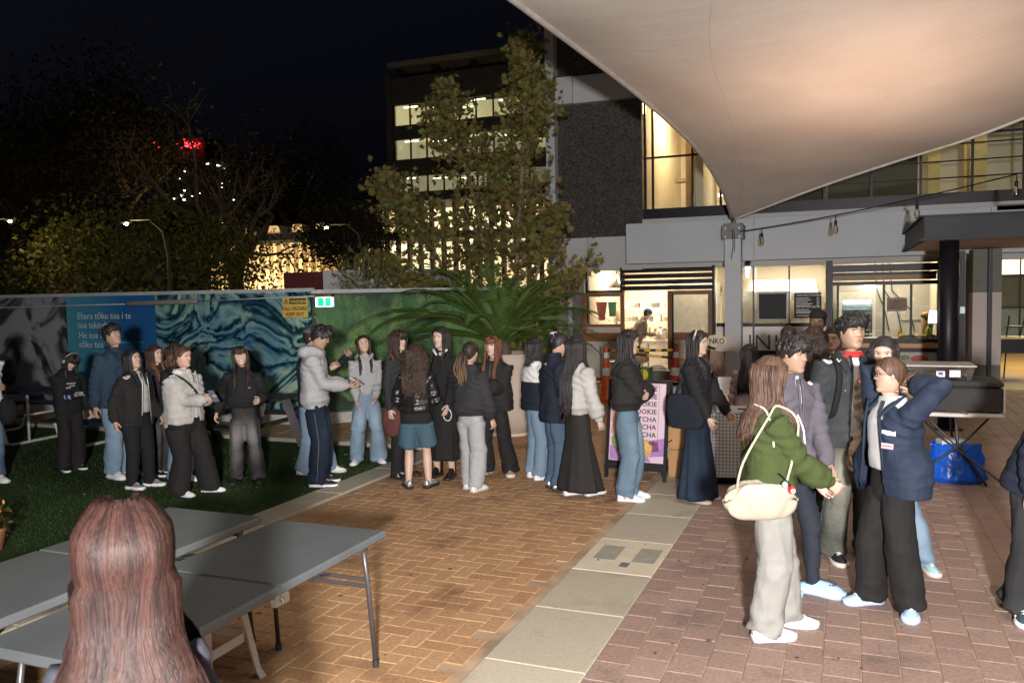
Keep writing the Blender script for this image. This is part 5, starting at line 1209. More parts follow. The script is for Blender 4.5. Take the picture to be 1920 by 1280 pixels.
def paua():
    m, N, L, B = nt('mural_paua'); tc = N.new('ShaderNodeTexCoord'); B.inputs['Roughness'].default_value = .4
    mp = N.new('ShaderNodeMapping'); mp.inputs['Rotation'].default_value = (0, R(-28), 0); L.new(tc.outputs['Object'], mp.inputs[0])
    n = N.new('ShaderNodeTexNoise'); n.inputs['Scale'].default_value = .8; n.inputs['Detail'].default_value = 7; n.inputs['Distortion'].default_value = 1.5; L.new(mp.outputs[0], n.inputs[0])
    ml = N.new('ShaderNodeMath'); ml.operation = 'MULTIPLY'; ml.inputs[1].default_value = 8; L.new(n.outputs[0], ml.inputs[0]); fr = N.new('ShaderNodeMath'); fr.operation = 'FRACT'; L.new(ml.outputs[0], fr.inputs[0])
    cr = N.new('ShaderNodeValToRGB'); e = cr.color_ramp.elements; e[0].color = (.004, .012, .02, 1); e[1].position = 1; e[1].color = (.01, .06, .10, 1)
    for ps, c in ((.10, (.01, .04, .07)), (.22, (.12, .27, .30)), (.42, (.42, .52, .48)), (.58, (.25, .40, .33)), (.72, (.11, .25, .31)), (.9, (.03, .07, .10))): x = e.new(ps); x.color = (*c, 1)
    L.new(fr.outputs[0], cr.inputs[0])
    v = N.new('ShaderNodeTexVoronoi'); v.inputs['Scale'].default_value = 22; L.new(mp.outputs[0], v.inputs[0]); r2 = N.new('ShaderNodeValToRGB'); r2.color_ramp.elements[0].position = .12; r2.color_ramp.elements[1].position = .3; r2.color_ramp.elements[0].color = (.25, .25, .25, 1); L.new(v.outputs['Distance'], r2.inputs[0])
    n4 = N.new('ShaderNodeTexNoise'); n4.inputs['Scale'].default_value = 2.2; L.new(tc.outputs['Object'], n4.inputs[0]); r4 = N.new('ShaderNodeValToRGB'); r4.color_ramp.elements[0].position = .5; r4.color_ramp.elements[1].position = .6; L.new(n4.outputs[0], r4.inputs[0])
    mx = N.new('ShaderNodeMix'); mx.data_type = 'RGBA'; mx.blend_type = 'MULTIPLY'; L.new(r4.outputs[0], mx.inputs[0]); L.new(cr.outputs[0], mx.inputs[6]); L.new(r2.outputs[0], mx.inputs[7])
    n5 = N.new('ShaderNodeTexNoise'); n5.inputs['Scale'].default_value = 1.1; n5.inputs['Detail'].default_value = 3; L.new(tc.outputs['Object'], n5.inputs[0]); r5 = N.new('ShaderNodeValToRGB'); r5.color_ramp.elements[0].position = .35; r5.color_ramp.elements[1].position = .65; r5.color_ramp.elements[0].color = (.3, .5, .7, 1); r5.color_ramp.elements[1].color = (1.0, 1.0, .8, 1); L.new(n5.outputs[0], r5.inputs[0])
    m3 = N.new('ShaderNodeMix'); m3.data_type = 'RGBA'; m3.blend_type = 'MULTIPLY'; m3.inputs[0].default_value = 1; L.new(mx.outputs[2], m3.inputs[6]); L.new(r5.outputs[0], m3.inputs[7])
    L.new(m3.outputs[2], B.inputs['Base Color']); return m
mw = thing('mural_wall', 'long printed hoarding: monochrome photo, blue text panel, shell pattern and ferns', 'wall', (0, 0, 0))
zt_ = FZ(290, 553, MY); zk = .17; M_RAIL = pm('rail_grey', (.40, .41, .42), .6)
x125, x293, x580 = FX(126, MY, 620), FX(293, MY, 620), FX(583, MY, 640)
def mpan(nm, mat, xa, xb, n=1):
    for k in range(n):
        a = xa+(xb-xa)*k/n; b_ = xa+(xb-xa)*(k+1)/n; m_ = MB(); m_.box(a+.003-xa, b_-.003-xa, 0, .06, zk, zt_); o = m_.build(nm, mat, mw, loc=(xa, MY, 0))
mpan('mural_panel', bwmural(), x125-8, x125, 4); mpan('mural_panel', blue(), x125, x293, 2); mpan('mural_panel', paua(), x293, x580, 3)
m_ = MB(); m_.box(-22, x580+.03, MY-.02, MY+.10, zt_+.001, zt_+.06); m_.build('top_rail', M_RAIL, mw)
m_ = MB(); m_.box(-22, x580+.03, MY-.16, MY+.05, -.02, zk-.002, bevel=.01); m_.build('kerb', pm('kerb_white', (.45, .45, .42), .8), mw)
# teal stripes low on the blue panel
for q in range(5): m_ = MB(); m_.box(FX(176, MY, 700), x293-.3, MY-.004, MY-.001, .62+.16*q, .66+.16*q); m_.build('stripe', pm('stripe_teal', (.06, .26, .32), .5), mw)
cream = pm('mural_letter', (.55, .60, .58), .5)
for k, s_ in enumerate(('Ehara tōku toa i te', 'toa takitahi', 'He toa takitini', 'tōku toa')):
    yy = (598, 615, 634, 651)[k]; text(s_, .165, cream, mw, MXZ(FX((145, 146, 148, 149)[k], MY, yy), MY-.004, FZ(150, yy, MY)), spacing=1.02, shear=.06)
# fern corner
A0 = Vector((x580+.02, MY+.02, 0)); B0 = Vector((-4.98, 14.55, 0)); D = (B0-A0); LN = D.length; ang = math.atan2(D.y, D.x); MF = Matrix.Translation(A0)@Matrix.Rotation(ang, 4, 'Z')
fern_base = pm('fern_ground', (.022, .045, .022), .6, .9, 3, detail=8); fern_l = [pm('fern_a', (.10, .22, .05), .6, .3, 9), pm('fern_b', (.17, .29, .09), .6, .3, 9), pm('fern_c', (.04, .13, .05), .6, .3, 9)]
npn = 4
for k in range(npn): m_ = MB(); m_.box(LN*k/npn+.003, LN*(k+1)/npn-.003, 0, .06, zk, zt_-.03, MF); m_.build('fern_panel', fern_base, mw)
m_ = MB(); m_.box(0, LN, -.02, .08, zt_-.029, zt_+.03, MF); m_.build('top_rail', M_RAIL, mw); m_ = MB(); m_.box(0.05, LN, -.14, .05, -.02, zk-.002, MF, bevel=.01); m_.build('kerb', pm('kerb_white', (.45, .45, .42), .8), mw)
rs = np.random.RandomState(12)
for li in range(3):
    m_ = MB()
    for q in range(34):
        x = rs.uniform(.0, LN-.2); z = rs.uniform(.0, 1.75); a = rs.uniform(.3, 2.5); L_ = rs.uniform(.9, 1.5); cur = rs.uniform(-1.1, .9); pos = np.array([x, z]); aa = a; N_ = 34; pr_ = []
        for t in range(N_):
            u = t/N_; aa = a+cur*u; pos = pos+L_/N_*np.array([cos(aa), sin(aa)]); w_ = .24*math.sin(pi*min(1, u*1.05+.12))**.7*(1-.3*u)
            for sd in (1, -1):
                b_ = aa+sd*1.15; d_ = np.array([cos(b_), sin(b_)]); pn = np.array([-d_[1], d_[0]])*.0062; tipp = pos+d_*w_
                P4 = [pos-pn, pos+d_*w_*.6-pn*1.1, tipp, pos+d_*w_*.6+pn*1.1, pos+pn]
                if all(.02 < p[0] < LN-.02 and zk+.01 < p[1] < zt_-.05 for p in P4):
                    m_.add([(p[0], -.0015-.0012*li-.0003*(q % 3), p[1]) for p in P4], [(0, 1, 2, 3, 4)], MF)
    tag(m_.build('fern_print', fern_l[li], mw), kind='stuff')
# warning sign
ws = thing('warning_sign', 'yellow WARNING FALL HAZARD KEEP OUT sign at the top of the shell mural', 'sign', (FX(553, MY-.03, 578), MY-.03, FZ(553, 595, MY-.03))); sw = (FX(577, MY, 575)-FX(530, MY, 575))/2; sh_ = FZ(553, 557, MY)-FZ(553, 595, MY)
m_ = MB(); m_.box(-sw, sw, 0, .008, 0, sh_); m_.build('plate', pm('sign_yellow', (.62, .40, .10), .45, .03), ws); blk = pm('sign_black', (.02, .018, .015), .5)
m_ = MB(); m_.box(-sw*.42, sw*.92, -.003, -.001, sh_*.66, sh_*.93); m_.build('word_bar', blk, ws); text('WARNING', sh_*.22, pm('sign_yellow', (.62, .40, .10), .45), ws, MXZ(-sw*.36, -.0045, sh_*.71), offset=.002)
m_ = MB(); m_.prism([(-sw*.9, sh_*.67), (-sw*.48, sh_*.67), (-sw*.69, sh_*.92)], -.003, -.001, Matrix(((1, 0, 0, 0), (0, 0, 1, 0), (0, 1, 0, 0), (0, 0, 0, 1)))); m_.build('triangle', blk, ws); m_ = MB(); m_.prism([(-sw*.82, sh_*.695), (-sw*.56, sh_*.695), (-sw*.69, sh_*.86)], -.0045, -.0035, Matrix(((1, 0, 0, 0), (0, 0, 1, 0), (0, 1, 0, 0), (0, 0, 0, 1)))); m_.build('triangle_inner', pm('sign_yellow', (.62, .40, .10), .45), ws); text('!', sh_*.16, blk, ws, MXZ(-sw*.72, -.006, sh_*.71), offset=.002)
text('FALL HAZARD', sh_*.235, blk, ws, MXZ(0, -.002, sh_*.36), align='CENTER', offset=.001); text('KEEP OUT', sh_*.235, blk, ws, MXZ(0, -.002, sh_*.08), align='CENTER', offset=.001)
# exit sign
ex_ = thing('exit_sign', 'glowing green running man exit sign with a dark red cap', 'sign', (FX(606, 10.95, 565), 10.95, FZ(606, 576, 10.95)), R(8)); m_ = MB(); m_.box(-.135, .135, 0, .10, 0, .16, bevel=.01); m_.build('case', emit('sign_case', (.8, .95, .95), .42), ex_)
m_ = MB(); m_.box(-.085, .125, -.006, -.001, .02, .145); m_.build('green_face', emit('exit_green', (.0, .40, .16), .9, (.0, .25, .12)), ex_); m_ = MB(); m_.box(-.14, .14, -.01, .11, .161, .20, bevel=.006); m_.build('cap', pm('maroon', (.12, .02, .02), .5), ex_); m_ = MB(); m_.tube([(0, .05, .19), (0, .15, .19), (0, .15, .05)], .012, 6); m_.build('bracket', M_RAIL, ex_)
wf = emit('exit_white', (.9, 1, 1), .8); m_ = MB(); m_.box(.008, .038, -.010, -.007, .03, .135); m_.build('pictogram_door', wf, ex_); m_ = MB(); gp = emit('exit_green', (.0, .40, .16), .9); m_.ell((.022, -.012, .115), .009, .002, .009, 8, 5); m_.tube([(.022, -.012, .10), (.018, -.012, .07)], .007, 6); m_.tube([(.018, -.012, .07), (.035, -.012, .055), (.03, -.012, .036)], .005, 6); m_.tube([(.018, -.012, .07), (.008, -.012, .055), (.004, -.012, .04)], .005, 6); m_.tube([(.008, -.012, .09), (.022, -.012, .098), (.038, -.012, .085)], .004, 6); m_.build('pictogram_man', gp, ex_)
lamp('exit_glow', 'POINT', (FX(606, 10.8, 565), 10.75, 1.95), 1.5, (.5, 1, .8), .06)
# conduit and tube light casing
m_ = MB(); m_.tube([(FX(q[0], MY-.12, q[1]), MY-.12, FZ(q[0], q[1], MY-.12)) for q in ((-60, 580), (0, 577), (120, 573), (238, 570))], .012, 6); m_.tube([(FX(q[0], MY-.12, q[1]), MY-.12, FZ(q[0], q[1], MY-.12)) for q in ((370, 565), (470, 560), (590, 555))], .010, 6); tag(m_.build('conduit', M_RAIL, None, True), 'thin white conduit running along the top of the mural', 'conduit')
m_ = MB(); m_.tube([(FX(q[0], MY-.12, q[1]), MY-.12, FZ(q[0], q[1], MY-.12)) for q in ((236, 569), (242, 569), (364, 565), (370, 565))], [.02, .045, .045, .02], 10); tag(m_.build('light_casing', pm('casing_brown', (.22, .20, .18), .6), None, True), 'unlit tubular light casing fixed above the blue panel', 'light fitting')
# container roofs behind
cn = thing('site_container', 'dark red and white site cabin roof showing above the hoarding', 'cabin', (0, 0, 0)); m_ = MB(); m_.box(FX(533, 14), FX(604, 14), 14, 16.5, 0, FZ(540, 511, 14), bevel=.01); m_.build('red_cladding', pm('maroon2', (.09, .018, .018), .6, .2), cn); m_ = MB(); m_.box(FX(604, 14)+.004, FX(604, 14)+1.9, 14.05, 16.5, 0, FZ(620, 507, 14.05), bevel=.01); m_.build('white_cladding', M_WHITE, cn)
# ------------------------------------------------------------------ far buildings
def fx(px, Y, py=400): return ony(px, py, Y).x
def fz(px, py, Y): return ony(px, py, Y).z
TY = 60.0
tb = thing('office_tower', 'tall dark office block with lit ribbon windows behind the sycamore', 'building', (0, 0, 0))
M_TC = pm('tower_concrete', (.10, .09, .075), .85, .2, 1.5); M_TD = pm('tower_dark', (.03, .028, .025), .8, .2, 1)
x0, x1 = fx(737, TY, 250), fx(1060, TY, 250); WING = emit('office_glow', (1, .80, .36), .26); WING2 = emit('office_tubes', (1, .88, .55), 5)
WINGS = [emit('office_glow_%d' % k, (1, .80, .36), v) for k, v in enumerate((.24, .10, .05, .03, .03))]  # office room walls glow by themselves to imitate lit interiors
rows = [(197, 236), (262, 300), (332, 362), (395, 428), (455, 500)]
zprev = fz(748, 176, TY); ztop = fz(748, 138, TY)
part('upper_storey', M_TD, (x0+.4, x1, TY+.5, TY+14, zprev+1.2, ztop), parent=tb); part('parapet', M_TC, (x0, x1, TY, TY+14, zprev, zprev+1.25), parent=tb)
part('roof_slab', pm('roof_pale', (.30, .26, .17), .8), (fx(728, TY-1.5, 125), x1, TY-1.6, TY+15, ztop+.02, ztop+.45), parent=tb)
for q in range(6): part('roof_outrigger', M_TD, (x0+1+3.2*q, x0+1.4+3.2*q, TY-1.2, TY-.2, ztop-.4, ztop+.015), parent=tb)
for q in range(3): part('upper_window', pm('dark_glass', (.01, .012, .018), .15), (x0+1+4.5*q, x0+5+4.5*q, TY+.42, TY+.49, zprev+1.6, ztop-.3), parent=tb)
for ri, (a, b_) in enumerate(rows):
    za, zb_ = fz(748, a, TY), fz(748, b_, TY)
    part('spandrel', M_TC, (x0, x1, TY, TY+.4, za+.001, zprev-.001), parent=tb)
    part('room_side', WINGS[ri], (x0+.01, x0+.1, TY+.42, TY+3.9, zb_-.6, za+.6), parent=tb); part('room_back', WINGS[ri], (x0, x1, TY+4, TY+4.1, zb_-.6, za+.6), parent=tb)
    for q in range((9, 6, 3, 3, 2)[ri]): part('ceiling_tube', WING2, (x0+.5+2.0*q, x0+1.7+2.0*q, TY+1+(q % 3), TY+1.12+(q % 3), za-.05, za+.02), parent=tb)
    for q in range(13): part('mullion', M_BLK, (x0+1.45*q, x0+.10+1.45*q, TY+.1, TY+.25, zb_, za), parent=tb)
    part('window_glass', M_GL, (x0, x1, TY+.3, TY+.32, zb_, za), parent=tb)
    zprev = zb_
part('base', M_TC, (x0, x1, TY, TY+.4, 0, zprev-.001), parent=tb)
part('corner_post', M_TC, (x0-.5, x0-.02, TY-.2, TY+.5, 0, ztop), parent=tb)
# lit lower block seen through the leaves
LY = 36.0; lb_ = thing('lit_lower_block', 'low warmly lit glass block glowing through the sycamore leaves', 'building', (0, 0, 0))
xa, xb = fx(660, LY, 450), fx(1050, LY, 450)
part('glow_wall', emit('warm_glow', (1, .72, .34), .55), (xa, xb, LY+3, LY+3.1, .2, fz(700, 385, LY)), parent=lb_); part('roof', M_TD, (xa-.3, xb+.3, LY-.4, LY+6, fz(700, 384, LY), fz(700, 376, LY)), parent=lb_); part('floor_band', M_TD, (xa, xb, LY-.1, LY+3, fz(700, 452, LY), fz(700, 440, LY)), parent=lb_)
for q in range(17): part('column', M_TC, (xa+q*.62, xa+.14+q*.62, LY, LY+.3, 0, fz(700, 386, LY)), parent=lb_)
hot = emit('hot_lamp', (1, .80, .5), 26)
rs = np.random.RandomState(9)
m_ = MB()
for q in range(42):
    x = rs.uniform(xa+.2, xb-.2); z = rs.uniform(fz(700, 500, LY), fz(700, 392, LY)); part('window_lamp', hot, (x, x+.12, LY+2.2, LY+2.3, z, z+.12), parent=lb_)
# library with pale fins
NY = 48.0; nb_ = thing('library', 'low floodlit building with a row of pale vertical fins and gabled roof lights', 'building', (0, 0, 0))
xa, xb = fx(395, NY, 500), fx(660, NY, 500); zt2 = fz(500, 458, NY); M_FIN = pm('fin_cream', (.60, .50, .36), .7, .08, 3)
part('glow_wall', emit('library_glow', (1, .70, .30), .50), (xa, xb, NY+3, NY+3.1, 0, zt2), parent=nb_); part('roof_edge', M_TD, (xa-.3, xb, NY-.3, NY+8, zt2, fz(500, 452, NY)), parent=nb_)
nf = 17
for q in range(nf): part('fin', M_FIN, (xa+(xb-xa)*(q+.15)/nf, xa+(xb-xa)*(q+.55)/nf, NY-.2, NY+.6, 0, zt2-.002), parent=nb_)
for q in range(nf):
    if q % 2: part('soffit_lamp', hot, (xa+(xb-xa)*(q+.7)/nf, xa+(xb-xa)*(q+.7)/nf+.12, NY+1, NY+1.12, zt2-.35, zt2-.2), parent=nb_)
for q in range(5):
    cxg = fx(470+44*q, NY, 440); m_ = MB(); zr = fz(500, 452, NY)+.01; zp = fz(500, 424, NY)
    m_.rings([[(cxg-.75, NY, zr), (cxg+.75, NY, zr), (cxg+.35, NY, zp), (cxg-.35, NY, zp)], [(cxg-.75, NY+3, zr), (cxg+.75, NY+3, zr), (cxg+.35, NY+3, zp), (cxg-.35, NY+3, zp)]]); m_.build('roof_light', M_FIN, nb_)
lamp('fin_floodlight', 'AREA', ((xa+xb)/2, NY-3, .6), 900, (1, .72, .36), 5, target=((xa+xb)/2, NY, 3), sy=1)
# tower with red lights far away
RY = 260.0; rt_ = thing('far_tower', 'distant dark tower with a band of red lights seen through the branches', 'tower', (0, 0, 0))
cx_ = fx(350, RY, 270); part('shaft', M_TD, (cx_-7, cx_+7, RY+2, RY+14, 0, fz(350, 258, RY)), parent=rt_)
redl = emit('red_lamp', (1, .02, .03), 5); whl = emit('far_lamp', (1, .9, .6), 4)
for q in range(60):
    px = 350+rs.normal()*10; py = 272+rs.normal()*3.2+abs(px-350)*-.1; x, z = fx(px, RY, py), fz(px, py, RY); s_ = rs.uniform(.2, .42); part('red_lamp', redl, (x-s_, x+s_, RY, RY+.4, z-s_*.8, z+s_*.8), parent=rt_)
for (px, py) in ((289, 268), (298, 276), (291, 278)): x, z = fx(px, RY, py), fz(px, py, RY); part('red_lamp', redl, (x-.3, x+.3, RY, RY+.4, z-.3, z+.3), parent=rt_)
ofb = thing('far_office', 'distant dark office block with a few lit windows behind the bare trees', 'building', (0, 0, 0)); OY = 150.0
part('body', pm('night_block', (.006, .006, .008), .9), (fx(300, OY, 350), fx(470, OY, 350), OY+1, OY+20, 0, fz(380, 300, OY)), parent=ofb)
for (cxp, cyp, n_, sp) in ((400, 315, 9, 22), (338, 325, 5, 12), (418, 345, 12, 16), (330, 368, 9, 22), (370, 366, 5, 12), (410, 425, 8, 24), (432, 380, 4, 10)):
    for q in range((n_+1)//2):
        px, py = cxp+rs.normal()*sp*.6, cyp+rs.normal()*5; x, z = fx(px, OY, py), fz(px, py, OY); s_ = rs.uniform(.08, .2); part('lit_window', whl, (x-s_*1.4, x+s_*1.4, OY, OY+.2, z-s_*.7, z+s_*.7), parent=ofb)
# street lamps
def street(px, py, Yd, side, lab, e):
    P = Vector(ony(px, py, Yd)); base = Vector((P.x+side*1.4, P.y, 0)); t = thing('street_lamp', lab, 'street lamp', base); m_ = MB()
    m_.tube([(0, 0, 0), (0, 0, P.z*.55), (0, 0, P.z-.9), (-side*.15, 0, P.z-.25), (-side*.6, 0, P.z+.08), (-side*1.4, 0, P.z+.1)], [.06, .05, .035, .028, .02, .02], 8); m_.build('pole', pm('pole_grey', (.03, .03, .025), .8), t, True)
    m_ = MB(); m_.box(-side*1.4-.16, -side*1.4+.13, -.06, .06, P.z+.025, P.z+.07, bevel=.03); m_.build('lamp_head', M_STEEL, t); m_ = MB(); m_.ell((-side*1.4, 0, P.z), .06, .045, .03, 12, 6); m_.build('lens', emit('street_lens', (.80, .78, 1), 60), t)
    lamp('street_lamp_light', 'POINT', (P.x, P.y, P.z-.3), e, (1, .80, .30), .3)
street(237, 420, 17, 1, 'street lamp with a curved arm behind the mural, lamp head lit', 75)
street(18, 415, 17.5, -1, 'lit street lamp near the left edge among the trees', 60)
street(612, 427, 24, 1, 'lit street lamp beside the pale fins', 30)

# ------------------------------------------------------------------ vegetation
def leafmat(name, cols, trans=.25, rough=.6):
    m, N, L, B = nt(name); ge = N.new('ShaderNodeNewGeometry'); cr = N.new('ShaderNodeValToRGB'); e = cr.color_ramp.elements
    e[0].color = (*cols[0], 1); e[1].color = (*cols[-1], 1); k = len(cols)
    for i, c in enumerate(cols[1:-1]): x = e.new((i+1)/(k-1)); x.color = (*c, 1)
    L.new(ge.outputs['Random Per Island'], cr.inputs[0]); L.new(cr.outputs[0], B.inputs['Base Color']); B.inputs['Roughness'].default_value = rough; B.inputs['Specular IOR Level'].default_value = .3
    tr = N.new('ShaderNodeBsdfTranslucent'); L.new(cr.outputs[0], tr.inputs[0]); mx = N.new('ShaderNodeMixShader'); mx.inputs[0].default_value = trans; L.new(B.outputs[0], mx.inputs[1]); L.new(tr.outputs[0], mx.inputs[2]); L.new(mx.outputs[0], N['Material Output'].inputs[0]); return m
MAPLE = np.array([(0, -.5), (.10, -.22), (.42, -.34), (.34, -.10), (.56, .12), (.26, .16), (.22, .34), (.06, .24), (0, .58), (-.06, .24), (-.22, .34), (-.26, .16), (-.56, .12), (-.34, -.10), (-.42, -.34), (-.10, -.22)])
QUADL = np.array([(0, -.5), (.22, -.1), (.16, .25), (0, .5), (-.16, .25), (-.22, -.1)])
def leaves(name, P, size, mat, parent, shape=MAPLE, droop=.5, seed=0, kind=None):
    r = np.random.RandomState(seed); n = len(P); k = len(shape); s = size*r.uniform(.55, 1.15, n)
    nrm = r.normal(size=(n, 3)); nrm[:, 2] = np.abs(nrm[:, 2])*droop+.25; nrm /= np.linalg.norm(nrm, axis=1)[:, None]
    a = r.normal(size=(n, 3)); a -= nrm*np.sum(a*nrm, 1)[:, None]; a /= np.linalg.norm(a, axis=1)[:, None]; b_ = np.cross(nrm, a)
    sh = np.vstack([[(0, 0)], shape]); fold = np.abs(sh[:, 0])*.35
    V = P[:, None, :]+s[:, None, None]*(sh[None, :, 0, None]*a[:, None, :]+sh[None, :, 1, None]*b_[:, None, :]+fold[None, :, None]*nrm[:, None, :])
    V = V.reshape(-1, 3); base = (np.arange(n)*(k+1))[:, None]; tri = np.array([(0, 1+i, 1+(i+1) % k) for i in range(k)])
    T = (base[:, :, None]+tri[None]).reshape(-1, 3)
    me = arr_mesh(name, V, tris=T); me.materials.append(mat); o = bpy.data.objects.new(name, me); link(o, parent)
    if kind: o['kind'] = kind
    return o
M_BARK = pm('bark', (.09, .065, .045), .9, .4, 6, bump=.6, bscale=20, stretch=(1, 1, .3))
def grow(mb, pts_out, p, d, L_, r, depth, rs, spread=.7, up=.15, nb=3, seg=5):
    pts = [p.copy()]; q = p.copy(); dd = d.copy()
    for s_ in range(seg):
        dd = unit(dd+rs.normal(size=3)*.16+np.array([0, 0, up*.3])); q = q+dd*L_/seg; pts.append(q.copy())
    mb.tube(pts, [max(.006, r*(1-.5*i/seg)) for i in range(seg+1)], 6 if depth > 1 else 4)
    if depth <= 1: pts_out.extend([pts[-1], pts[-2], pts[-3]])
    if depth == 0: return
    for b_ in range(nb+(1 if depth == 2 else 0)):
        t = rs.uniform(.35, 1); i = min(seg-1, int(t*seg)); pp = pts[i]+(pts[i+1]-pts[i])*(t*seg-i); nd = unit(dd+rs.normal(size=3)*spread+np.array([0, 0, up])); grow(mb, pts_out, pp, nd, L_*rs.uniform(.55, .8), r*.5, depth-1, rs, spread, up, nb, seg)
def tree(lab, base, trunkH, L_, r, seed, mat, leaf=.22, per=10, rad=.55, depth=3, lean=(0, 0), name='tree', group=None, nb=3, spread=.8, up=.2, cat='tree'):
    rs = np.random.RandomState(seed); t = thing(name, lab, cat, base, 0, group); mb = MB(); tips = []
    top = np.array([lean[0], lean[1], trunkH]); mb.tube([(0, 0, -.1), tuple(top*.5+rs.normal(size=3)*.08), tuple(top)], [r*1.15, r, r*.85], 10)
    for k in range(5):
        a = 2*pi*k/5+rs.rand(); grow(mb, tips, top*(.75+.25*rs.rand()), unit([cos(a)*.8, sin(a)*.8, .75]), L_, r*.55, depth, rs, spread, up, nb)
    mb.build('trunk', M_BARK, t, True)
    T = np.array(tips); P = np.repeat(T, per, 0)+rs.normal(size=(len(T)*per, 3))*rad
    leaves('crown', P, leaf, mat, t, QUADL, seed=seed); return t
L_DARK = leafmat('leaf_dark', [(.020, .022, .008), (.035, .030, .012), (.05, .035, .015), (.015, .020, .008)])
L_YEL = leafmat('leaf_yellowgreen', [(.07, .08, .016), (.12, .12, .025), (.09, .075, .025), (.04, .05, .012)], .35)
L_BRN = leafmat('leaf_brown', [(.06, .028, .010), (.09, .045, .015), (.04, .022, .010), (.03, .02, .01)])
def gp(px, Y): p = ony(px, 540, Y); return (p.x, Y, 0)
tree('big dark tree with forking trunk in front of the pale fins', gp(440, 27), 3.4, 3.2, .32, 3, L_BRN, .22, 3, .65, 3, nb=3, group=None)
tree('lamplit tree with pale crooked branches near the left, behind the monochrome mural', gp(160, 20.5), 1.9, 1.5, .24, 5, L_YEL, .20, 8, .5, 3, lean=(.2, 0))
tree('smaller tree between the curved street lamp and the big dark tree', gp(335, 23), 2.0, 1.7, .22, 8, L_YEL, .22, 8, .5, 3)
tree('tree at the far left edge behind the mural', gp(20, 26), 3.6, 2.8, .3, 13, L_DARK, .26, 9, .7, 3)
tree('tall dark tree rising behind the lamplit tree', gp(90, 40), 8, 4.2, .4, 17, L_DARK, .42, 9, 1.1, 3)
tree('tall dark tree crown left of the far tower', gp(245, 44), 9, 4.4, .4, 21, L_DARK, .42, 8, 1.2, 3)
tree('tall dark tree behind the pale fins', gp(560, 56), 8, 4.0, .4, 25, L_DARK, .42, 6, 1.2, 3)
tree('slim leafy tree beside the right end of the pale fins', gp(655, 34), 3.2, 1.7, .16, 29, L_DARK, .24, 7, .55, 3)
rs = np.random.RandomState(31); n = 26000; P = np.c_[rs.uniform(-46, -14, n), rs.uniform(20, 24, n), rs.rand(n)**1.4*3.4]
P[:, 2] *= .6+.4*np.sin(P[:, 0]*.9)**2; P = P[(P[:, 0]/P[:, 1] < -.98)]
tag(leaves('hedge', P, .22, L_YEL, None, QUADL, seed=4), 'dense dark hedge and shrubs behind the mural wall', 'hedge', kind='stuff')

# sycamore behind the fern wall
L_SYC = leafmat('leaf_sycamore', [(.11, .13, .03), (.21, .21, .05), (.16, .13, .045), (.24, .16, .055), (.08, .095, .024)], .3)
sy = thing('sycamore_tree', 'young sycamore with maple-like leaves and two tall leaders behind the cycad', 'tree', (0, 0, 0))
rs = np.random.RandomState(77); mb = MB(); LP = []
def leader(pxs, Yd, r0, reach, n_br):
    pts = [np.array(ony(a, b_, Yd)) for a, b_ in pxs]; pts[0][2] = 0; sp = spline(pts, np.linspace(0, 1, 30)); mb.tube(sp, np.linspace(r0, .008, 30), 7)
    for k in range(n_br):
        t = rs.uniform(.10, .98); i = t*29; i0 = min(28, int(i)); p = sp[i0]+(sp[i0+1]-sp[i0])*(i-i0); a = rs.rand()*2*pi
        L_ = reach(t)*rs.uniform(.6, 1.15); d = unit([cos(a), sin(a)*.8, rs.uniform(-.05, .75)]); q = [p]; dd = d
        for s_ in range(5): dd = unit(dd+rs.normal(size=3)*.15+np.array([0, 0, .10])); q.append(q[-1]+dd*L_/5)
        mb.tube(q, np.linspace(.014, .004, 6), 4)
        nl = int(8+L_*27)
        for _ in range(nl): u = rs.uniform(.15, 1.05)*5; j = min(4, int(u)); c = q[j]+(q[j+1]-q[j])*(u-j); LP.append(c+rs.normal(size=3)*np.array([.13, .13, .11])-np.array([0, 0, .03]))
leader([(960, 700), (970, 480), (980, 300), (984, 180), (984, 64)], 14.6, .07, lambda t: .36 if t > .8 else (.38+.85*(1-t)), 100)
leader([(950, 700), (905, 450), (868, 300), (842, 220), (830, 158)], 14.8, .055, lambda t: .16 if t > .8 else (.28+1.35*(1-t)), 72)
leader([(940, 700), (830, 500), (760, 400), (715, 340)], 14.2, .05, lambda t: .30+.85*(1-t), 70)
leader([(965, 700), (1000, 540), (1025, 460), (1030, 385)], 13.6, .04, lambda t: .25+.4*(1-t), 40)
leader([(970, 700), (1020, 560), (1075, 520), (1105, 490)], 12.4, .02, lambda t: .22, 18)
leader([(930, 700), (800, 560), (730, 520), (690, 500)], 13.8, .03, lambda t: .5, 50)
mb.build('trunk', pm('bark_pale', (.20, .15, .10), .85, .3, 8), sy, True)
leaves('crown', np.array(LP), .15, L_SYC, sy, MAPLE, droop=.6, seed=6)
# fine grassy shrub at the fern wall end
P = np.c_[rs.normal(-5.9, .45, 2600), rs.normal(14.3, .4, 2600), rs.normal(2.3, .35, 2600)]
leaves_ = thing('bamboo_shrub', 'fine-leaved bamboo shrub rising over the end of the fern wall', 'shrub', (ony(665, 540, 12.4).x, 12.4, 0)); m_ = MB(); pts_ = []
for k in range(34):
    a = rs.rand()*6.28; b_ = rs.uniform(.1, .5); h_ = rs.uniform(1.9, 2.75); c0 = rs.normal(size=2)*.08; tp = np.array([c0[0]+cos(a)*b_, c0[1]+sin(a)*b_, h_]); m_.tube([(c0[0], c0[1], 0), tuple((np.array([c0[0], c0[1], 0])+tp)/2+np.array([0, 0, .2])), tuple(tp)], [.008, .006, .003], 4)
    for q in range(38): u = rs.uniform(.45, 1.0); pts_.append(np.array([c0[0], c0[1], 0])*(1-u)+tp*u+rs.normal(size=3)*.09)
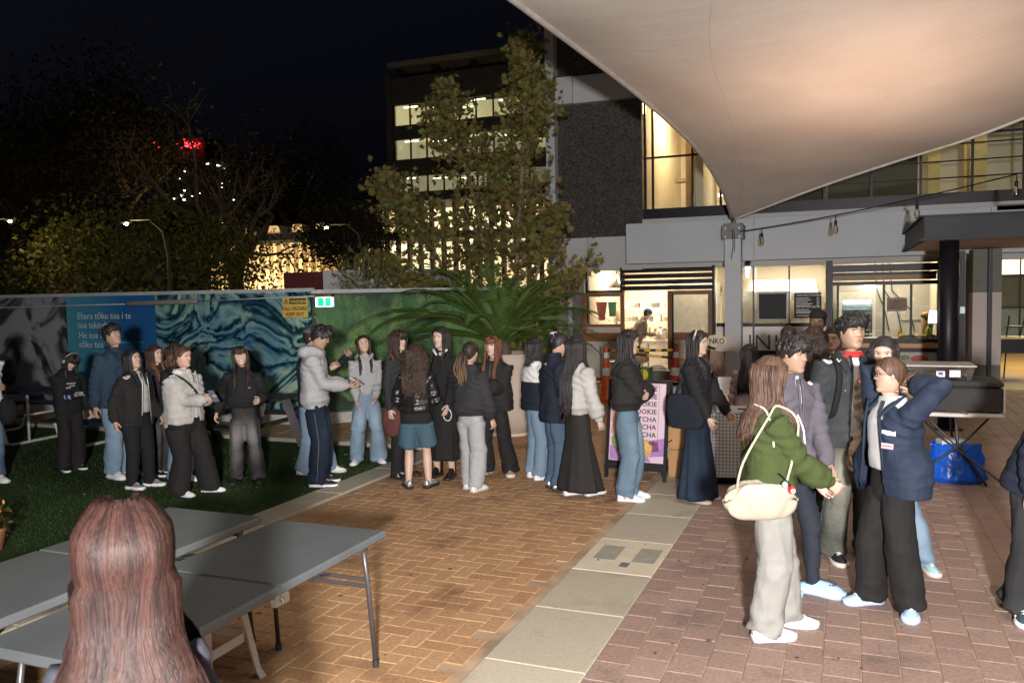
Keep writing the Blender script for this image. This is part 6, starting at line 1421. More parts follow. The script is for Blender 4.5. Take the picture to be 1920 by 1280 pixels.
m_.build('stem', pm('bamboo_stem', (.16, .15, .05), .6), leaves_); leaves('foliage', np.array(pts_), .12, leafmat('leaf_bamboo', [(.08, .10, .03), (.14, .14, .05), (.10, .09, .04)]), leaves_, QUADL*np.array([.45, 1]), seed=8)

# cycad in the planter
pc = Vector((-4.55, 11.15, 0)); plo = thing('planter', 'large pale terracotta egg-shaped planter holding the cycad', 'planter', pc); prf = [(.24, 0), (.30, .02), (.40, .14), (.47, .34), (.49, .55), (.46, .80), (.40, 1.0), (.37, 1.10), (.39, 1.16), (.36, 1.165), (.33, 1.10), (.05, 1.05)]
m_ = MB(); m_.lathe(prf, 40); m_.build('pot', pm('planter_clay', (.46, .38, .31), .75, .08, 3, bump=.2, bscale=30), plo, True); m_ = MB(); m_.lathe([(.27, -.001), (.35, -.001), (.35, .03), (.30, .035)], 30); m_.build('saucer', pm('saucer', (.55, .5, .4), .7), plo, True); m_ = MB(); m_.lathe([(.0, 1.04), (.34, 1.07)][::-1], 20); m_.build('soil', pm('soil', (.05, .035, .02), .95), plo)
cy = thing('cycad', 'sago cycad with long arching feathery fronds growing in the planter', 'plant', pc+Vector((-.12, 0, 1.06))); m_ = MB(); m_.lathe([(.12, 0), (.15, .1), (.13, .24), (.08, .3)], 12); m_.build('stem', M_BARK, cy)
L_CY = leafmat('leaf_cycad', [(.045, .09, .02), (.08, .14, .025), (.06, .10, .025), (.12, .17, .04)], .2, .4)
rs = np.random.RandomState(5)
for k in range(46):
    a = 2*pi*k/46*2.6+rs.rand()*.4; inner = k/46; el = R(80-66*inner+rs.normal()*6); L_ = rs.uniform(1.75, 2.2)*(.74+.32*inner)*(1.16 if cos(a) < 0 else .92); m_ = MB(); hd_ = np.array([cos(a), sin(a), 0]); p = np.array([0, 0, .25])+hd_*.05; e_ = el; pts = [p]; N_ = 18
    for s_ in range(N_): e_ -= (.034+.085*(s_/N_)); p = p+L_/N_*(hd_*cos(e_)+np.array([0, 0, sin(e_)])); pts.append(p)
    m_.tube(pts, np.linspace(.010, .003, N_+1), 4); sd_ = np.array([-sin(a), cos(a), 0]); V = []; Fc = []
    for s_ in range(62):
        u = .10+.89*s_/62; i = u*N_; i0 = min(N_-1, int(i)); c = pts[i0]+(pts[i0+1]-pts[i0])*(i-i0); tg = unit(pts[i0+1]-pts[i0]); upn = np.cross(sd_, tg); ll = .21*math.sin(pi*min(1, .12+u*.95))**.6
        for sg in (1, -1):
            d = unit(sd_*sg*.85+tg*.62+upn*(-.35 if upn[2] < 0 else .35)*1.0+rs.normal(size=3)*.04); tip_ = c+d*ll-np.array([0, 0, .03*ll/.2]); wv = tg*.0055; o_ = len(V); mid = c+d*ll*.5; V += [c-wv, c+wv, mid+wv*1.2, tip_, mid-wv*1.2]; Fc.append((o_, o_+1, o_+2, o_+3, o_+4))
    m_.add(V, Fc); m_.build('frond', L_CY, cy)
# ------------------------------------------------------------------ folding tables, stools, benches
M_TOP = pm('table_grey', (.095, .107, .113), .6, .12, 3, bump=.25, bscale=220); M_LEG = pm('leg_grey', (.10, .095, .10), .4, .1, 6, metal=.5); M_BLKP = pm('black_plastic', (.02, .02, .022), .5); M_STOOL = pm('stool_white', (.66, .70, .76), .4, .03, 4)
def folding_table(lab, x0, x1, y0, y1, z=.74, top=M_TOP, th=.045, group='grey folding tables'):
    t = thing('folding_table', lab, 'table', ((x0+x1)/2, (y0+y1)/2, 0), 0, group); w2, l2 = (x1-x0)/2, (y1-y0)/2
    for s in (-1, 1):
        m_ = MB(); a, b_ = (-l2, -.003) if s < 0 else (.003, l2); m_.box(-w2, w2, a, b_, z-th, z, bevel=.010); m_.build('tabletop', top, t)
        ly = s*(l2-.16)
        for sx in (-1, 1):
            m_ = MB(); m_.tube([(sx*(w2-.05), ly, z-th), (sx*(w2-.045), ly+s*.03, z-.25), (sx*(w2-.035), ly+s*.07, .03)], .0135, 8); lg = m_.build('leg', M_LEG, t, True); m_ = MB(); m_.lathe([(.018, 0), (.018, .04)], 10, Matrix.Translation((sx*(w2-.035), ly+s*.07, 0))); m_.build('foot_cap', M_BLKP, lg)
        m_ = MB(); m_.tube([(-(w2-.045), ly+s*.03, z-.24), (w2-.045, ly+s*.03, z-.24)], .010, 6); m_.tube([(-(w2-.045), ly+s*.035, z-.28), (w2-.045, ly+s*.035, z-.28)], .010, 6); m_.build('stretcher', M_LEG, t)
        for sx in (-1, 1): m_ = MB(); m_.tube([(sx*.08, ly+s*.03, z-.24), (sx*.08, ly-s*.16, z-.20), (sx*.08, ly-s*.42, z-th-.005)], .008, 6); m_.build('brace', M_LEG, t)
        m_ = MB(); m_.box(-w2+.03, w2-.03, ly-.02, ly+.02, z-th-.03, z-th-.001); m_.build('cross_rail', M_LEG, t)
    for sx in (-1, 1): m_ = MB(); m_.cbox((sx*(w2-.01), 0, z-th-.02), (.025, .10, .05), bevel=.006); m_.tube([(sx*(w2+.005), -.015, z-.045), (sx*(w2+.01), 0, z-.075)], .006, 6); m_.build('latch', M_INOX if sx > 0 else M_LEG, t)
    return t
folding_table('nearest grey folding table with a long folded seam and black-capped legs', -3.10, -2.38, 2.13, 3.97)
folding_table('grey folding table just behind the nearest one, against the lawn kerb', -3.96, -3.24, 2.15, 4.0)
def stool(lab, x, y, rz):
    t = thing('plastic_stool', lab, 'stool', (x, y, 0), rz, 'white plastic stools under the tables'); H_ = .46; m_ = MB(); m_.box(-.15, .15, -.15, .15, H_-.03, H_, bevel=.012); m_.build('seat', M_STOOL, t)
    for sx in (-1, 1):
        for sy in (-1, 1):
            m_ = MB(); Rg = []
            for z, o, w_ in ((H_-.03, .115, .040), (.30, .135, .036), (.05, .17, .034), (0, .182, .042)):
                c = np.array([sx*o, sy*o, z]); Rg.append([c+np.array([sx*w_, sy*w_*-.2, 0]), c+np.array([sx*w_, sy*w_, 0]), c+np.array([-sx*w_*.2, sy*w_, 0]), c+np.array([-sx*w_*.2, sy*(w_-.012), 0]), c+np.array([sx*(w_-.012), sy*(w_-.012), 0]), c+np.array([sx*(w_-.012), -sy*w_*.2, 0])][::(1 if sx*sy > 0 else -1)])
            m_.rings(Rg[::-1]); m_.build('leg', M_STOOL, t)
    for q in range(4):
        M = Matrix.Rotation(q*pi/2, 4, 'Z'); m_ = MB(); m_.box(-.12, .12, .158, .168, .22, .27, M); m_.box(-.12, .12, .135, .148, H_-.08, H_-.031, M); m_.build('apron', M_STOOL, t)
stool('white plastic stool standing between the two grey tables', -3.14, 3.36, .02); stool('white plastic stool at the bottom left corner of the view', -3.34, 2.10, .2)
# picnic benches at the mural
NAV = pm('bench_navy', (.012, .018, .040), .5); WTUBE = pm('tube_white', (.50, .50, .46), .4)
def picnic(lab, x, y, rz, L_=1.7, mt=NAV):
    t = thing('picnic_table', lab, 'picnic table', (x, y, 0), rz, 'tube-framed picnic tables by the mural')
    for k in range(4): m_ = MB(); m_.box(-L_/2, L_/2, -.34+.175*k, -.175+.175*k, .70, .735, bevel=.006); m_.build('top_board', mt, t)
    for s in (-1, 1): m_ = MB(); m_.box(-L_/2, L_/2, s*.68-.13, s*.68+.13, .42, .45, bevel=.006); m_.build('seat', mt, t)
    for s in (-1, 1):
        x_ = s*(L_/2-.22); m_ = MB(); m_.tube([(x_, -.75, .41), (x_, -.66, .05), (x_, -.60, .02), (x_, .60, .02), (x_, .66, .05), (x_, .75, .41)], .022, 8); m_.tube([(x_, -.30, .69), (x_, -.30, .03)], .02, 8); m_.tube([(x_, .30, .69), (x_, .30, .03)], .02, 8); m_.tube([(x_, -.78, .405), (x_, .78, .405)], .018, 8); m_.build('tube_frame', WTUBE, t, True)
picnic('navy picnic table with white bent-tube legs at the left under the monochrome mural', -11.6, 8.75, .05); picnic('navy picnic table with white tube legs behind the tall man in denim', -9.3, 8.75, .03, 1.5)
t = thing('dark_picnic_table', 'dark timber picnic table with splayed grey legs behind the smiling girl', 'picnic table', (-7.55, 8.75, 0), .05); DK = pm('dark_timber', (.02, .019, .018), .6)
for k in range(4): m_ = MB(); m_.box(-.85, .85, -.34+.175*k, -.175+.175*k, .72, .755, bevel=.006); m_.build('top_board', DK, t)
for s in (-1, 1):
    m_ = MB(); m_.box(-.85, .85, s*.66-.13, s*.66+.13, .43, .46, bevel=.006); m_.build('seat', DK, t)
    for q in (-1, 1): M = Matrix.Translation((s*.68, q*.42, .37))@Matrix.Rotation(q*.48, 4, 'X'); m_ = MB(); m_.box(-.03, .03, -.05, .05, -.42, .42, M); m_.build('leg', pm('leg_slate', (.13, .12, .14), .6) if s > 0 else DK, t)
    m_ = MB(); m_.box(s*.63-.02, s*.63+.02, -.75, .75, .38, .429); m_.build('bearer', DK, t)
# planter flower at the very left
fl = thing('flower_pot', 'orange flowers and leaves just entering the left edge', 'plant', onz(-12, 1030)); m_ = MB(); m_.lathe([(.07, 0), (.10, .16), (.11, .17)], 14); m_.build('pot', pm('terracotta', (.35, .14, .07), .8), fl, True)
rs = np.random.RandomState(3); leaves('foliage', rs.normal(size=(90, 3))*.06+np.array([0, 0, .24]), .08, L_YEL, fl, QUADL, seed=2); leaves('petals', rs.normal(size=(30, 3))*.05+np.array([0, 0, .32]), .05, pm('orange_petal', (.8, .22, .03), .6), fl, QUADL, seed=3)

# ------------------------------------------------------------------ poster boards
def aframe(lab, P, rz, w_, h, face, poster=False):
    t = thing('a_frame_board', lab, 'sign board', P, rz); BK = pm('frame_black', (.012, .012, .014), .4); la = R(9)
    for s in (1, -1):
        M = Matrix.Translation((0, s*-.02, 0))@Matrix.Rotation(s*la*-1 if False else (-la if s > 0 else la), 4, 'X'); M = Matrix.Translation((0, -.20*s, 0))@Matrix.Rotation(-s*la, 4, 'X')
        for sx in (-1, 1): m_ = MB(); m_.box(sx*w_/2-.018, sx*w_/2+.018, -.012, .012, 0, h, M, bevel=.003); m_.build('upright', BK, t)
        for z0, z1 in ((.10, .19), (h-.03, h-.001)): m_ = MB(); m_.box(-w_/2+.019, w_/2-.019, -.011, .011, z0, z1, M); m_.build('rail', BK, t)
        m_ = MB(); m_.box(-w_/2+.019, w_/2-.019, -.005, .005, .191, h-.031, M); pn = m_.build('poster' if s > 0 else 'back_panel', face if s > 0 else pm('panel_pale', (.42, .46, .50), .6), t)
        if s > 0 and poster: out = M
    for sx in (-1, 1): m_ = MB(); m_.tube([(sx*w_/2, -.14, .42), (sx*w_/2, 0, .40), (sx*w_/2, .14, .42)], .006, 5); m_.build('hinge_stay', BK, t)
    return (t, out) if poster else t
pinkp = pm('poster_pink', (.62, .47, .54), .5, .02, 2); P0, P1 = onz(1131, 888), onz(1236, 914); w_ = .60
pcn = (P0+P1)/2+Vector((.06, .26, 0)); rzs = math.atan2((P1-P0).y, (P1-P0).x); rzs = -.12
t, Mp = aframe('pink cookie and matcha poster on a black A-frame behind the light jeans', (pcn.x, pcn.y, 0), rzs, .66, 1.07, pinkp, True)
lx = pm('poster_letter', (.05, .04, .06), .6)
for k, s_ in enumerate(['COOKIE']*4+['MATCHA']*4): text(s_, .074, lx, t, Mp@MXZ(.215, -.0075, .955-.082*k), align='RIGHT', offset=.0015, spacing=1.05)
fl_ = MB(); 
for (a, b_, c, d) in ((-.1, .235, .985+.05, .985+.054),): pass
for bx_ in ((-.255, .238, 1.022, 1.025), (.235, .238, .37, 1.022)): fl_ = MB(); fl_.box(bx_[0], bx_[1], -.0085, -.0060, bx_[2], bx_[3], Mp); fl_.build('border_line', lx, t)
vio = pm('poster_violet', (.36, .18, .46), .5); MX = Matrix(((1, 0, 0, 0), (0, 0, 1, 0), (0, 1, 0, 0), (0, 0, 0, 1)))
for poly, mt in (([(-.30, .20), (-.30, .36), (-.14, .28), (-.05, .20)], vio), ([(.13, .42), (.31, .46), (.31, .27), (.15, .25)], vio), ([(.02, .20), (.10, .30), (.17, .20)], vio), ([(-.30, .62), (-.18, .50), (-.12, .56), (-.30, .74)], pm('poster_skin', (.55, .27, .22), .5)), ([(-.30, .50), (-.22, .40), (-.16, .46), (-.28, .60)], pm('poster_skin', (.55, .27, .22), .5)), ([(.10, .40), (.24, .42), (.26, .32), (.14, .30)], pm('poster_red', (.45, .12, .14), .5))):
    m_ = MB(); m_.prism(poly, -.0085, -.0062, Mp@MX); m_.build('print_shape', mt, t)
for cx_, cz_, r_, mt in ((-.17, .40, .115, pm('cookie_green', (.16, .22, .09), .7, .45, 60)), (-.12, .30, .08, pm('cookie_dark', (.22, .08, .08), .7, .6, 60)), (.075, .33, .105, pm('cookie_tan', (.55, .35, .10), .7, .35, 50))):
    m_ = MB(); m_.prism([(cx_+r_*(1+.06*sin(5*a))*cos(a), cz_+r_*(1+.06*cos(4*a))*sin(a)) for a in np.linspace(0, 2*pi, 26)[:-1]], -.0105, -.0087, Mp@MX); m_.build('cookie_print', mt, t)
aframe('second black A-frame board with a pale panel just behind the cookie poster', (pcn.x+.22, pcn.y+.50, 0), rzs-.5, .58, 1.0, pm('panel_pale', (.42, .46, .50), .6))

# ------------------------------------------------------------------ cones, barrier, boxes by the door
OR = pm('cone_orange', (.75, .12, .03), .45, .06, 5); RD_ = pm('cone_red', (.50, .05, .04), .5, .1, 5)
def cone(lab, P, mt, h=.95, lean=0):
    t = thing('traffic_cone', lab, 'traffic cone', (P.x, P.y, 0)); t.rotation_euler = (0, R(lean), 0); m_ = MB(); m_.box(-.2, .2, -.2, .2, 0, .03, bevel=.01); m_.build('base', mt, t); m_ = MB(); m_.lathe([(.15, .03), (.13, .07), (.035, h-.03), (.03, h)], 20); m_.build('body', mt, t, True)
    for z0, z1 in ((.48, .62), (.80, .90)): m_ = MB(); r = lambda z: .13+(z-.07)*(.035-.13)/(h-.10)+.003; m_.lathe([(r(z0), z0), (r(z1), z1)], 20, cap=False); m_.build('reflective_band', emit('reflector', (.9, .95, 1), .35, (.8, .8, .85)) if False else pm('reflective_white', (.85, .87, .92), .3), t, True)
    return t
cone('orange traffic cone with white bands left of the barrier bar', onz(1138, 752), OR, 1.0, 0); cone('dark red traffic cone with white bands right of the barrier bar', onz(1262, 752), RD_, 1.05, 4)
a = Vector(onz(1136, 752)); b2 = Vector(onz(1262, 752)); t = thing('barrier_bar', 'black and yellow striped barrier bar resting between the two cones', 'barrier', (a.x, a.y, .93)); d = (b2-a)
for k in range(12): m_ = MB(); p, q = d*(k/12), d*((k+1)/12); m_.tube([(p.x, p.y, p.z), (q.x, q.y, q.z)], .024, 8); m_.build('stripe_segment', pm('bar_yellow', (.75, .50, .02), .5) if k % 2 else pm('bar_black', (.02, .02, .02), .5), t)
t = thing('barrier_bar', 'second striped bar lying behind the first at a slant', 'barrier', (a.x+.1, a.y+.5, .86))
for k in range(6): m_ = MB(); m_.tube([(.26*k, .08*k, -.03*k), (.26*k+.26, .08*k+.08, -.03*k-.03)], .022, 8); m_.build('stripe_segment', pm('bar_black', (.02, .02, .02), .5) if k % 2 else pm('bar_yellow', (.75, .50, .02), .5), t)
KR = pm('cardboard', (.36, .20, .09), .8, .12, 5); p = onz(1216, 742)
tr = thing('trolley', 'small steel trolley stacked with goods by the wooden doors', 'trolley', (p.x-.5, p.y+.2, 0))
for sx in (-1, 1):
    for sy in (-1, 1): m_ = MB(); m_.tube([(sx*.4, sy*.25, 0), (sx*.4, sy*.25, .95)], .013, 6); m_.build('upright', M_INOX, tr)
for z in (.25, .62): m_ = MB(); m_.box(-.4, .4, -.25, .25, z, z+.02); m_.build('shelf', M_INOX, tr)
def carton(nm, lab, x, y, z, w_, d_, h, mt, rz=0, cat='box', flap=False):
    t = thing(nm, lab, cat, (x, y, z), rz); m_ = MB(); m_.box(-w_/2, w_/2, -d_/2, d_/2, 0, h, bevel=.004); m_.build('carton', mt, t); m_ = MB(); m_.box(-w_/2+.002, w_/2-.002, -.022, .022, h, h+.0015); m_.build('tape', pm('tape', (.5, .36, .2), .35), t)
    if flap:
        for s in (-1, 1): m_ = MB(); m_.box(-w_/2, w_/2, -.001, d_/2, -.002, .002, Matrix.Translation((0, s*d_/2, h+.002))@Matrix.Rotation(R(35)*s if s > 0 else R(180-35), 4, 'X')); m_.build('flap', mt, t)
    return t
carton('cardboard_box', 'brown cardboard box on the trolley under the striped bar', p.x-.32, p.y+.2, .641, .5, .4, .24, KR); carton('green_crate', 'green and yellow produce box on the lower trolley shelf', p.x-.3, p.y+.2, .271, .6, .4, .26, pm('box_green', (.06, .14, .04), .6, .5, 4)); m_ = MB(); m_.lathe([(.10, 0), (.10, .012)], 20, Matrix.Translation((p.x-.1, p.y-.003, .41))@Matrix.Rotation(R(90), 4, 'X')); tag(m_.build('yellow_sticker', pm('sticker_yellow', (.65, .5, .03), .5)), 'round yellow sticker on the green produce box', 'sticker')
m_ = MB(); m_.tube([(-.2, 0, 0), (-.1, .03, .05), (.05, 0, .04), (.15, -.02, .0)], [.03, .05, .05, .02], 8); tag(m_.build('rolled_cloth', pm('cloth_beige', (.6, .5, .38), .8), None, True, loc=(FX(1237, 17.5), 17.4, .35)), 'pale rolled cloth on a box beside the doorway', 'cloth')
carton('grey_bin', 'low grey box under the rolled cloth beside the doorway', FX(1237, 17.5), 17.4, 0, .45, .35, .33, pm('bin_grey', (.1, .1, .11), .6))
# KO sandwich board sign by the column
t = thing('standing_sign', 'small cream standing sign reading NKO with a cloud-shaped head', 'sign', onz(1345, 760)+Vector((0, 0, 0)), -.1); m_ = MB(); pts = [(.17*cos(a)*(1+.07*sin(6*a)), 1.12+.12*sin(a)*(1+.07*cos(5*a))) for a in np.linspace(0, 2*pi, 30)[:-1]]; m_.prism(pts, -.012, .012, Matrix(((1, 0, 0, 0), (0, 0, 1, 0), (0, 1, 0, 0), (0, 0, 0, 1)))); m_.build('head', pm('sign_cream', (.58, .50, .38), .6), t); text('NKO', .12, pm('letter_dark', (.03, .02, .02), .5), t, MXZ(0.0, -.014, 1.08), align='CENTER', offset=.003)
m_ = MB(); m_.rings([[(-.2, -.02, 0), (.2, -.02, 0), (.2, .02, 0), (-.2, .02, 0)], [(-.11, -.02, .98), (.11, -.02, .98), (.11, .02, .98), (-.11, .02, .98)]]); m_.build('body', pm('sign_brown', (.30, .20, .14), .7, .3, 12), t)
m_ = MB(); m_.box(-.05, .3, -.12, -.10, 0, .22, Matrix.Rotation(R(-40), 4, 'X')); m_.build('leaflet_tray', M_CREAM, t, loc=(.05, -.02, .88))

# ------------------------------------------------------------------ cookie stall
sx0, sx1, sy0, sy1 = -1.36, .42, 8.75, 9.45
t = folding_table('cookie stall table with a gingham cloth, behind the green fleece', sx0, sx1, sy0, sy1, .73, M_CREAM, group=None)
def gingham():
    m, N, L, B = nt('gingham'); tc = N.new('ShaderNodeTexCoord'); B.inputs['Roughness'].default_value = .9
    def st(axis):
        w_ = N.new('ShaderNodeTexWave'); w_.wave_type = 'BANDS'; w_.bands_direction = axis; w_.wave_profile = 'SIN'; w_.inputs['Scale'].default_value = 9; L.new(tc.outputs['Object'], w_.inputs[0]); g_ = N.new('ShaderNodeMath'); g_.operation = 'GREATER_THAN'; g_.inputs[1].default_value = .5; L.new(w_.outputs[0], g_.inputs[0]); return g_
    a, b_ = st('X'), st('Z'); s_ = N.new('ShaderNodeMath'); s_.operation = 'ADD'; L.new(a.outputs[0], s_.inputs[0]); L.new(b_.outputs[0], s_.inputs[1]); h = N.new('ShaderNodeMath'); h.operation = 'MULTIPLY'; h.inputs[1].default_value = .5; L.new(s_.outputs[0], h.inputs[0])
    cr = N.new('ShaderNodeValToRGB'); cr.color_ramp.elements[0].color = (.62, .60, .57, 1); cr.color_ramp.elements[1].color = (.22, .22, .22, 1); L.new(h.outputs[0], cr.inputs[0]); L.new(cr.outputs[0], B.inputs['Base Color']); return m
m_ = MB(); Rg = []
for z in np.linspace(.755, .10, 9):
    u = (.755-z)/.65; row = []
    for (xa, ya, xb, yb) in ((sx0, sy0, sx1, sy0), (sx1, sy0, sx1, sy1), (sx1, sy1, sx0, sy1), (sx0, sy1, sx0, sy0)):
        for q in range(16): s_ = q/16; nx_, ny_ = (yb-ya), -(xb-xa); nl = math.hypot(nx_, ny_); f_ = .015+.03*u+.022*u*sin(s_*22+z*2); row.append((xa+(xb-xa)*s_+nx_/nl*f_, ya+(yb-ya)*s_+ny_/nl*f_, z))
    Rg.append(row)
m_.rings(Rg[::-1], False); m_.box(sx0-.01, sx1+.01, sy0-.01, sy1+.01, .735, .757); tag(m_.build('tablecloth', gingham(), None, True), 'grey and white gingham cloth hanging over the cookie stall', 'tablecloth')
ckm = pm('cookie', (.42, .23, .09), .8, .35, 30, bump=.5, bscale=60); WB = pm('box_white', (.70, .70, .72), .5)
def cookiebox(lab, x, y, rz, n_=8):
    t = thing('cookie_box', lab, 'box', (x, y, .758), rz, None); 
    for bx_ in ((-.17, .17, -.14, .14, 0, .006), (-.17, .17, -.14, -.134, .0061, .07), (-.17, .17, .134, .14, .0061, .07), (-.17, -.164, -.133, .133, .0061, .07), (.164, .17, -.133, .133, .0061, .07)): m_ = MB(); m_.box(*bx_); m_.build('side', WB, t)
    m_ = MB(); m_.box(-.17, .17, 0, .28, -.003, .003, Matrix.Translation((0, .14, .07))@Matrix.Rotation(R(65), 4, 'X')); m_.build('lid', WB, t); m_ = MB(); m_.box(.04, .12, -.1415, -.1405, .03, .045); m_.build('logo', lx, t)
    rs = np.random.RandomState(int(abs(x)*100))
    for q in range(n_): m_ = MB(); m_.lathe([(.030, 0), (.042, .008), (.036, .020), (.01, .025)], 12); o = m_.build('cookie', ckm, None, True, loc=(x+cos(rz)*(-.12+.08*(q % 4)), y-.06+.09*(q//4), .775+.018*(q % 2))); o.rotation_euler = (rs.normal()*.25, rs.normal()*.25, 0); tag(o, ['cookie in the left-end box of the stall', 'cookie in the box beside the pink top', 'cookie in the right-hand box of the stall'][0 if x < -1 else (1 if x < -.4 else 2)], 'cookie', group='cookies in the '+lab.split(',')[0])
cookiebox('white cookie box at the left end of the stall, its lid up', -1.12, 8.93, .1); cookiebox('white cookie box beside the pink top, its lid leaning back', -.70, 8.98, -.1); cookiebox('white cookie box towards the right end of the stall', -.10, 8.96, .05)
carton('white_carton', 'flat white carton sticking out left of the stall table', -1.62, 9.12, .60, .42, .3, .10, WB); tbx = thing('side_crate', 'low crate stack under the flat white carton', 'crate', (-1.62, 9.12, 0)); m_ = MB(); m_.box(-.2, .2, -.15, .15, .30, .598, bevel=.01); m_.build('crate', KR, tbx); m_ = MB(); m_.box(-.2, .2, -.15, .15, 0, .298, bevel=.01); m_.build('crate', KR, tbx)
m_ = MB(); m_.box(-.35, .35, -.01, .01, 0, .02); o = tag(m_.build('light_strip', emit('strip_warm', (1, .75, .45), 9), None, loc=(-.85, 9.36, .86)), 'glowing warm light strip standing on the stall table', 'light strip'); lamp('strip_light', 'AREA', (-.85, 9.3, .95), 5, (1, .72, .42), .5)
m_ = MB(); m_.box(-.36, .36, .012, .022, -.10, .03); tag(m_.build('strip_backing', KR, None, loc=(-.85, 9.36, .86)), 'brown card standing behind the light strip', 'card')
carton('kraft_box', 'open kraft box under the right end of the stall', .05, 9.05, 0, .35, .3, .22, KR)
# ------------------------------------------------------------------ insulated box table
t = thing('stall_table', 'white folding table carrying the black insulated box, behind the navy jacket', 'table', (.62, 9.75, 0)); WT = pm('table_white', (.62, .58, .54), .5)
m_ = MB(); m_.box(-.95, .80, -.36, .36, .70, .74, bevel=.010); m_.build('tabletop', WT, t)
for s, xq in ((1, .60), (-1, -.75)):
    for sy in (-1, 1): m_ = MB(); m_.tube([(xq-s*.22, sy*.26, .70), (xq-s*.20, sy*.27, .42), (xq+s*.06, sy*.29, .01)], .014, 8); m_.build('leg', M_LEG, t, True)
    m_ = MB(); m_.tube([(xq-s*.19, -.27, .40), (xq-s*.19, .27, .40)], .012, 6); m_.tube([(xq-s*.12, -.27, .30), (xq-s*.5, -.2, .69)], .009, 6); m_.build('stretcher', M_LEG, t)
t = thing('insulated_box', 'black ribbed insulated food box with a heavy lid on the white table', 'food box', (.98, 9.72, .741)); INS = pm('insulated_black', (.035, .033, .033), .75, .2, 60, bump=.5, bscale=120)
m_ = MB(); m_.box(-.42, .42, -.28, .28, 0, .26, bevel=.02); m_.build('body', INS, t); m_ = MB(); m_.box(-.435, .435, -.295, .295, .262, .32, bevel=.015); m_.build('lid', INS, t)
for q in range(14): m_ = MB(); m_.box(-.41+.06*q, -.385+.06*q, -.305, -.296, .27, .31); m_.build('rib', INS, t)
m_ = MB(); m_.box(.436, .452, -.27, .27, .0, .24, bevel=.004); tag(m_.build('paper_sheet', WB, None, loc=(.98, 9.72, .741)), 'pale sheet leaning on the right end of the insulated box', 'sheet')
t = thing('storage_tub', 'clear plastic storage tub with white labels on top of the insulated box', 'tub', (.80, 9.72, 1.064)); CL = glass('tub_plastic', (.80, .80, .78), .18, .15); m_ = MB(); m_.rings([[(-.34, -.2, 0), (.34, -.2, 0), (.34, .2, 0), (-.34, .2, 0)], [(-.37, -.23, .13), (.37, -.23, .13), (.37, .23, .13), (-.37, .23, .13)]], True); m_.build('tub', CL, t); m_ = MB(); m_.box(-.385, .385, -.245, .245, .131, .15, bevel=.006); m_.build('lid', pm('lid_frost', (.42, .40, .37), .4), t); m_ = MB(); m_.box(.02, .10, -.232, -.228, .03, .09); m_.build('label_paper', WB, t); m_ = MB(); m_.box(.14, .24, -.232, -.228, .03, .10); m_.build('label_paper', WB, t)
m_ = MB(); m_.box(.04, .08, -.2345, -.2325, .05, .08); m_.build('label_print', pm('print_blue', (.05, .06, .3), .5), t)
for q in range(3): m_ = MB(); m_.ell((-.2+.2*q, 0, .04), .08, .12, .03, 10, 5); m_.build('contents', pm('tub_contents', (.25, .20, .14), .8, .4, 30), t)
pl_ = MB(); pl_.tube([(.9, 9.38, .76), (.98, 9.37, .775), (1.05, 9.38, .76), (1.1, 9.36, .745)], [.01, .016, .016, .008], 6); tag(pl_.build('tongs', pm('tongs_dark', (.08, .04, .03), .4)), 'small dark tongs at the front edge of the white table', 'tongs')
# blue bag
t = thing('blue_bag', 'crumpled shiny blue plastic bag on the ground under the white table', 'bag', (1.02, 9.62, 0)); mb_ = MB(); rs = np.random.RandomState(4); Rg = []
for z, r in ((0, .20), (.05, .24), (.15, .23), (.25, .21), (.33, .19), (.40, .20)): Rg.append([((r+rs.normal()*.012)*1.15*cos(a), (r+rs.normal()*.012)*.7*sin(a), z+rs.normal()*.012) for a in np.linspace(0, 2*pi, 24)[:-1]])
mb_.rings(Rg, True); mb_.build('sack', pm('bag_blue', (.01, .10, .55), .25, .25, 20, bump=.9, bscale=14), t); mb_ = MB(); mb_.box(-.16, .10, -.06, .10, .38, .44, Matrix.Rotation(.3, 4, 'Z'), bevel=.01); mb_.build('paper_top', WB, t)
for k in (-1, 1): m_ = MB(); m_.tube([(k*.5+1.0, 9.3, .0), (k*-.1+1.0, 9.5, .45), (k*-.35+1.0, 9.7, .69)], .011, 6); tag(m_.build('folded_stand_leg', M_BLKP), 'thin black %s-leaning stand leg crossing under the white table' % ('left' if k > 0 else 'right'), 'stand leg')
# hall table
t = thing('hall_table', 'table with a bright top and dark cloth in the lit passage at the right edge', 'table', (FX(1900, 20.5)+.3, 20.5, 0)); m_ = MB(); m_.box(-.6, 1.2, -.4, .4, .84, .87, bevel=.01); m_.build('tabletop', pm('top_warm', (.65, .52, .28), .4), t); m_ = MB(); m_.box(-.58, 1.18, -.39, -.37, .55, .839); m_.build('cloth_skirt', M_BLK, t)
for sx in (-.5, 1.1):
    for sy in (-.3, .3): m_ = MB(); m_.tube([(sx, sy, 0), (sx*.9, sy, .84)], .015, 6); m_.build('leg', M_BLK, t)
t = thing('hall_chair', 'upturned black chair on the hall table at the right edge', 'chair', (FX(1888, 20.6), 20.6, .872)); m_ = MB(); m_.tube([(0, 0, .0), (.05, 0, .45)], .015, 6); m_.tube([(.25, 0, .0), (.35, 0, .45)], .015, 6); m_.build('leg', M_BLK, t); m_ = MB(); m_.box(0, .35, -.2, .2, .2, .23); m_.build('seat', M_BLK, t)
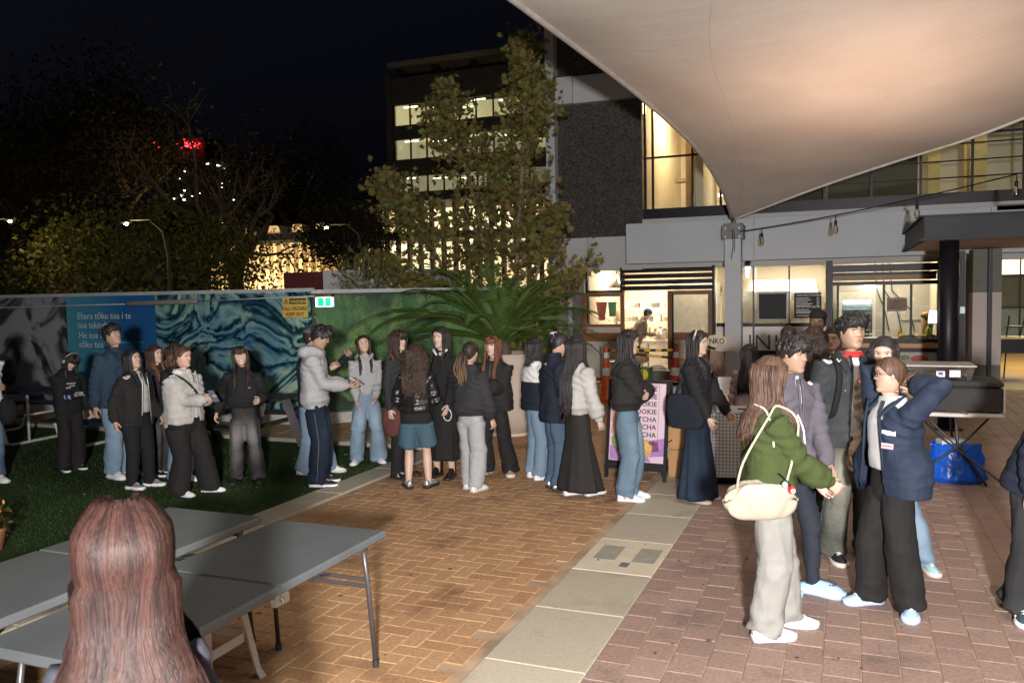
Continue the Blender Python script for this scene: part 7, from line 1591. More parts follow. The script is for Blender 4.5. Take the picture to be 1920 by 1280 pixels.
# ------------------------------------------------------------------ the crowd
white_shoe = pm('shoe_white', (.72, .72, .74), .5, .05); white_sole = pm('sole_white', (.78, .78, .80), .5, .04)
black_shoe = pm('shoe_black', (.015, .015, .018), .45); black_sole = pm('sole_black', (.02, .02, .022), .6)
silver_shoe = pm('shoe_silver', (.55, .56, .60), .28, .1, metal=.7); brown_shoe = pm('shoe_taupe', (.34, .25, .20), .8)
blue_shoe = pm('shoe_blue', (.36, .56, .80), .5, .05); blue_sole = pm('sole_blue', (.50, .64, .86), .5, .05)
cream_sole = pm('sole_cream', (.6, .56, .48), .6)
QUEUE = 'people queueing beside the lawn and along the paving'
CHAT = 'people waiting at the stall'
BLK = cloth('black', (.012, .012, .013)); BLK2 = cloth('black_knit', (.018, .017, .017), bs=120, bump=.5); BLKT = cloth('black_twill', (.014, .013, .013), bs=160)
LEATHER = pm('black_leather', (.012, .011, .011), .3, .2, 12, bump=.4, bscale=50)
GREY = cloth('grey_marl', (.33, .34, .35), var=.08, bs=320, scale=60); LGREY = cloth('pale_grey', (.42, .41, .39), scale=30); MGREY = cloth('warm_grey', (.36, .33, .31), var=.08, scale=40)
NAVY = cloth('navy', (.012, .016, .030)); NAVYB = cloth('navy_blue', (.016, .026, .050), rough=.7); CHAR = cloth('charcoal', (.026, .027, .029), bs=120)
OLIVE = cloth('olive_fleece', (.048, .068, .020), bump=.7, bs=90); WHITE = cloth('white_cotton', (.62, .62, .62)); PURPG = cloth('purple_grey', (.105, .095, .12))
D_LIGHT = denim('light', (.16, .23, .31), (.38, .48, .57)); D_MID = denim('mid', (.06, .10, .15), (.20, .28, .36)); D_NAVY = denim('navy', (.010, .016, .030), (.035, .055, .09))
D_BLK = denim('washed_black', (.030, .029, .029), (.17, .16, .16)); D_JKT = denim('jacket', (.018, .034, .058), (.05, .085, .13)); D_GREY = denim('grey', (.028, .031, .035), (.085, .092, .10)); D_OLV = denim('faded_olive', (.05, .055, .05), (.28, .27, .22))
D_SHORT = denim('shorts', (.05, .095, .13), (.15, .23, .29)); CORD_GREY = cloth('cargo_grey', (.27, .265, .25), var=.06, bs=200)

# --- lawn group, left
p1 = person('person cut off at the left edge in a white t-shirt with arms folded', -22, 905, 625, 20, skin='tan', hair=dict(style='short', vol=.14),
       top=dict(mat=WHITE, ease=.02, sleeve=.45, elb=.045), bottom=dict(mat=D_MID, hem=.05), shoes=('sneaker', white_shoe, white_sole), H=1.72, sex='m',
       hands=dict(L=(-.03, -.13, .66), R=(.02, -.11, .64)), group=QUEUE)
p2 = person('person in headphones and black hoodie looking down at a phone', 134, 880, 655, 22, skin='fair', hair=dict(style='long', len=.16, color='black', bangs=.7, open=.8, locks=26, vol=.16),
       top=dict(mat=BLK, ease=.028, hem=-.02, hemw=.11, cuff=.03, elb=.044, upp=.052, puff=.006), bottom=dict(mat=BLKT, thigh=.062, knee=.058, hem=.062), shoes=('sneaker', black_shoe, white_sole),
       head=(8, 34, 6), hands=dict(R=(-.0, -.15, .635), L=(.165, -.02, .475)), palm=dict(R=(0, -.2, 1)), curl=.5, group=QUEUE)
p3 = person('tall man in a blue denim jacket and pale jeans gazing upwards before the blue mural', 226, 893, 607, 42, skin='tan', sex='m', hair=dict(style='short', vol=.16, bangs=.2),
       top=dict(mat=D_JKT, ease=.034, hem=-.03, hemw=.128, cuff=.03, elb=.046, upp=.056, collar=.005, lapel=.016, fade=1), bottom=dict(mat=D_LIGHT, thigh=.062, knee=.055, hem=.055), shoes=('chunky', white_shoe, white_sole), head=(10, -14, 0),
       hands=dict(L=(.16, -.03, .50), R=(-.17, .0, .48)), group=QUEUE, girth=1.05)
p5 = person('person with long auburn hair standing behind the girl in the black jacket', 300, 889, 646, 52, skin='fair', hair=dict(style='long', len=.27, color='orangetip', open=.9, wave=.9),
       top=dict(mat=cloth('plum', (.035, .028, .035)), ease=.02), bottom=dict(mat=D_BLK, hem=.045), shoes=('sneaker', black_shoe, white_sole), head=(0, -4, 0), group=QUEUE)
p6 = person('person half hidden behind the grey zip jacket, dark hair and pale jeans', 338, 903, 642, 45, skin='fair', hair=dict(style='long', len=.28, color='darkbrown', open=.9),
       top=dict(mat=BLK, ease=.02), bottom=dict(mat=D_LIGHT, hem=.055), shoes=('sneaker', white_shoe, white_sole), group=QUEUE)
p4 = person('girl in an open black zip jacket over a white printed tee and silver sneakers', 262, 914, 654, 38, skin='mid', hair=dict(style='long', len=.24, color='black', open=1.0, front=.8),
       top=dict(mat=BLK2, ease=.034, hem=-.04, hemw=.13, open=.034, ox=.018, cuff=.03, elb=.046, upp=.055, puff=.006, edgemat=pm('zip_metal', (.3, .3, .32), .35, metal=.8)), bottom=dict(mat=BLK, thigh=.060, knee=.044, hem=.036, wr=.004), girth=1.12,
       shoes=('chunky', silver_shoe, white_sole), head=(14, -12, 0), hands=dict(L=(.10, -.13, .52), R=(-.16, .02, .50)), feet=((.07, -.02, 30), (-.05, .02, 8)), group=QUEUE)
make_top(p4, dict(mat=cloth('offwhite_tee', (.50, .49, .47)), ease=.012, hem=.045, sleeve=.12, upp=.032, name='inner_tee', neck=.034), 1.10, 'f', 44, .014)
p7 = person('girl in a light grey zip jacket and black flared trousers with her hair tied back', 352, 928, 648, 40, skin='flush', hair=dict(style='pony', len=.12, color='brown', vol=.08), girth=1.22,
       top=dict(mat=LGREY, ease=.036, hem=-.005, hemw=.135, open=.026, ox=.02, cuff=.03, elb=.050, upp=.060, collar=.012, puff=.006), bottom=dict(mat=BLKT, thigh=.066, knee=.054, hem=.064, wr=.006), shoes=('striped', white_shoe, white_sole), head=(14, 0, 0),
       hands=dict(L=(.03, -.21, .655), R=(-.01, -.22, .66)), feet=((.135, -.05, 30), (-.03, .03, 5)), palm=dict(L=(-1, 0, .3), R=(1, 0, .5)), group=QUEUE)
make_top(p7, dict(mat=WHITE, ease=.014, hem=.02, sleeve=.12, upp=.034, name='inner_tee', neck=.055), 1.2, 'f', 47, .014)
p8 = person('smiling girl with a fringe in a black sweater and washed grey jeans', 462, 903, 648, -4, skin='fair', smile=1, hair=dict(style='long', len=.30, color='darkbrown', bangs=.35, open=.86, wave=.7, front=.9, locks=34),
       top=dict(mat=BLK, ease=.036, hem=.055, hemw=.125, cuff=.028, elb=.05, upp=.058, puff=.008, gather=1, collar=.01), bottom=dict(mat=D_BLK, thigh=.064, knee=.055, hem=.054, fade=1.0), shoes=('boot', black_shoe, black_sole), head=(4, -3, -6),
       hands=dict(L=(.12, -.12, .62), R=(-.19, .02, .52)), feet=((.085, 0, 5), (-.065, .0, -18)), group=QUEUE)
p10 = person('person in a grey cap mostly hidden behind the grey hoodie, pale jeans', 588, 886, 612, 70, skin='tan', sex='m', hair=dict(style='cap', vol=.07),
       top=dict(mat=NAVY, ease=.02), bottom=dict(mat=D_LIGHT, thigh=.06, knee=.056, hem=.056), shoes=('sneaker', white_shoe, cream_sole), head=(0, 10, 0), hands=dict(L=(.10, -.23, .80), R=(-.05, -.16, .72)), palm=dict(L=(-1, 0, 0)), feet=((.03, -.10, 0), (-.05, .05, 0)), group=QUEUE)
p9 = person('tall young man in a grey hoodie and loose navy jeans reading his phone in profile', 598, 908, 605, 82, skin='tan', sex='m', hair=dict(style='short', vol=.20, bangs=.1),
       top=dict(mat=GREY, ease=.030, hem=-.02, hemw=.112, cuff=.026, elb=.046, upp=.054, hood=1, gather=1, puff=.006, rib=1), bottom=dict(mat=D_NAVY, thigh=.066, knee=.064, hem=.062, fade=.5), shoes=('sneaker', black_shoe, white_sole), head=(0, 26, 0),
       hands=dict(L=(.04, -.19, .62), R=(-.05, -.20, .615)), palm=dict(L=(0, 0, 1), R=(0, 0, 1)), group=QUEUE)
p11 = person('girl in a grey hoodie and wide pale jeans with her chin raised', 690, 866, 628, 8, skin='mid', hair=dict(style='long', len=.30, color='darkbrown', open=.85, front=.95, wide=.9),
       top=dict(mat=GREY, ease=.024, hem=.03, hemw=.105, cuff=.026, elb=.044, upp=.05, gather=1, hood=1, drawstring=1), bottom=dict(mat=D_LIGHT, thigh=.062, knee=.060, hem=.064), shoes=('sneaker', white_shoe, white_sole), head=(0, -14, -6),
       hands=dict(L=(.055, -.13, .53), R=(-.09, -.12, .50)), feet=((.085, -.01, 12), (-.09, 0, -25)), group=QUEUE)
# --- planter group
p12 = person('person with a long dark fringe in a dark coat just behind the curly-haired girl', 752, 893, 618, 55, skin='fair', hair=dict(style='long', len=.24, color='darkbrown', bangs=.9, open=.8),
       top=dict(mat=CHAR, ease=.03, hem=-.06, hemw=.12), bottom=dict(mat=BLKT, hem=.042), shoes=('striped', black_shoe, black_sole), group=QUEUE)
p13 = person('girl seen from behind with big curly hair, leather jacket, denim shorts and silver sneakers', 784, 914, 648, 172, skin='fair', hair=dict(style='curly', len=.34, color='darkbrown', open=.9, vol=.30, wide=1.55, locks=130), girth=1.06,
       top=dict(mat=LEATHER, ease=.032, hem=.04, hemw=.118, cuff=.03, elb=.05, upp=.058, collar=.01), bottom=dict(mat=D_SHORT, thigh=.068, knee=.07, hem=.073, hemz=.30), shoes=('chunky', silver_shoe, black_sole),
       hands=dict(L=(.12, -.12, .56), R=(-.12, -.14, .60)), feet=((.065, 0, 20), (-.075, -.01, -25)), group=QUEUE)
make_top(p13, dict(mat=BLK, ease=.022, hem=-.035, hemw=.112, sleeve=.2, name='inner_tee'), 1.04, 'f', 46, .014)
p14 = person('tall girl in black with a white shirt collar, long skirt and shiny boots', 834, 893, 612, -28, skin='fair', hair=dict(style='long', len=.30, color='black', open=.85, part=.2),
       top=dict(mat=BLK, ease=.02, hem=.02, hemw=.1, cuff=.026, elb=.04, collar=.01), bottom=dict(kind='skirt', mat=BLKT, hemz=.12, hem=.105, fold=.04), shoes=('boot', pm('patent', (.02, .012, .010), .12), black_sole), head=(-12, 0, 0),
       hands=dict(L=(.10, -.12, .50), R=(-.04, -.16, .66)), group=QUEUE)
for sd in (1, -1):
    cb = MB(); cb.tube([p14['Mt']@Vector((sd*.045*p14['H'], .02, .352*p14['H'])), p14['Mt']@Vector((sd*.046*p14['H'], -.05, .345*p14['H'])), p14['Mt']@Vector((sd*.012*p14['H'], -.085, .315*p14['H']))], [.012, .016, .01], 6)
    cb.build('shirt_collar', WHITE, p14['root'], True)
p16 = person('girl with long auburn hair and a loose black coat holding a phone beside the planter', 930, 889, 629, -22, skin='fair', hair=dict(style='long', len=.34, color='auburn', open=.75, wave=1.2, front=.95, wide=1.15, bangs=.3),
       top=dict(mat=BLK2, ease=.045, hem=-.03, hemw=.138, cuff=.034, elb=.056, upp=.064, puff=.010, zip=-.03), bottom=dict(mat=BLKT, thigh=.054, knee=.048, hem=.062), shoes=('chunky', brown_shoe, cream_sole), head=(-10, 2, 0),
       hands=dict(L=(.02, -.17, .665), R=(-.08, -.14, .64)), palm=dict(L=(-1, 0, .5), R=(1, 0, .3)), feet=((.10, .02, 25), (-.075, .02, -15)), group=QUEUE)
p15 = person('girl with an ash ponytail in a loose charcoal sweater and pale grey sweatpants', 886, 918, 640, 138, skin='mid', hair=dict(style='pony', len=.34, color='ombre', vol=.08, hp=.0),
       top=dict(mat=CHAR, ease=.042, hem=.01, hemw=.118, cuff=.028, elb=.054, upp=.062, gather=1, puff=.012), bottom=dict(mat=GREY, thigh=.066, knee=.064, hem=.056, wr=.009), shoes=('sneaker', white_shoe, cream_sole), head=(6, 4, 0),
       hands=dict(L=(.10, -.16, .66), R=(-.14, -.06, .47)), feet=((.05, -.02, 5), (-.05, .02, 0)), group=QUEUE)
# --- queue middle
p17 = person('girl with a dark bob in a white and navy top and pale jeans', 1006, 896, 632, 118, skin='fair', hair=dict(style='long', len=.15, color='black', open=.95),
       top=dict(mat=NAVY, two=(WHITE, lambda q: q[2] > .19 and q[0] < 2), ease=.03, hem=-.01, hemw=.12), bottom=dict(mat=D_LIGHT, thigh=.056, knee=.052, hem=.052), shoes=('sneaker', white_shoe, white_sole), group=QUEUE)
p18 = person('person with a claw clip in a dark navy coat and mid blue jeans looking down', 1043, 916, 620, 112, skin='mid', hair=dict(style='bun', color='black', vol=.08),
       top=dict(mat=NAVY, ease=.04, hem=-.07, hemw=.118, cuff=.03, elb=.05, upp=.06, collar=.03), bottom=dict(mat=D_MID, thigh=.056, knee=.054, hem=.054, fade=.4), shoes=('sneaker', silver_shoe, black_sole), head=(0, 24, 0), hands=dict(R=(-.10, -.14, .60), L=(.1, -.16, .62)), group=QUEUE)
p19 = person('girl with very long black hair, pale grey sweatshirt and flared black maxi skirt', 1084, 927, 630, 128, skin='fair', hair=dict(style='long', len=.58, color='black', open=.95, front=.8, locks=90, wave=.5, spread=.082),
       top=dict(mat=cloth('offwhite', (.40, .39, .375)), ease=.034, hem=.02, hemw=.108, cuff=.028, elb=.052, upp=.060, gather=1, puff=.012), bottom=dict(kind='skirt', mat=cloth('black_linen', (.020, .018, .017), bs=90), hemz=.045, hem=.172, fold=.045), shoes=('striped', white_shoe, white_sole),
       hands=dict(R=(-.15, -.06, .48), L=(.13, -.10, .50)), feet=((.03, .04, -10), (-.06, -.06, 0)), group=QUEUE)
p20 = person('girl in a cropped black jacket and straight light blue jeans standing before the poster board', 1178, 935, 617, 82, skin='fair', hair=dict(style='long', len=.26, color='black', open=1.05, front=.7, wave=.5),
       top=dict(mat=BLK2, ease=.038, hem=.035, hemw=.122, cuff=.032, elb=.054, upp=.06, gather=1, puff=.012), bottom=dict(mat=D_MID if False else denim('sky', (.11, .17, .23), (.28, .37, .45)), thigh=.066, knee=.062, hem=.056, fade=.5), shoes=('sneaker', white_shoe, white_sole), head=(0, 6, 0),
       hands=dict(L=(-.07, -.115, .63), R=(.07, -.125, .645)), pole=dict(L=(.7, -.1, -1), R=(-.7, -.1, -1)), feet=((.05, -.01, 0), (-.05, .01, 0)), group=QUEUE)
p21 = person('girl with a pale headband and glasses in a long indigo denim skirt', 1308, 936, 619, 66, skin='fair', glasses='clear', hair=dict(style='long', len=.30, color='black', open=1.1, front=.8, wave=.4),
       top=dict(mat=BLK, two=(cloth('dusty_pink', (.44, .33, .33)), lambda q: q[1] > .012 and q[2] < .25 and abs(q[0]) < .085), ease=.028, hem=.0, hemw=.108, cuff=.03, elb=.046, upp=.054), bottom=dict(kind='skirt', mat=D_NAVY, hemz=.022, hem=.145, fold=.05), shoes=('sneaker', brown_shoe, cream_sole), head=(2, 2, 0),
       hands=dict(L=(.1, -.16, .50), R=(-.12, -.14, .47)), group=QUEUE)
hb = MB(); hb.tube([head_pt(a, .995*cos((a)*0)*0+z, .16, False) for a, z in [(1.75, -.1), (1.65, .3), (1.6, .6), (1.6, .82), (1.6, .95)]]+[head_pt(-a, z, .16, False) for a, z in [(1.6, .95), (1.6, .82), (1.6, .6), (1.65, .3), (1.75, -.1)]], .085, 6, p21['Mh'], flat=.5)
hb.build('headband', pm('headband', (.62, .47, .36), .5), p21['root'], True)
# --- stall group behind
p22 = person('dark haired person in a dusty pink top partly hidden behind the green fleece', 1405, 905, 645, 160, skin='fair', hair=dict(style='long', len=.34, color='black', open=1.0, wave=.8),
       top=dict(mat=cloth('dusty_pink', (.44, .33, .33)), ease=.02, hem=.0), bottom=dict(mat=NAVY, hem=.045), shoes=('sneaker', black_shoe, black_sole), group=CHAT)
p31 = person('dark haired head glimpsed behind the man with the grey half-zip', 1478, 892, 610, 170, skin='mid', hair=dict(style='pony', len=.2, color='darkbrown', vol=.09),
       top=dict(mat=CHAR, ease=.02), bottom=dict(mat=BLK), shoes=('sneaker', black_shoe, black_sole), group=CHAT)
p28 = person('man in a backwards black cap, rearmost of the stall group', 1535, 872, 578, -12, skin='tan', sex='m', hair=dict(style='cap', vol=.06),
       top=dict(mat=BLK, ease=.02), bottom=dict(mat=BLK), shoes=('sneaker', black_shoe, black_sole), head=(0, 14, 0), group=CHAT)
p29 = person('girl with thin red glasses looking out beside the backwards cap', 1562, 915, 610, -8, skin='flush', glasses='red', hair=dict(style='pony', len=.2, color='darkbrown', vol=.09),
       top=dict(mat=cloth('beige', (.4, .34, .3)), ease=.02), bottom=dict(mat=BLK), shoes=('sneaker', black_shoe, black_sole), head=(-5, 8, 0), group=CHAT)
p30 = person('person seen from behind with waist-long dark wavy hair in a navy top', 1526, 955, 612, 175, skin='fair', hair=dict(style='curly', len=.48, color='darkbrown', open=.9, vol=.16, wide=1.15, locks=80),
       top=dict(mat=NAVYB, ease=.02), bottom=dict(mat=D_BLK), shoes=('sneaker', black_shoe, black_sole), group=CHAT)
p27 = person('girl with centre parted black hair peering over the navy jacket shoulder', 1656, 1058, 630, -8, skin='fair', hair=dict(style='long', len=.24, color='black', open=.72, part=.25),
       top=dict(mat=cloth('beige', (.4, .34, .3)), ease=.02, hem=.0), bottom=dict(mat=D_LIGHT, hem=.05), shoes=('sneaker', pm('shoe_teal', (.3, .5, .52), .6), cream_sole), head=(0, 6, 0), group=CHAT, feet=((.17, .02, 30), (.04, .02, 0)))
p25 = person('young man in an open charcoal denim jacket over a red-necked tee and faded baggy jeans', 1592, 1044, 588, 24, skin='tan', sex='m', hair=dict(style='short', vol=.17, bangs=.15), vox=.011,
       top=dict(mat=D_GREY, ease=.036, hem=-.035, hemw=.130, lapel=.016, open=.030, ox=-.004, cuff=.030, elb=.046, upp=.056, collar=.012, fade=1, puff=.004), bottom=dict(mat=D_OLV, thigh=.062, knee=.060, hem=.062, fade=.9, wr=.009), shoes=('sneaker', black_shoe, cream_sole), head=(12, 0, 0),
       hands=dict(L=(.15, -.06, .46), R=(-.16, -.04, .475)), feet=((.075, -.0, 25), (-.07, -.01, -5)), girth=.95, group=CHAT)
make_top(p25, dict(mat=WHITE, ease=.014, hem=.0, sleeve=.12, upp=.034, name='inner_tee', neck=.046), .95, 'm', 48, .012)
rb = MB(); rb.rings([secring((0, .004, z*p25['H']), a*p25['H'], b*p25['H'], p25['Mt'], 20) for z, a, b in ((.325, .055, .045), (.338, .052, .044), (.350, .046, .042))], False)
rb.build('red_collar', cloth('red', (.45, .03, .03)), p25['root'], True)
# --- near group
p24 = person('man in a grey half-zip sweater, navy trousers and pale blue clogs, listening', 1480, 1106, 628, 42, skin='tan', sex='m', hair=dict(style='short', vol=.19, bangs=.35), vox=.010,
       top=dict(mat=PURPG, ease=.024, hem=-.02, hemw=.108, cuff=.026, elb=.042, upp=.05, open=.014, zipto=.24, collar=.02, puff=.004), bottom=dict(mat=cloth('navy_twill', (.022, .026, .038)), thigh=.056, knee=.048, hem=.040), shoes=('clog', blue_shoe, blue_sole), head=(16, 6, 0),
       hands=dict(L=(.06, -.15, .50), R=(-.02, -.17, .51)), feet=((.06, -.06, 30), (-.05, .03, 10)), girth=.88, group=CHAT)
make_top(p24, dict(mat=WHITE, ease=-.010, hem=.1, sleeve=.12, upp=.032, name='inner_tee', neck=.036), .90, 'm', 49, .012)
p23 = person('girl with long copper-brown hair in an olive fleece and grey cargo trousers, white trainers', 1440, 1187, 668, 108, skin='fair', hair=dict(style='long', len=.30, color='brown', open=1.05, front=.85, locks=130, wave=.8, vol=.14, spread=.095), vox=.009,
       top=dict(mat=OLIVE, ease=.038, hem=.0, hemw=.122, cuff=.028, elb=.050, upp=.060, puff=.010, gather=1, collar=.015), bottom=dict(mat=CORD_GREY, thigh=.062, knee=.058, hem=.058, wr=.010), shoes=('chunky', white_shoe, white_sole), head=(0, 4, 0),
       hands=dict(L=(.02, -.20, .53), R=(-.06, -.20, .56)), feet=((.06, -.09, -5), (-.055, .03, 5)), palm=dict(R=(1, 0, 0)), group=CHAT)
p26 = person('girl in glasses and an open navy bomber jacket, hands behind her head', 1668, 1138, 668, -52, skin='mid', glasses='black', hair=dict(style='pony', len=.10, color='brown', vol=.09, hp=-.2), vox=.009,
       top=dict(mat=NAVYB, ease=.052, hem=-.03, hemw=.185, open=.062, ox=.0, cuff=.034, elb=.048, upp=.056, puff=.010, wr=.010, lapel=.014), bottom=dict(mat=BLKT, thigh=.064, knee=.062, hem=.060, wr=.007), shoes=('chunky', blue_shoe, blue_sole), head=(-22, 0, 0),
       hands=dict(L=(.05, .06, .88), R=(-.05, .06, .88)), pole=dict(L=(.9, -.3, -.35), R=(-.9, -.6, -.45)), feet=((.085, .03, 50), (-.06, -.04, -10)), curl=.9, group=CHAT)
make_top(p26, dict(mat=cloth('pale_tee', (.52, .52, .53)), ease=.018, hem=.06, sleeve=.12, upp=.034, name='inner_tee', neck=.050), 1.0, 'f', 50, .010)
p32 = person('person cut off at the right edge in a black hooded jacket and black trousers', 1934, 1152, 640, 78, skin='mid', sex='m', hair=dict(style='short', vol=.15),
       top=dict(mat=NAVY, ease=.040, hem=-.05, hemw=.12, cuff=.03, elb=.05, upp=.06, hood=1), bottom=dict(mat=CHAR, thigh=.070, knee=.068, hem=.062), shoes=('striped', pm('shoe_teal_dark', (.04, .07, .09), .6), white_sole), H=1.70, feet=((.05, .06, 0), (-.05, .02, -70)), lean=20, group=CHAT)
# ------------------------------------------------------------------ accessories and bags
def Mw(p): return Matrix.Translation((p['P'].x, p['P'].y, 0))@Matrix.Rotation(p['rz'], 4, 'Z')
def bagthing(nm, lab, cat, p): return thing(nm, lab, cat, (p['P'].x, p['P'].y, 0), p['rz'])
def handpos(p, s): return np.array(p['AR'][s][2])
def phone(p, s, lab, off=(0, -.09, .03), rot=(20, 0, 0), mt=None):
    h = handpos(p, s)+np.array(off); t = thing('phone', lab, 'phone', tuple(Mw(p)@Vector(h)), 0); t.rotation_euler = (R(rot[0]), R(rot[1]), p['rz']+R(rot[2])); m_ = MB(); m_.box(-.037, .037, -.075, .075, -.004, .004, bevel=.003); m_.build('body', mt or pm('phone_black', (.02, .02, .024), .25), t)
    m_ = MB(); m_.box(-.034, .034, -.072, .072, .0042, .0052); m_.build('screen', emit('phone_screen', (.6, .7, 1), .08, (.02, .02, .03)), t)
phone(p2, -1, 'phone held flat by the person in headphones', (.02, -.09, .02), (15, 0, 0)); phone(p9, 1, 'phone held in front of the man in the grey hoodie', (-.02, -.10, .03), (35, 0, 0), pm('phone_white', (.6, .6, .62), .3))
phone(p16, 1, 'dark phone held by the girl with auburn hair', (-.03, -.05, .05), (60, 0, 20)); phone(p7, -1, 'dark phone between the hands of the girl in the pale grey jacket', (.03, -.08, .03), (50, 0, 0))
# headphones
hb = MB(); hb.tube([head_pt(a, z, .20, False) for a, z in ((1.6, .05), (1.6, .5), (1.6, .85), (1.6, .97))]+[head_pt(-a, z, .20, False) for a, z in ((1.6, .97), (1.6, .85), (1.6, .5), (1.6, .05))], .07, 6, p2['Mh'], flat=.6); hp_ = hb.build('headphones', pm('headphone_silver', (.40, .40, .40), .4), p2['root'], True)
for sx in (-1, 1): m_ = MB(); m_.ell((sx*.88, .02, -.02), .14, .24, .30, 12, 8, p2['Mh']); m_.build('ear_cup', pm('headphone_silver', (.40, .40, .40), .4), hp_, True)
def cap(p, mt, back=True):
    m_ = MB(); G = []
    for j in range(9):
        u = j/8; G.append([head_pt(-pi+2*pi*i/28, 1-(1-.42)*u**.62 if u > 0 else .995, .12, False) for i in range(28)])
    m_.rings([g[::-1] for g in G][::-1] if False else G, True, p['Mh']); o = m_.build('cap', mt, p['root'], True); m_ = MB(); s = 1 if back else -1
    m_.rings([[(-.5, s*.75, .42), (.5, s*.75, .42), (.5, s*.75, .36), (-.5, s*.75, .36)], [(-.38, s*1.45, .34), (.38, s*1.45, .34), (.38, s*1.45, .30), (-.38, s*1.45, .30)]], True, p['Mh']); m_.build('peak', mt, o, True); return o
cap(p28, BLK, True); cap(p10, cloth('cap_grey', (.09, .09, .10)), False)
# claw clip
m_ = MB()
for q in range(6): m_.tube([(-.35+.14*q, .82, .35), (-.33+.14*q, 1.15, .62), (-.32+.14*q, .92, .85)], .035, 5, p18['Mh'])
m_.tube([(-.4, .88, .84), (.45, .88, .84)], .05, 6, p18['Mh']); m_.build('claw_clip', pm('clip_lilac', (.55, .50, .65), .25), p18['root'], True)
def strap(pts, r, mt, par, nm='strap', flat=.35, M=None, smooth=True): m_ = MB(); m_.tube(spline(pts, np.linspace(0, 1, 26)), r, 8, M, flat=flat); return m_.build(nm, mt, par, smooth)
def TP(p, x, y, z): return np.array(p['Mt']@Vector((x*p['H'], y*p['H'], z*p['H'])))
def sack(mb, c, rx, ry, rz_, seed, sag=.25, M=None, n=26, m=14, wr=.06, sq=2.6, bx=None):
    r = np.random.RandomState(seed); ph = r.rand(8)*6; Rg = []
    for j in range(m+1):
        a = -pi/2+pi*j/m; ca, sa = max(.03, cos(a)), sin(a); row = []
        for k in range(n):
            t = 2*pi*k/n; f = 1+wr*(sin(5*t+ph[0]+2*sa)+.7*sin(9*t+ph[1]-3*sa)+.5*sin(3*t+ph[2]+6*sa))
            cc, ss = cos(t), sin(t); ex_ = bx or 1/1.6; ey_ = bx or 1/1.3; X = rx*ca**ex_*abs(cc)**(2/sq)*(1 if cc >= 0 else -1)*f; Y = ry*ca**ey_*abs(ss)**(2/sq)*(1 if ss >= 0 else -1)*f; Z = rz_*sa-sag*rz_*(1-(X/rx)**2)*(1 if sa > 0 else .3)
            row.append((c[0]+X, c[1]+Y, c[2]+Z))
        Rg.append(row)
    mb.rings(Rg, True, M)
# navy tote of the headband girl (right shoulder side, towards the camera)
tt = bagthing('tote_bag', 'large dark navy tote bag on the shoulder of the headband girl', 'bag', p21); H_ = p21['H']
m_ = MB(); sack(m_, (-.185, .03, .540*H_), .055, .190, .165, 3, .0, wr=.022, sq=4.0, bx=.22); cN = cloth('tote_navy', (.009, .013, .020)); m_.build('body', cN, tt, True)
for dy in (-.10, .10): strap([(-.20, dy+.03, .545*H_+.15), TP(p21, -.088, .03+dy*.2, .20)+np.array([-.05, 0, 0]), TP(p21, -.070, .015, .315)+np.array([-.02, 0, .02]), TP(p21, -.06, -.02, .27)+np.array([-.03, -.02, 0])], .016, cN, tt, 'handle')
# cream shoulder bag of the green fleece girl : hangs at her right hip/back, camera side
cb_ = bagthing('shoulder_bag', 'slouchy cream nylon shoulder bag of the girl in the olive fleece', 'bag', p23); CR = cloth('bag_cream', (.40, .36, .28), rough=.6, bump=.4, bs=40); Hh = p23['H']
m_ = MB(); sack(m_, (-.215, .115, .505*Hh+.06), .075, .200, .120, 8, .50, wr=.05, bx=.45, n=44, m=20); m_.build('body', CR, cb_, True)
strap([(-.235, .25, .505*Hh+.10), TP(p23, -.13, .10, .16)+np.array([-.06, .06, 0]), TP(p23, -.085, .03, .29)+np.array([-.045, .01, .01]), TP(p23, -.07, -.01, .328)+np.array([-.02, 0, .012]), TP(p23, -.085, -.055, .27)+np.array([-.03, -.03, 0]), (-.235, -.02, .505*Hh+.10)], .0075, CR, cb_)
m_ = MB(); m_.ell((-.300, -.035, .57*Hh), .022, .022, .024, 10, 8); m_.build('red_charm', pm('charm_red', (.6, .02, .02), .35), cb_, True); m_ = MB(); m_.ell((-.305, .005, .57*Hh+.03), .018, .018, .02, 10, 8); m_.build('grey_charm', pm('charm_grey', (.4, .4, .42), .4), cb_, True)
m_ = MB(); m_.ell((-.322, -.035, .57*Hh-.002), .005, .014, .014, 8, 6); m_.build('charm_face', WHITE, cb_, True); strap([(-.25, .02, .57*Hh+.08), (-.29, 0, .57*Hh+.06), (-.300, -.03, .57*Hh+.02)], .004, M_BLK, cb_, 'cord', 1)
m_ = MB(); m_.box(-.300, -.297, .14, .19, .505*Hh, .525*Hh); m_.build('tab', CR, cb_)
# maroon bag
mbg = bagthing('maroon_bag', 'long maroon suede bag hanging beside the dark coat', 'bag', p12); m_ = MB(); sack(m_, (-.17, -.02, .40*p12['H']), .05, .13, .17, 5, .1, wr=.03); mr_ = cloth('suede_maroon', (.11, .040, .035)); m_.build('body', mr_, mbg, True); strap([(-.18, .06, .47*p12['H']), TP(p12, -.10, .02, .28), TP(p12, -.085, -.02, .31), (-.18, -.08, .47*p12['H'])], .010, mr_, mbg)
# black bag at left edge person
bb = bagthing('black_bag', 'black shoulder bag held by the person at the left edge', 'bag', p1); m_ = MB(); sack(m_, (.20, -.06, .47*p1['H']), .10, .13, .16, 6, .1, wr=.03); m_.build('body', BLK, bb, True); strap([(.20, .04, .54*p1['H']), TP(p1, .09, .02, .28), TP(p1, .07, -.03, .30), (.20, -.14, .54*p1['H'])], .012, BLK, bb)
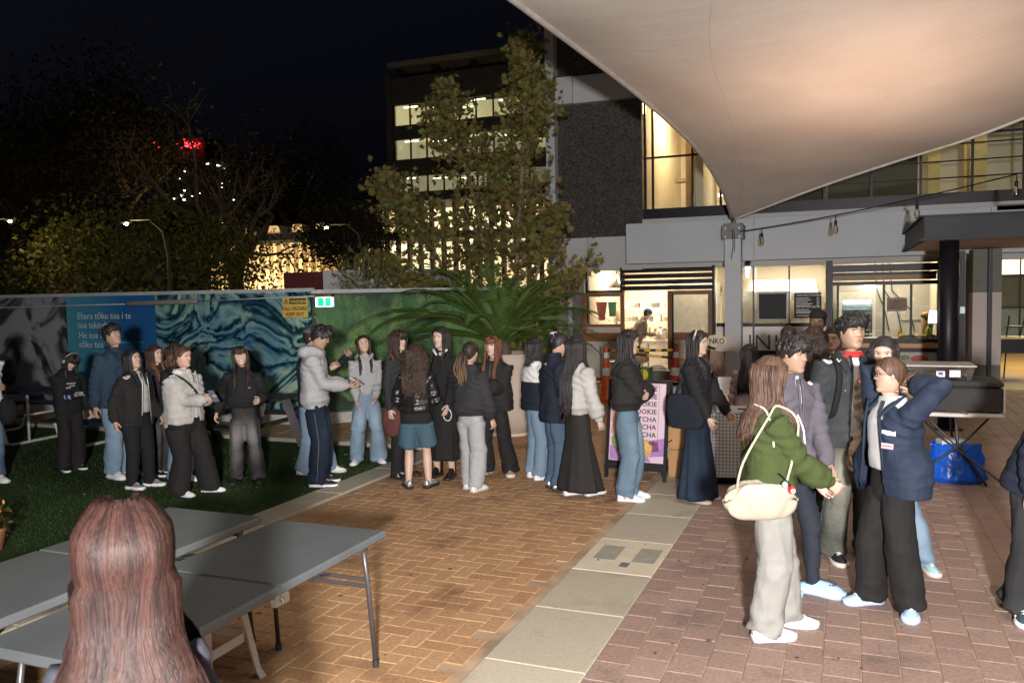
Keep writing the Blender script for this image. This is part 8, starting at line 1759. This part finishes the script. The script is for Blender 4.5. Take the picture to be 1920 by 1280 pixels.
# bag straps: p7 diagonal strap, p25 backpack
s7 = bagthing('crossbody_bag', 'black crossbody bag behind the girl in the pale grey jacket', 'bag', p7); strap([TP(p7, .10, .075, .10), TP(p7, .02, .10, .22), TP(p7, -.06, .055, .315), TP(p7, -.055, -.065, .29), TP(p7, .0, -.100, .22), TP(p7, .05, -.105, .14)], .018, BLK, s7, 'strap', .3); m_ = MB(); sack(m_, tuple(TP(p7, .12, .10, .04)), .09, .05, .07, 7); m_.build('body', BLK, s7, True)
bp_ = bagthing('backpack', 'black backpack worn by the young man in the denim jacket', 'backpack', p25); m_ = MB(); sack(m_, tuple(TP(p25, 0, .13, .16)), .15, .09, .24, 9, .0, wr=.02, sq=3.5); m_.build('body', BLK, bp_, True)
for sd in (1, -1): strap([TP(p25, sd*.07, .10, .27), TP(p25, sd*.078, .03, .338), TP(p25, sd*.080, -.05, .318), TP(p25, sd*.082, -.094, .24), TP(p25, sd*.10, -.07, .10), TP(p25, sd*.09, .06, .04)], .022, BLK, bp_, 'strap', .3)
m_ = MB(); c = TP(p25, -.080, -.062, .315); m_.tube([c+np.array([-.012, -.022, .02]), c+np.array([.0, -.030, -.004]), c+np.array([.018, -.028, .012])], [.004, .006, .002], 6); m_.build('white_mark', pm('mark_white', (.7, .7, .7), .5), bp_, True)
# tee ring print, jacket pocket button, bomber patches
c = TP(p25, .0, -.092, .235); m_ = MB(); m_.tube([c+.022*np.array([cos(a), 0, .8*sin(a)]) for a in np.linspace(.3, 6.0, 14)], .005, 6); m_.build('red_print', pm('print_crimson', (.5, .03, .06), .6), p25['root'])
for sd in (1, -1):
    c = TP(p25, sd*.062, -.098, .20); m_ = MB(); m_.ell(tuple(c), .008, .006, .008, 8, 6); m_.build('button', M_INOX, p25['root'], True)
p = p26
def surf_patch(p, x, z, w_, h, col, nm, txt=None, tsize=.02, bar=None):
    """flat badge laid on the jacket front: cast a ray on the garment to find its surface"""
    ob = p['top'] if 'top' in p else None
    O = Vector(TP(p, x, -.6, z)); Dv = (Vector(TP(p, x, 0, z))-O).normalized(); bpy.context.view_layer.update()
    ok, loc, nrm, idx = ob.ray_cast(O, Dv)
    if not ok: return
    zax = nrm; xax = Vector((0, 0, 1)).cross(zax).normalized(); yax = zax.cross(xax); M = Matrix(((xax.x, yax.x, zax.x, loc.x), (xax.y, yax.y, zax.y, loc.y), (xax.z, yax.z, zax.z, loc.z), (0, 0, 0, 1)))@Matrix.Translation((0, 0, .006))
    m_ = MB(); m_.box(-w_/2, w_/2, -h/2, h/2, -.006, .002, M, bevel=.002); b_ = m_.build(nm, col, p['root'])
    if txt: text(txt, tsize, lx if 'lx' in globals() else M_BLK, b_, M@Matrix.Translation((0, -tsize*.35, .003)), align='CENTER', offset=.0004)
    if bar: m_ = MB(); m_.box(-w_/2*.9, w_/2*.9, -h*.12, h*.12, .0021, .0032, M); m_.build('badge_bar', bar, b_)
surf_patch(p26, .078, .215, .085, .030, pm('badge_white', (.62, .64, .68), .6), 'badge', None, .018, pm('badge_grey', (.30, .33, .40), .6))
surf_patch(p26, .080, .165, .075, .034, pm('badge_pink', (.62, .42, .46), .6), 'badge', None, .02, pm('badge_red', (.55, .15, .18), .6))
def garment_text(p, x, z, s, size, mt):
    ob = p['top']; O = Vector(TP(p, x, -.6, z)); Dv = (Vector(TP(p, x, 0, z))-O).normalized(); bpy.context.view_layer.update(); ok, loc, nrm, idx = ob.ray_cast(O, Dv)
    if ok:
        zax = nrm; xax = Vector((0, 0, 1)).cross(zax).normalized(); yax = zax.cross(xax); M = Matrix(((xax.x, yax.x, zax.x, loc.x), (xax.y, yax.y, zax.y, loc.y), (xax.z, yax.z, zax.z, loc.z), (0, 0, 0, 1)))@Matrix.Translation((0, 0, .006)); text(s, size, mt, p['root'], M, 'print', 'CENTER', .002)
for (zx, zz, ww) in ((0, .225, .10), (.01, .205, .06), (-.02, .19, .05)): surf_patch(p2, zx, zz, ww, .014, pm('print_silver', (.40, .38, .35), .6), 'hoodie_print')
surf_patch(p8, .05, .20, .03, .008, pm('print_silver', (.40, .38, .35), .6), 'logo_tab')
for q in range(3):   # pale blue sleeve print of the hoodie
    E, T = np.array(p2['AR'][-1][1]), np.array(p2['AR'][-1][2]); c = E+(T-E)*(.1+.28*q)+np.array([-.025, -.040, -.01]); m_ = MB(); m_.ell(tuple(c), .030, .018, .034, 10, 6); m_.build('sleeve_print', pm('print_blue_pale', (.22, .28, .55), .6, .4, 60), p2['root'], True)
# white piping strings on the fleece and lanyard of the leather jacket
strap([TP(p23, -.06, -.085, .30), TP(p23, -.075, -.100, .25), TP(p23, -.078, -.104, .19)], .005, pm('cord_white', (.7, .7, .7), .8), p23['root'], 'drawstring', 1)
strap([TP(p23, -.028, .055, .335), TP(p23, -.07, .03, .318), TP(p23, -.105, .02, .26), TP(p23, -.125, .02, .20)], .006, pm('piping_pale', (.6, .58, .45), .7), p23['root'], 'piping', 1)
h = handpos(p14, 1); m_ = MB(); m_.tube([h+np.array([.0, -.02, -.06])+.05*np.array([cos(a), 0, 1.3*sin(a)-.8]) for a in np.linspace(0, 2*pi, 16)], .005, 6); t = bagthing('wrist_strap', 'white loop strap dangling from the hand of the tall girl', 'strap', p14); m_.build('loop', pm('cord_white', (.7, .7, .7), .8), t, True)
# denim trousers side line of the navy jeans (white cord)
# ------------------------------------------------------------------ worker inside the shop
pw = person('shop worker in a grey shirt and blue cap bending behind the wooden door', 0, 0, 0, 100, dist=Vector((FX(1190, 18.9), 18.9, .012)), H=1.66, skin='mid', sex='m', hair=dict(style='cap', vol=.06), top=dict(mat=cloth('worker_grey', (.12, .105, .085)), ease=.04, hem=-.03, hemw=.12), bottom=dict(mat=BLK), shoes=('sneaker', black_shoe, black_sole), lean=22, hands=dict(L=(.05, -.28, .60), R=(-.05, -.28, .60)), head=(0, 18, 0))
cap(pw, cloth('cap_blue', (.03, .10, .22)), False)
# ------------------------------------------------------------------ woman in the foreground
fd = ond(234, 1080, 1.76); fgH = 1.625
pf_ = person('woman in the near left corner seen from behind, long reddish brown hair and slate jacket', 0, 0, 0, 178, dist=Vector((fd.x, fd.y, 0)), H=fgH, skin='fair', hair=dict(style='long', len=.36, color='redbrown', open=1.15, locks=0, vol=.10, spread=.085, wave=.5),
       girth=.86, top=dict(mat=cloth('slate', (.028, .028, .038), bump=.3, bs=300), ease=.008, hem=-.03, wr=.006, upp=.030, elb=.028, shk=.80), bottom=dict(mat=BLK), shoes=('sneaker', white_shoe, white_sole), vox=.009, group=None)
# fine strands over her hair: thousands of thin tubes following the back of the head
Mh, Mt_, Hf, huf = pf_['Mh'], pf_['Mt'], pf_['H'], pf_['hu']; A = np.array(Mh); rs = np.random.RandomState(8)
NS, NP = 9500, 15; th = rs.uniform(.75, 2*pi-.75, NS); z0 = rs.uniform(.55, .99, NS); Ls = rs.uniform(.30, .40, NS); off = rs.uniform(.13, .22, NS); ph = rs.rand(NS)*6.28; clump = np.round(th*9)/9; Vs = []; shzf = (np.array(Mt_)@np.array([0, 0, .30*Hf, 1]))[2]; tcf = (np.array(Mt_)@np.array([0, 0, .25*Hf, 1]))[:3]
pts = np.zeros((NS, NP, 3)); part_x = .0
for i in range(NS):
    t_ = th[i] if th[i] <= pi else th[i]-2*pi; sg = 1 if t_ > 0 else -1
    for j in range(NP):
        u = j/(NP-1)
        if u < .38:
            q = u/.38; z = z0[i]+(-.35-z0[i])*q**1.25; hp_ = head_pt(t_, min(z, .985), off[i]*(.85+.35*q), False); w3 = A[:3, :3]@np.array(hp_)+A[:3, 3]
            if j == 0: pass
            pts[i, j] = w3
        else:
            q = (u-.38)/.62; b0 = pts[i, int(.38*(NP-1))]; z = b0[2]-Ls[i]*q; d_ = b0[:2]-tcf[:2]; bel = np.clip((shzf+.09-z)/.12, 0, 1); bel = bel*bel*(3-2*bel)
            X = np.clip(d_[0]*(1+.65*q), -.19, .19); Y0 = d_[1]; Yt = (.068*Hf*math.sqrt(max(.2, 1-(X/(.125*Hf))**2))+.030+.03*rs.rand()*0) if abs(t_) > 1.3 else -(.068*Hf+.02)
            pts[i, j] = (tcf[0]+d_[0]*(1-bel)+X*bel+.006*sin(9*u+ph[i])+.012*sin(5*u+clump[i]*5), tcf[1]+Y0*(1-bel)+Yt*bel+.004*cos(7*u+ph[i]), z)
tg = np.gradient(pts, axis=1); tg /= np.linalg.norm(tg, axis=2)[:, :, None]; ctr = np.array([tcf[0], tcf[1]]); rad = pts.copy(); rad[:, :, :2] -= ctr; rad[:, :, 2] = 0; rad /= np.maximum(np.linalg.norm(rad, axis=2)[:, :, None], 1e-6); sd_ = np.cross(tg, rad); sd_ /= np.maximum(np.linalg.norm(sd_, axis=2)[:, :, None], 1e-6)
wid_ = .0011*np.ones(NP); wid_[-1] = .0002; wid_ = wid_[None, :, None]
V3 = np.stack([pts-sd_*wid_, pts+rad*wid_*.9, pts+sd_*wid_], axis=2).reshape(-1, 3); base = (np.arange(NS)*NP*3)[:, None, None]+(np.arange(NP-1)*3)[None, :, None]
Q = np.stack([np.array([0, 1, 4, 3]), np.array([1, 2, 5, 4])]); Fq = (base[:, :, :, None]+Q[None, None]).reshape(-1, 4)
me = arr_mesh('hair_strands', V3, quads=Fq); me.materials.append(hairmat('strand_redbrown', (.009, .0042, .004), (.046, .020, .015), .40)); me.shade_smooth(); set_attr(me, 'strand', np.repeat(rs.rand(NS)*.8+.2*np.sin(th*11), NP*3)); set_attr(me, 'along', np.zeros(len(V3)))
o = bpy.data.objects.new('hair_strands', me); link(o, pf_['root']); o['kind'] = 'stuff'
# ------------------------------------------------------------------ lettering becomes plain meshes
bpy.context.view_layer.update(); dg = bpy.context.evaluated_depsgraph_get()
for o, par, M in TXT:
    me = bpy.data.meshes.new_from_object(o.evaluated_get(dg)); n = bpy.data.objects.new(o.name.split('.')[0], me); link(n, par); n.matrix_local = M
    n['kind'] = 'stuff'
    if not me.materials: me.materials.append(o.data.materials[0])
for o, par, M in TXT: bpy.data.objects.remove(o)
for n in [x for x in bpy.data.objects if x.name.startswith(('lettering', 'print')) and x.type == 'MESH' and 'kind' in x and x['kind'] == 'stuff']: pass
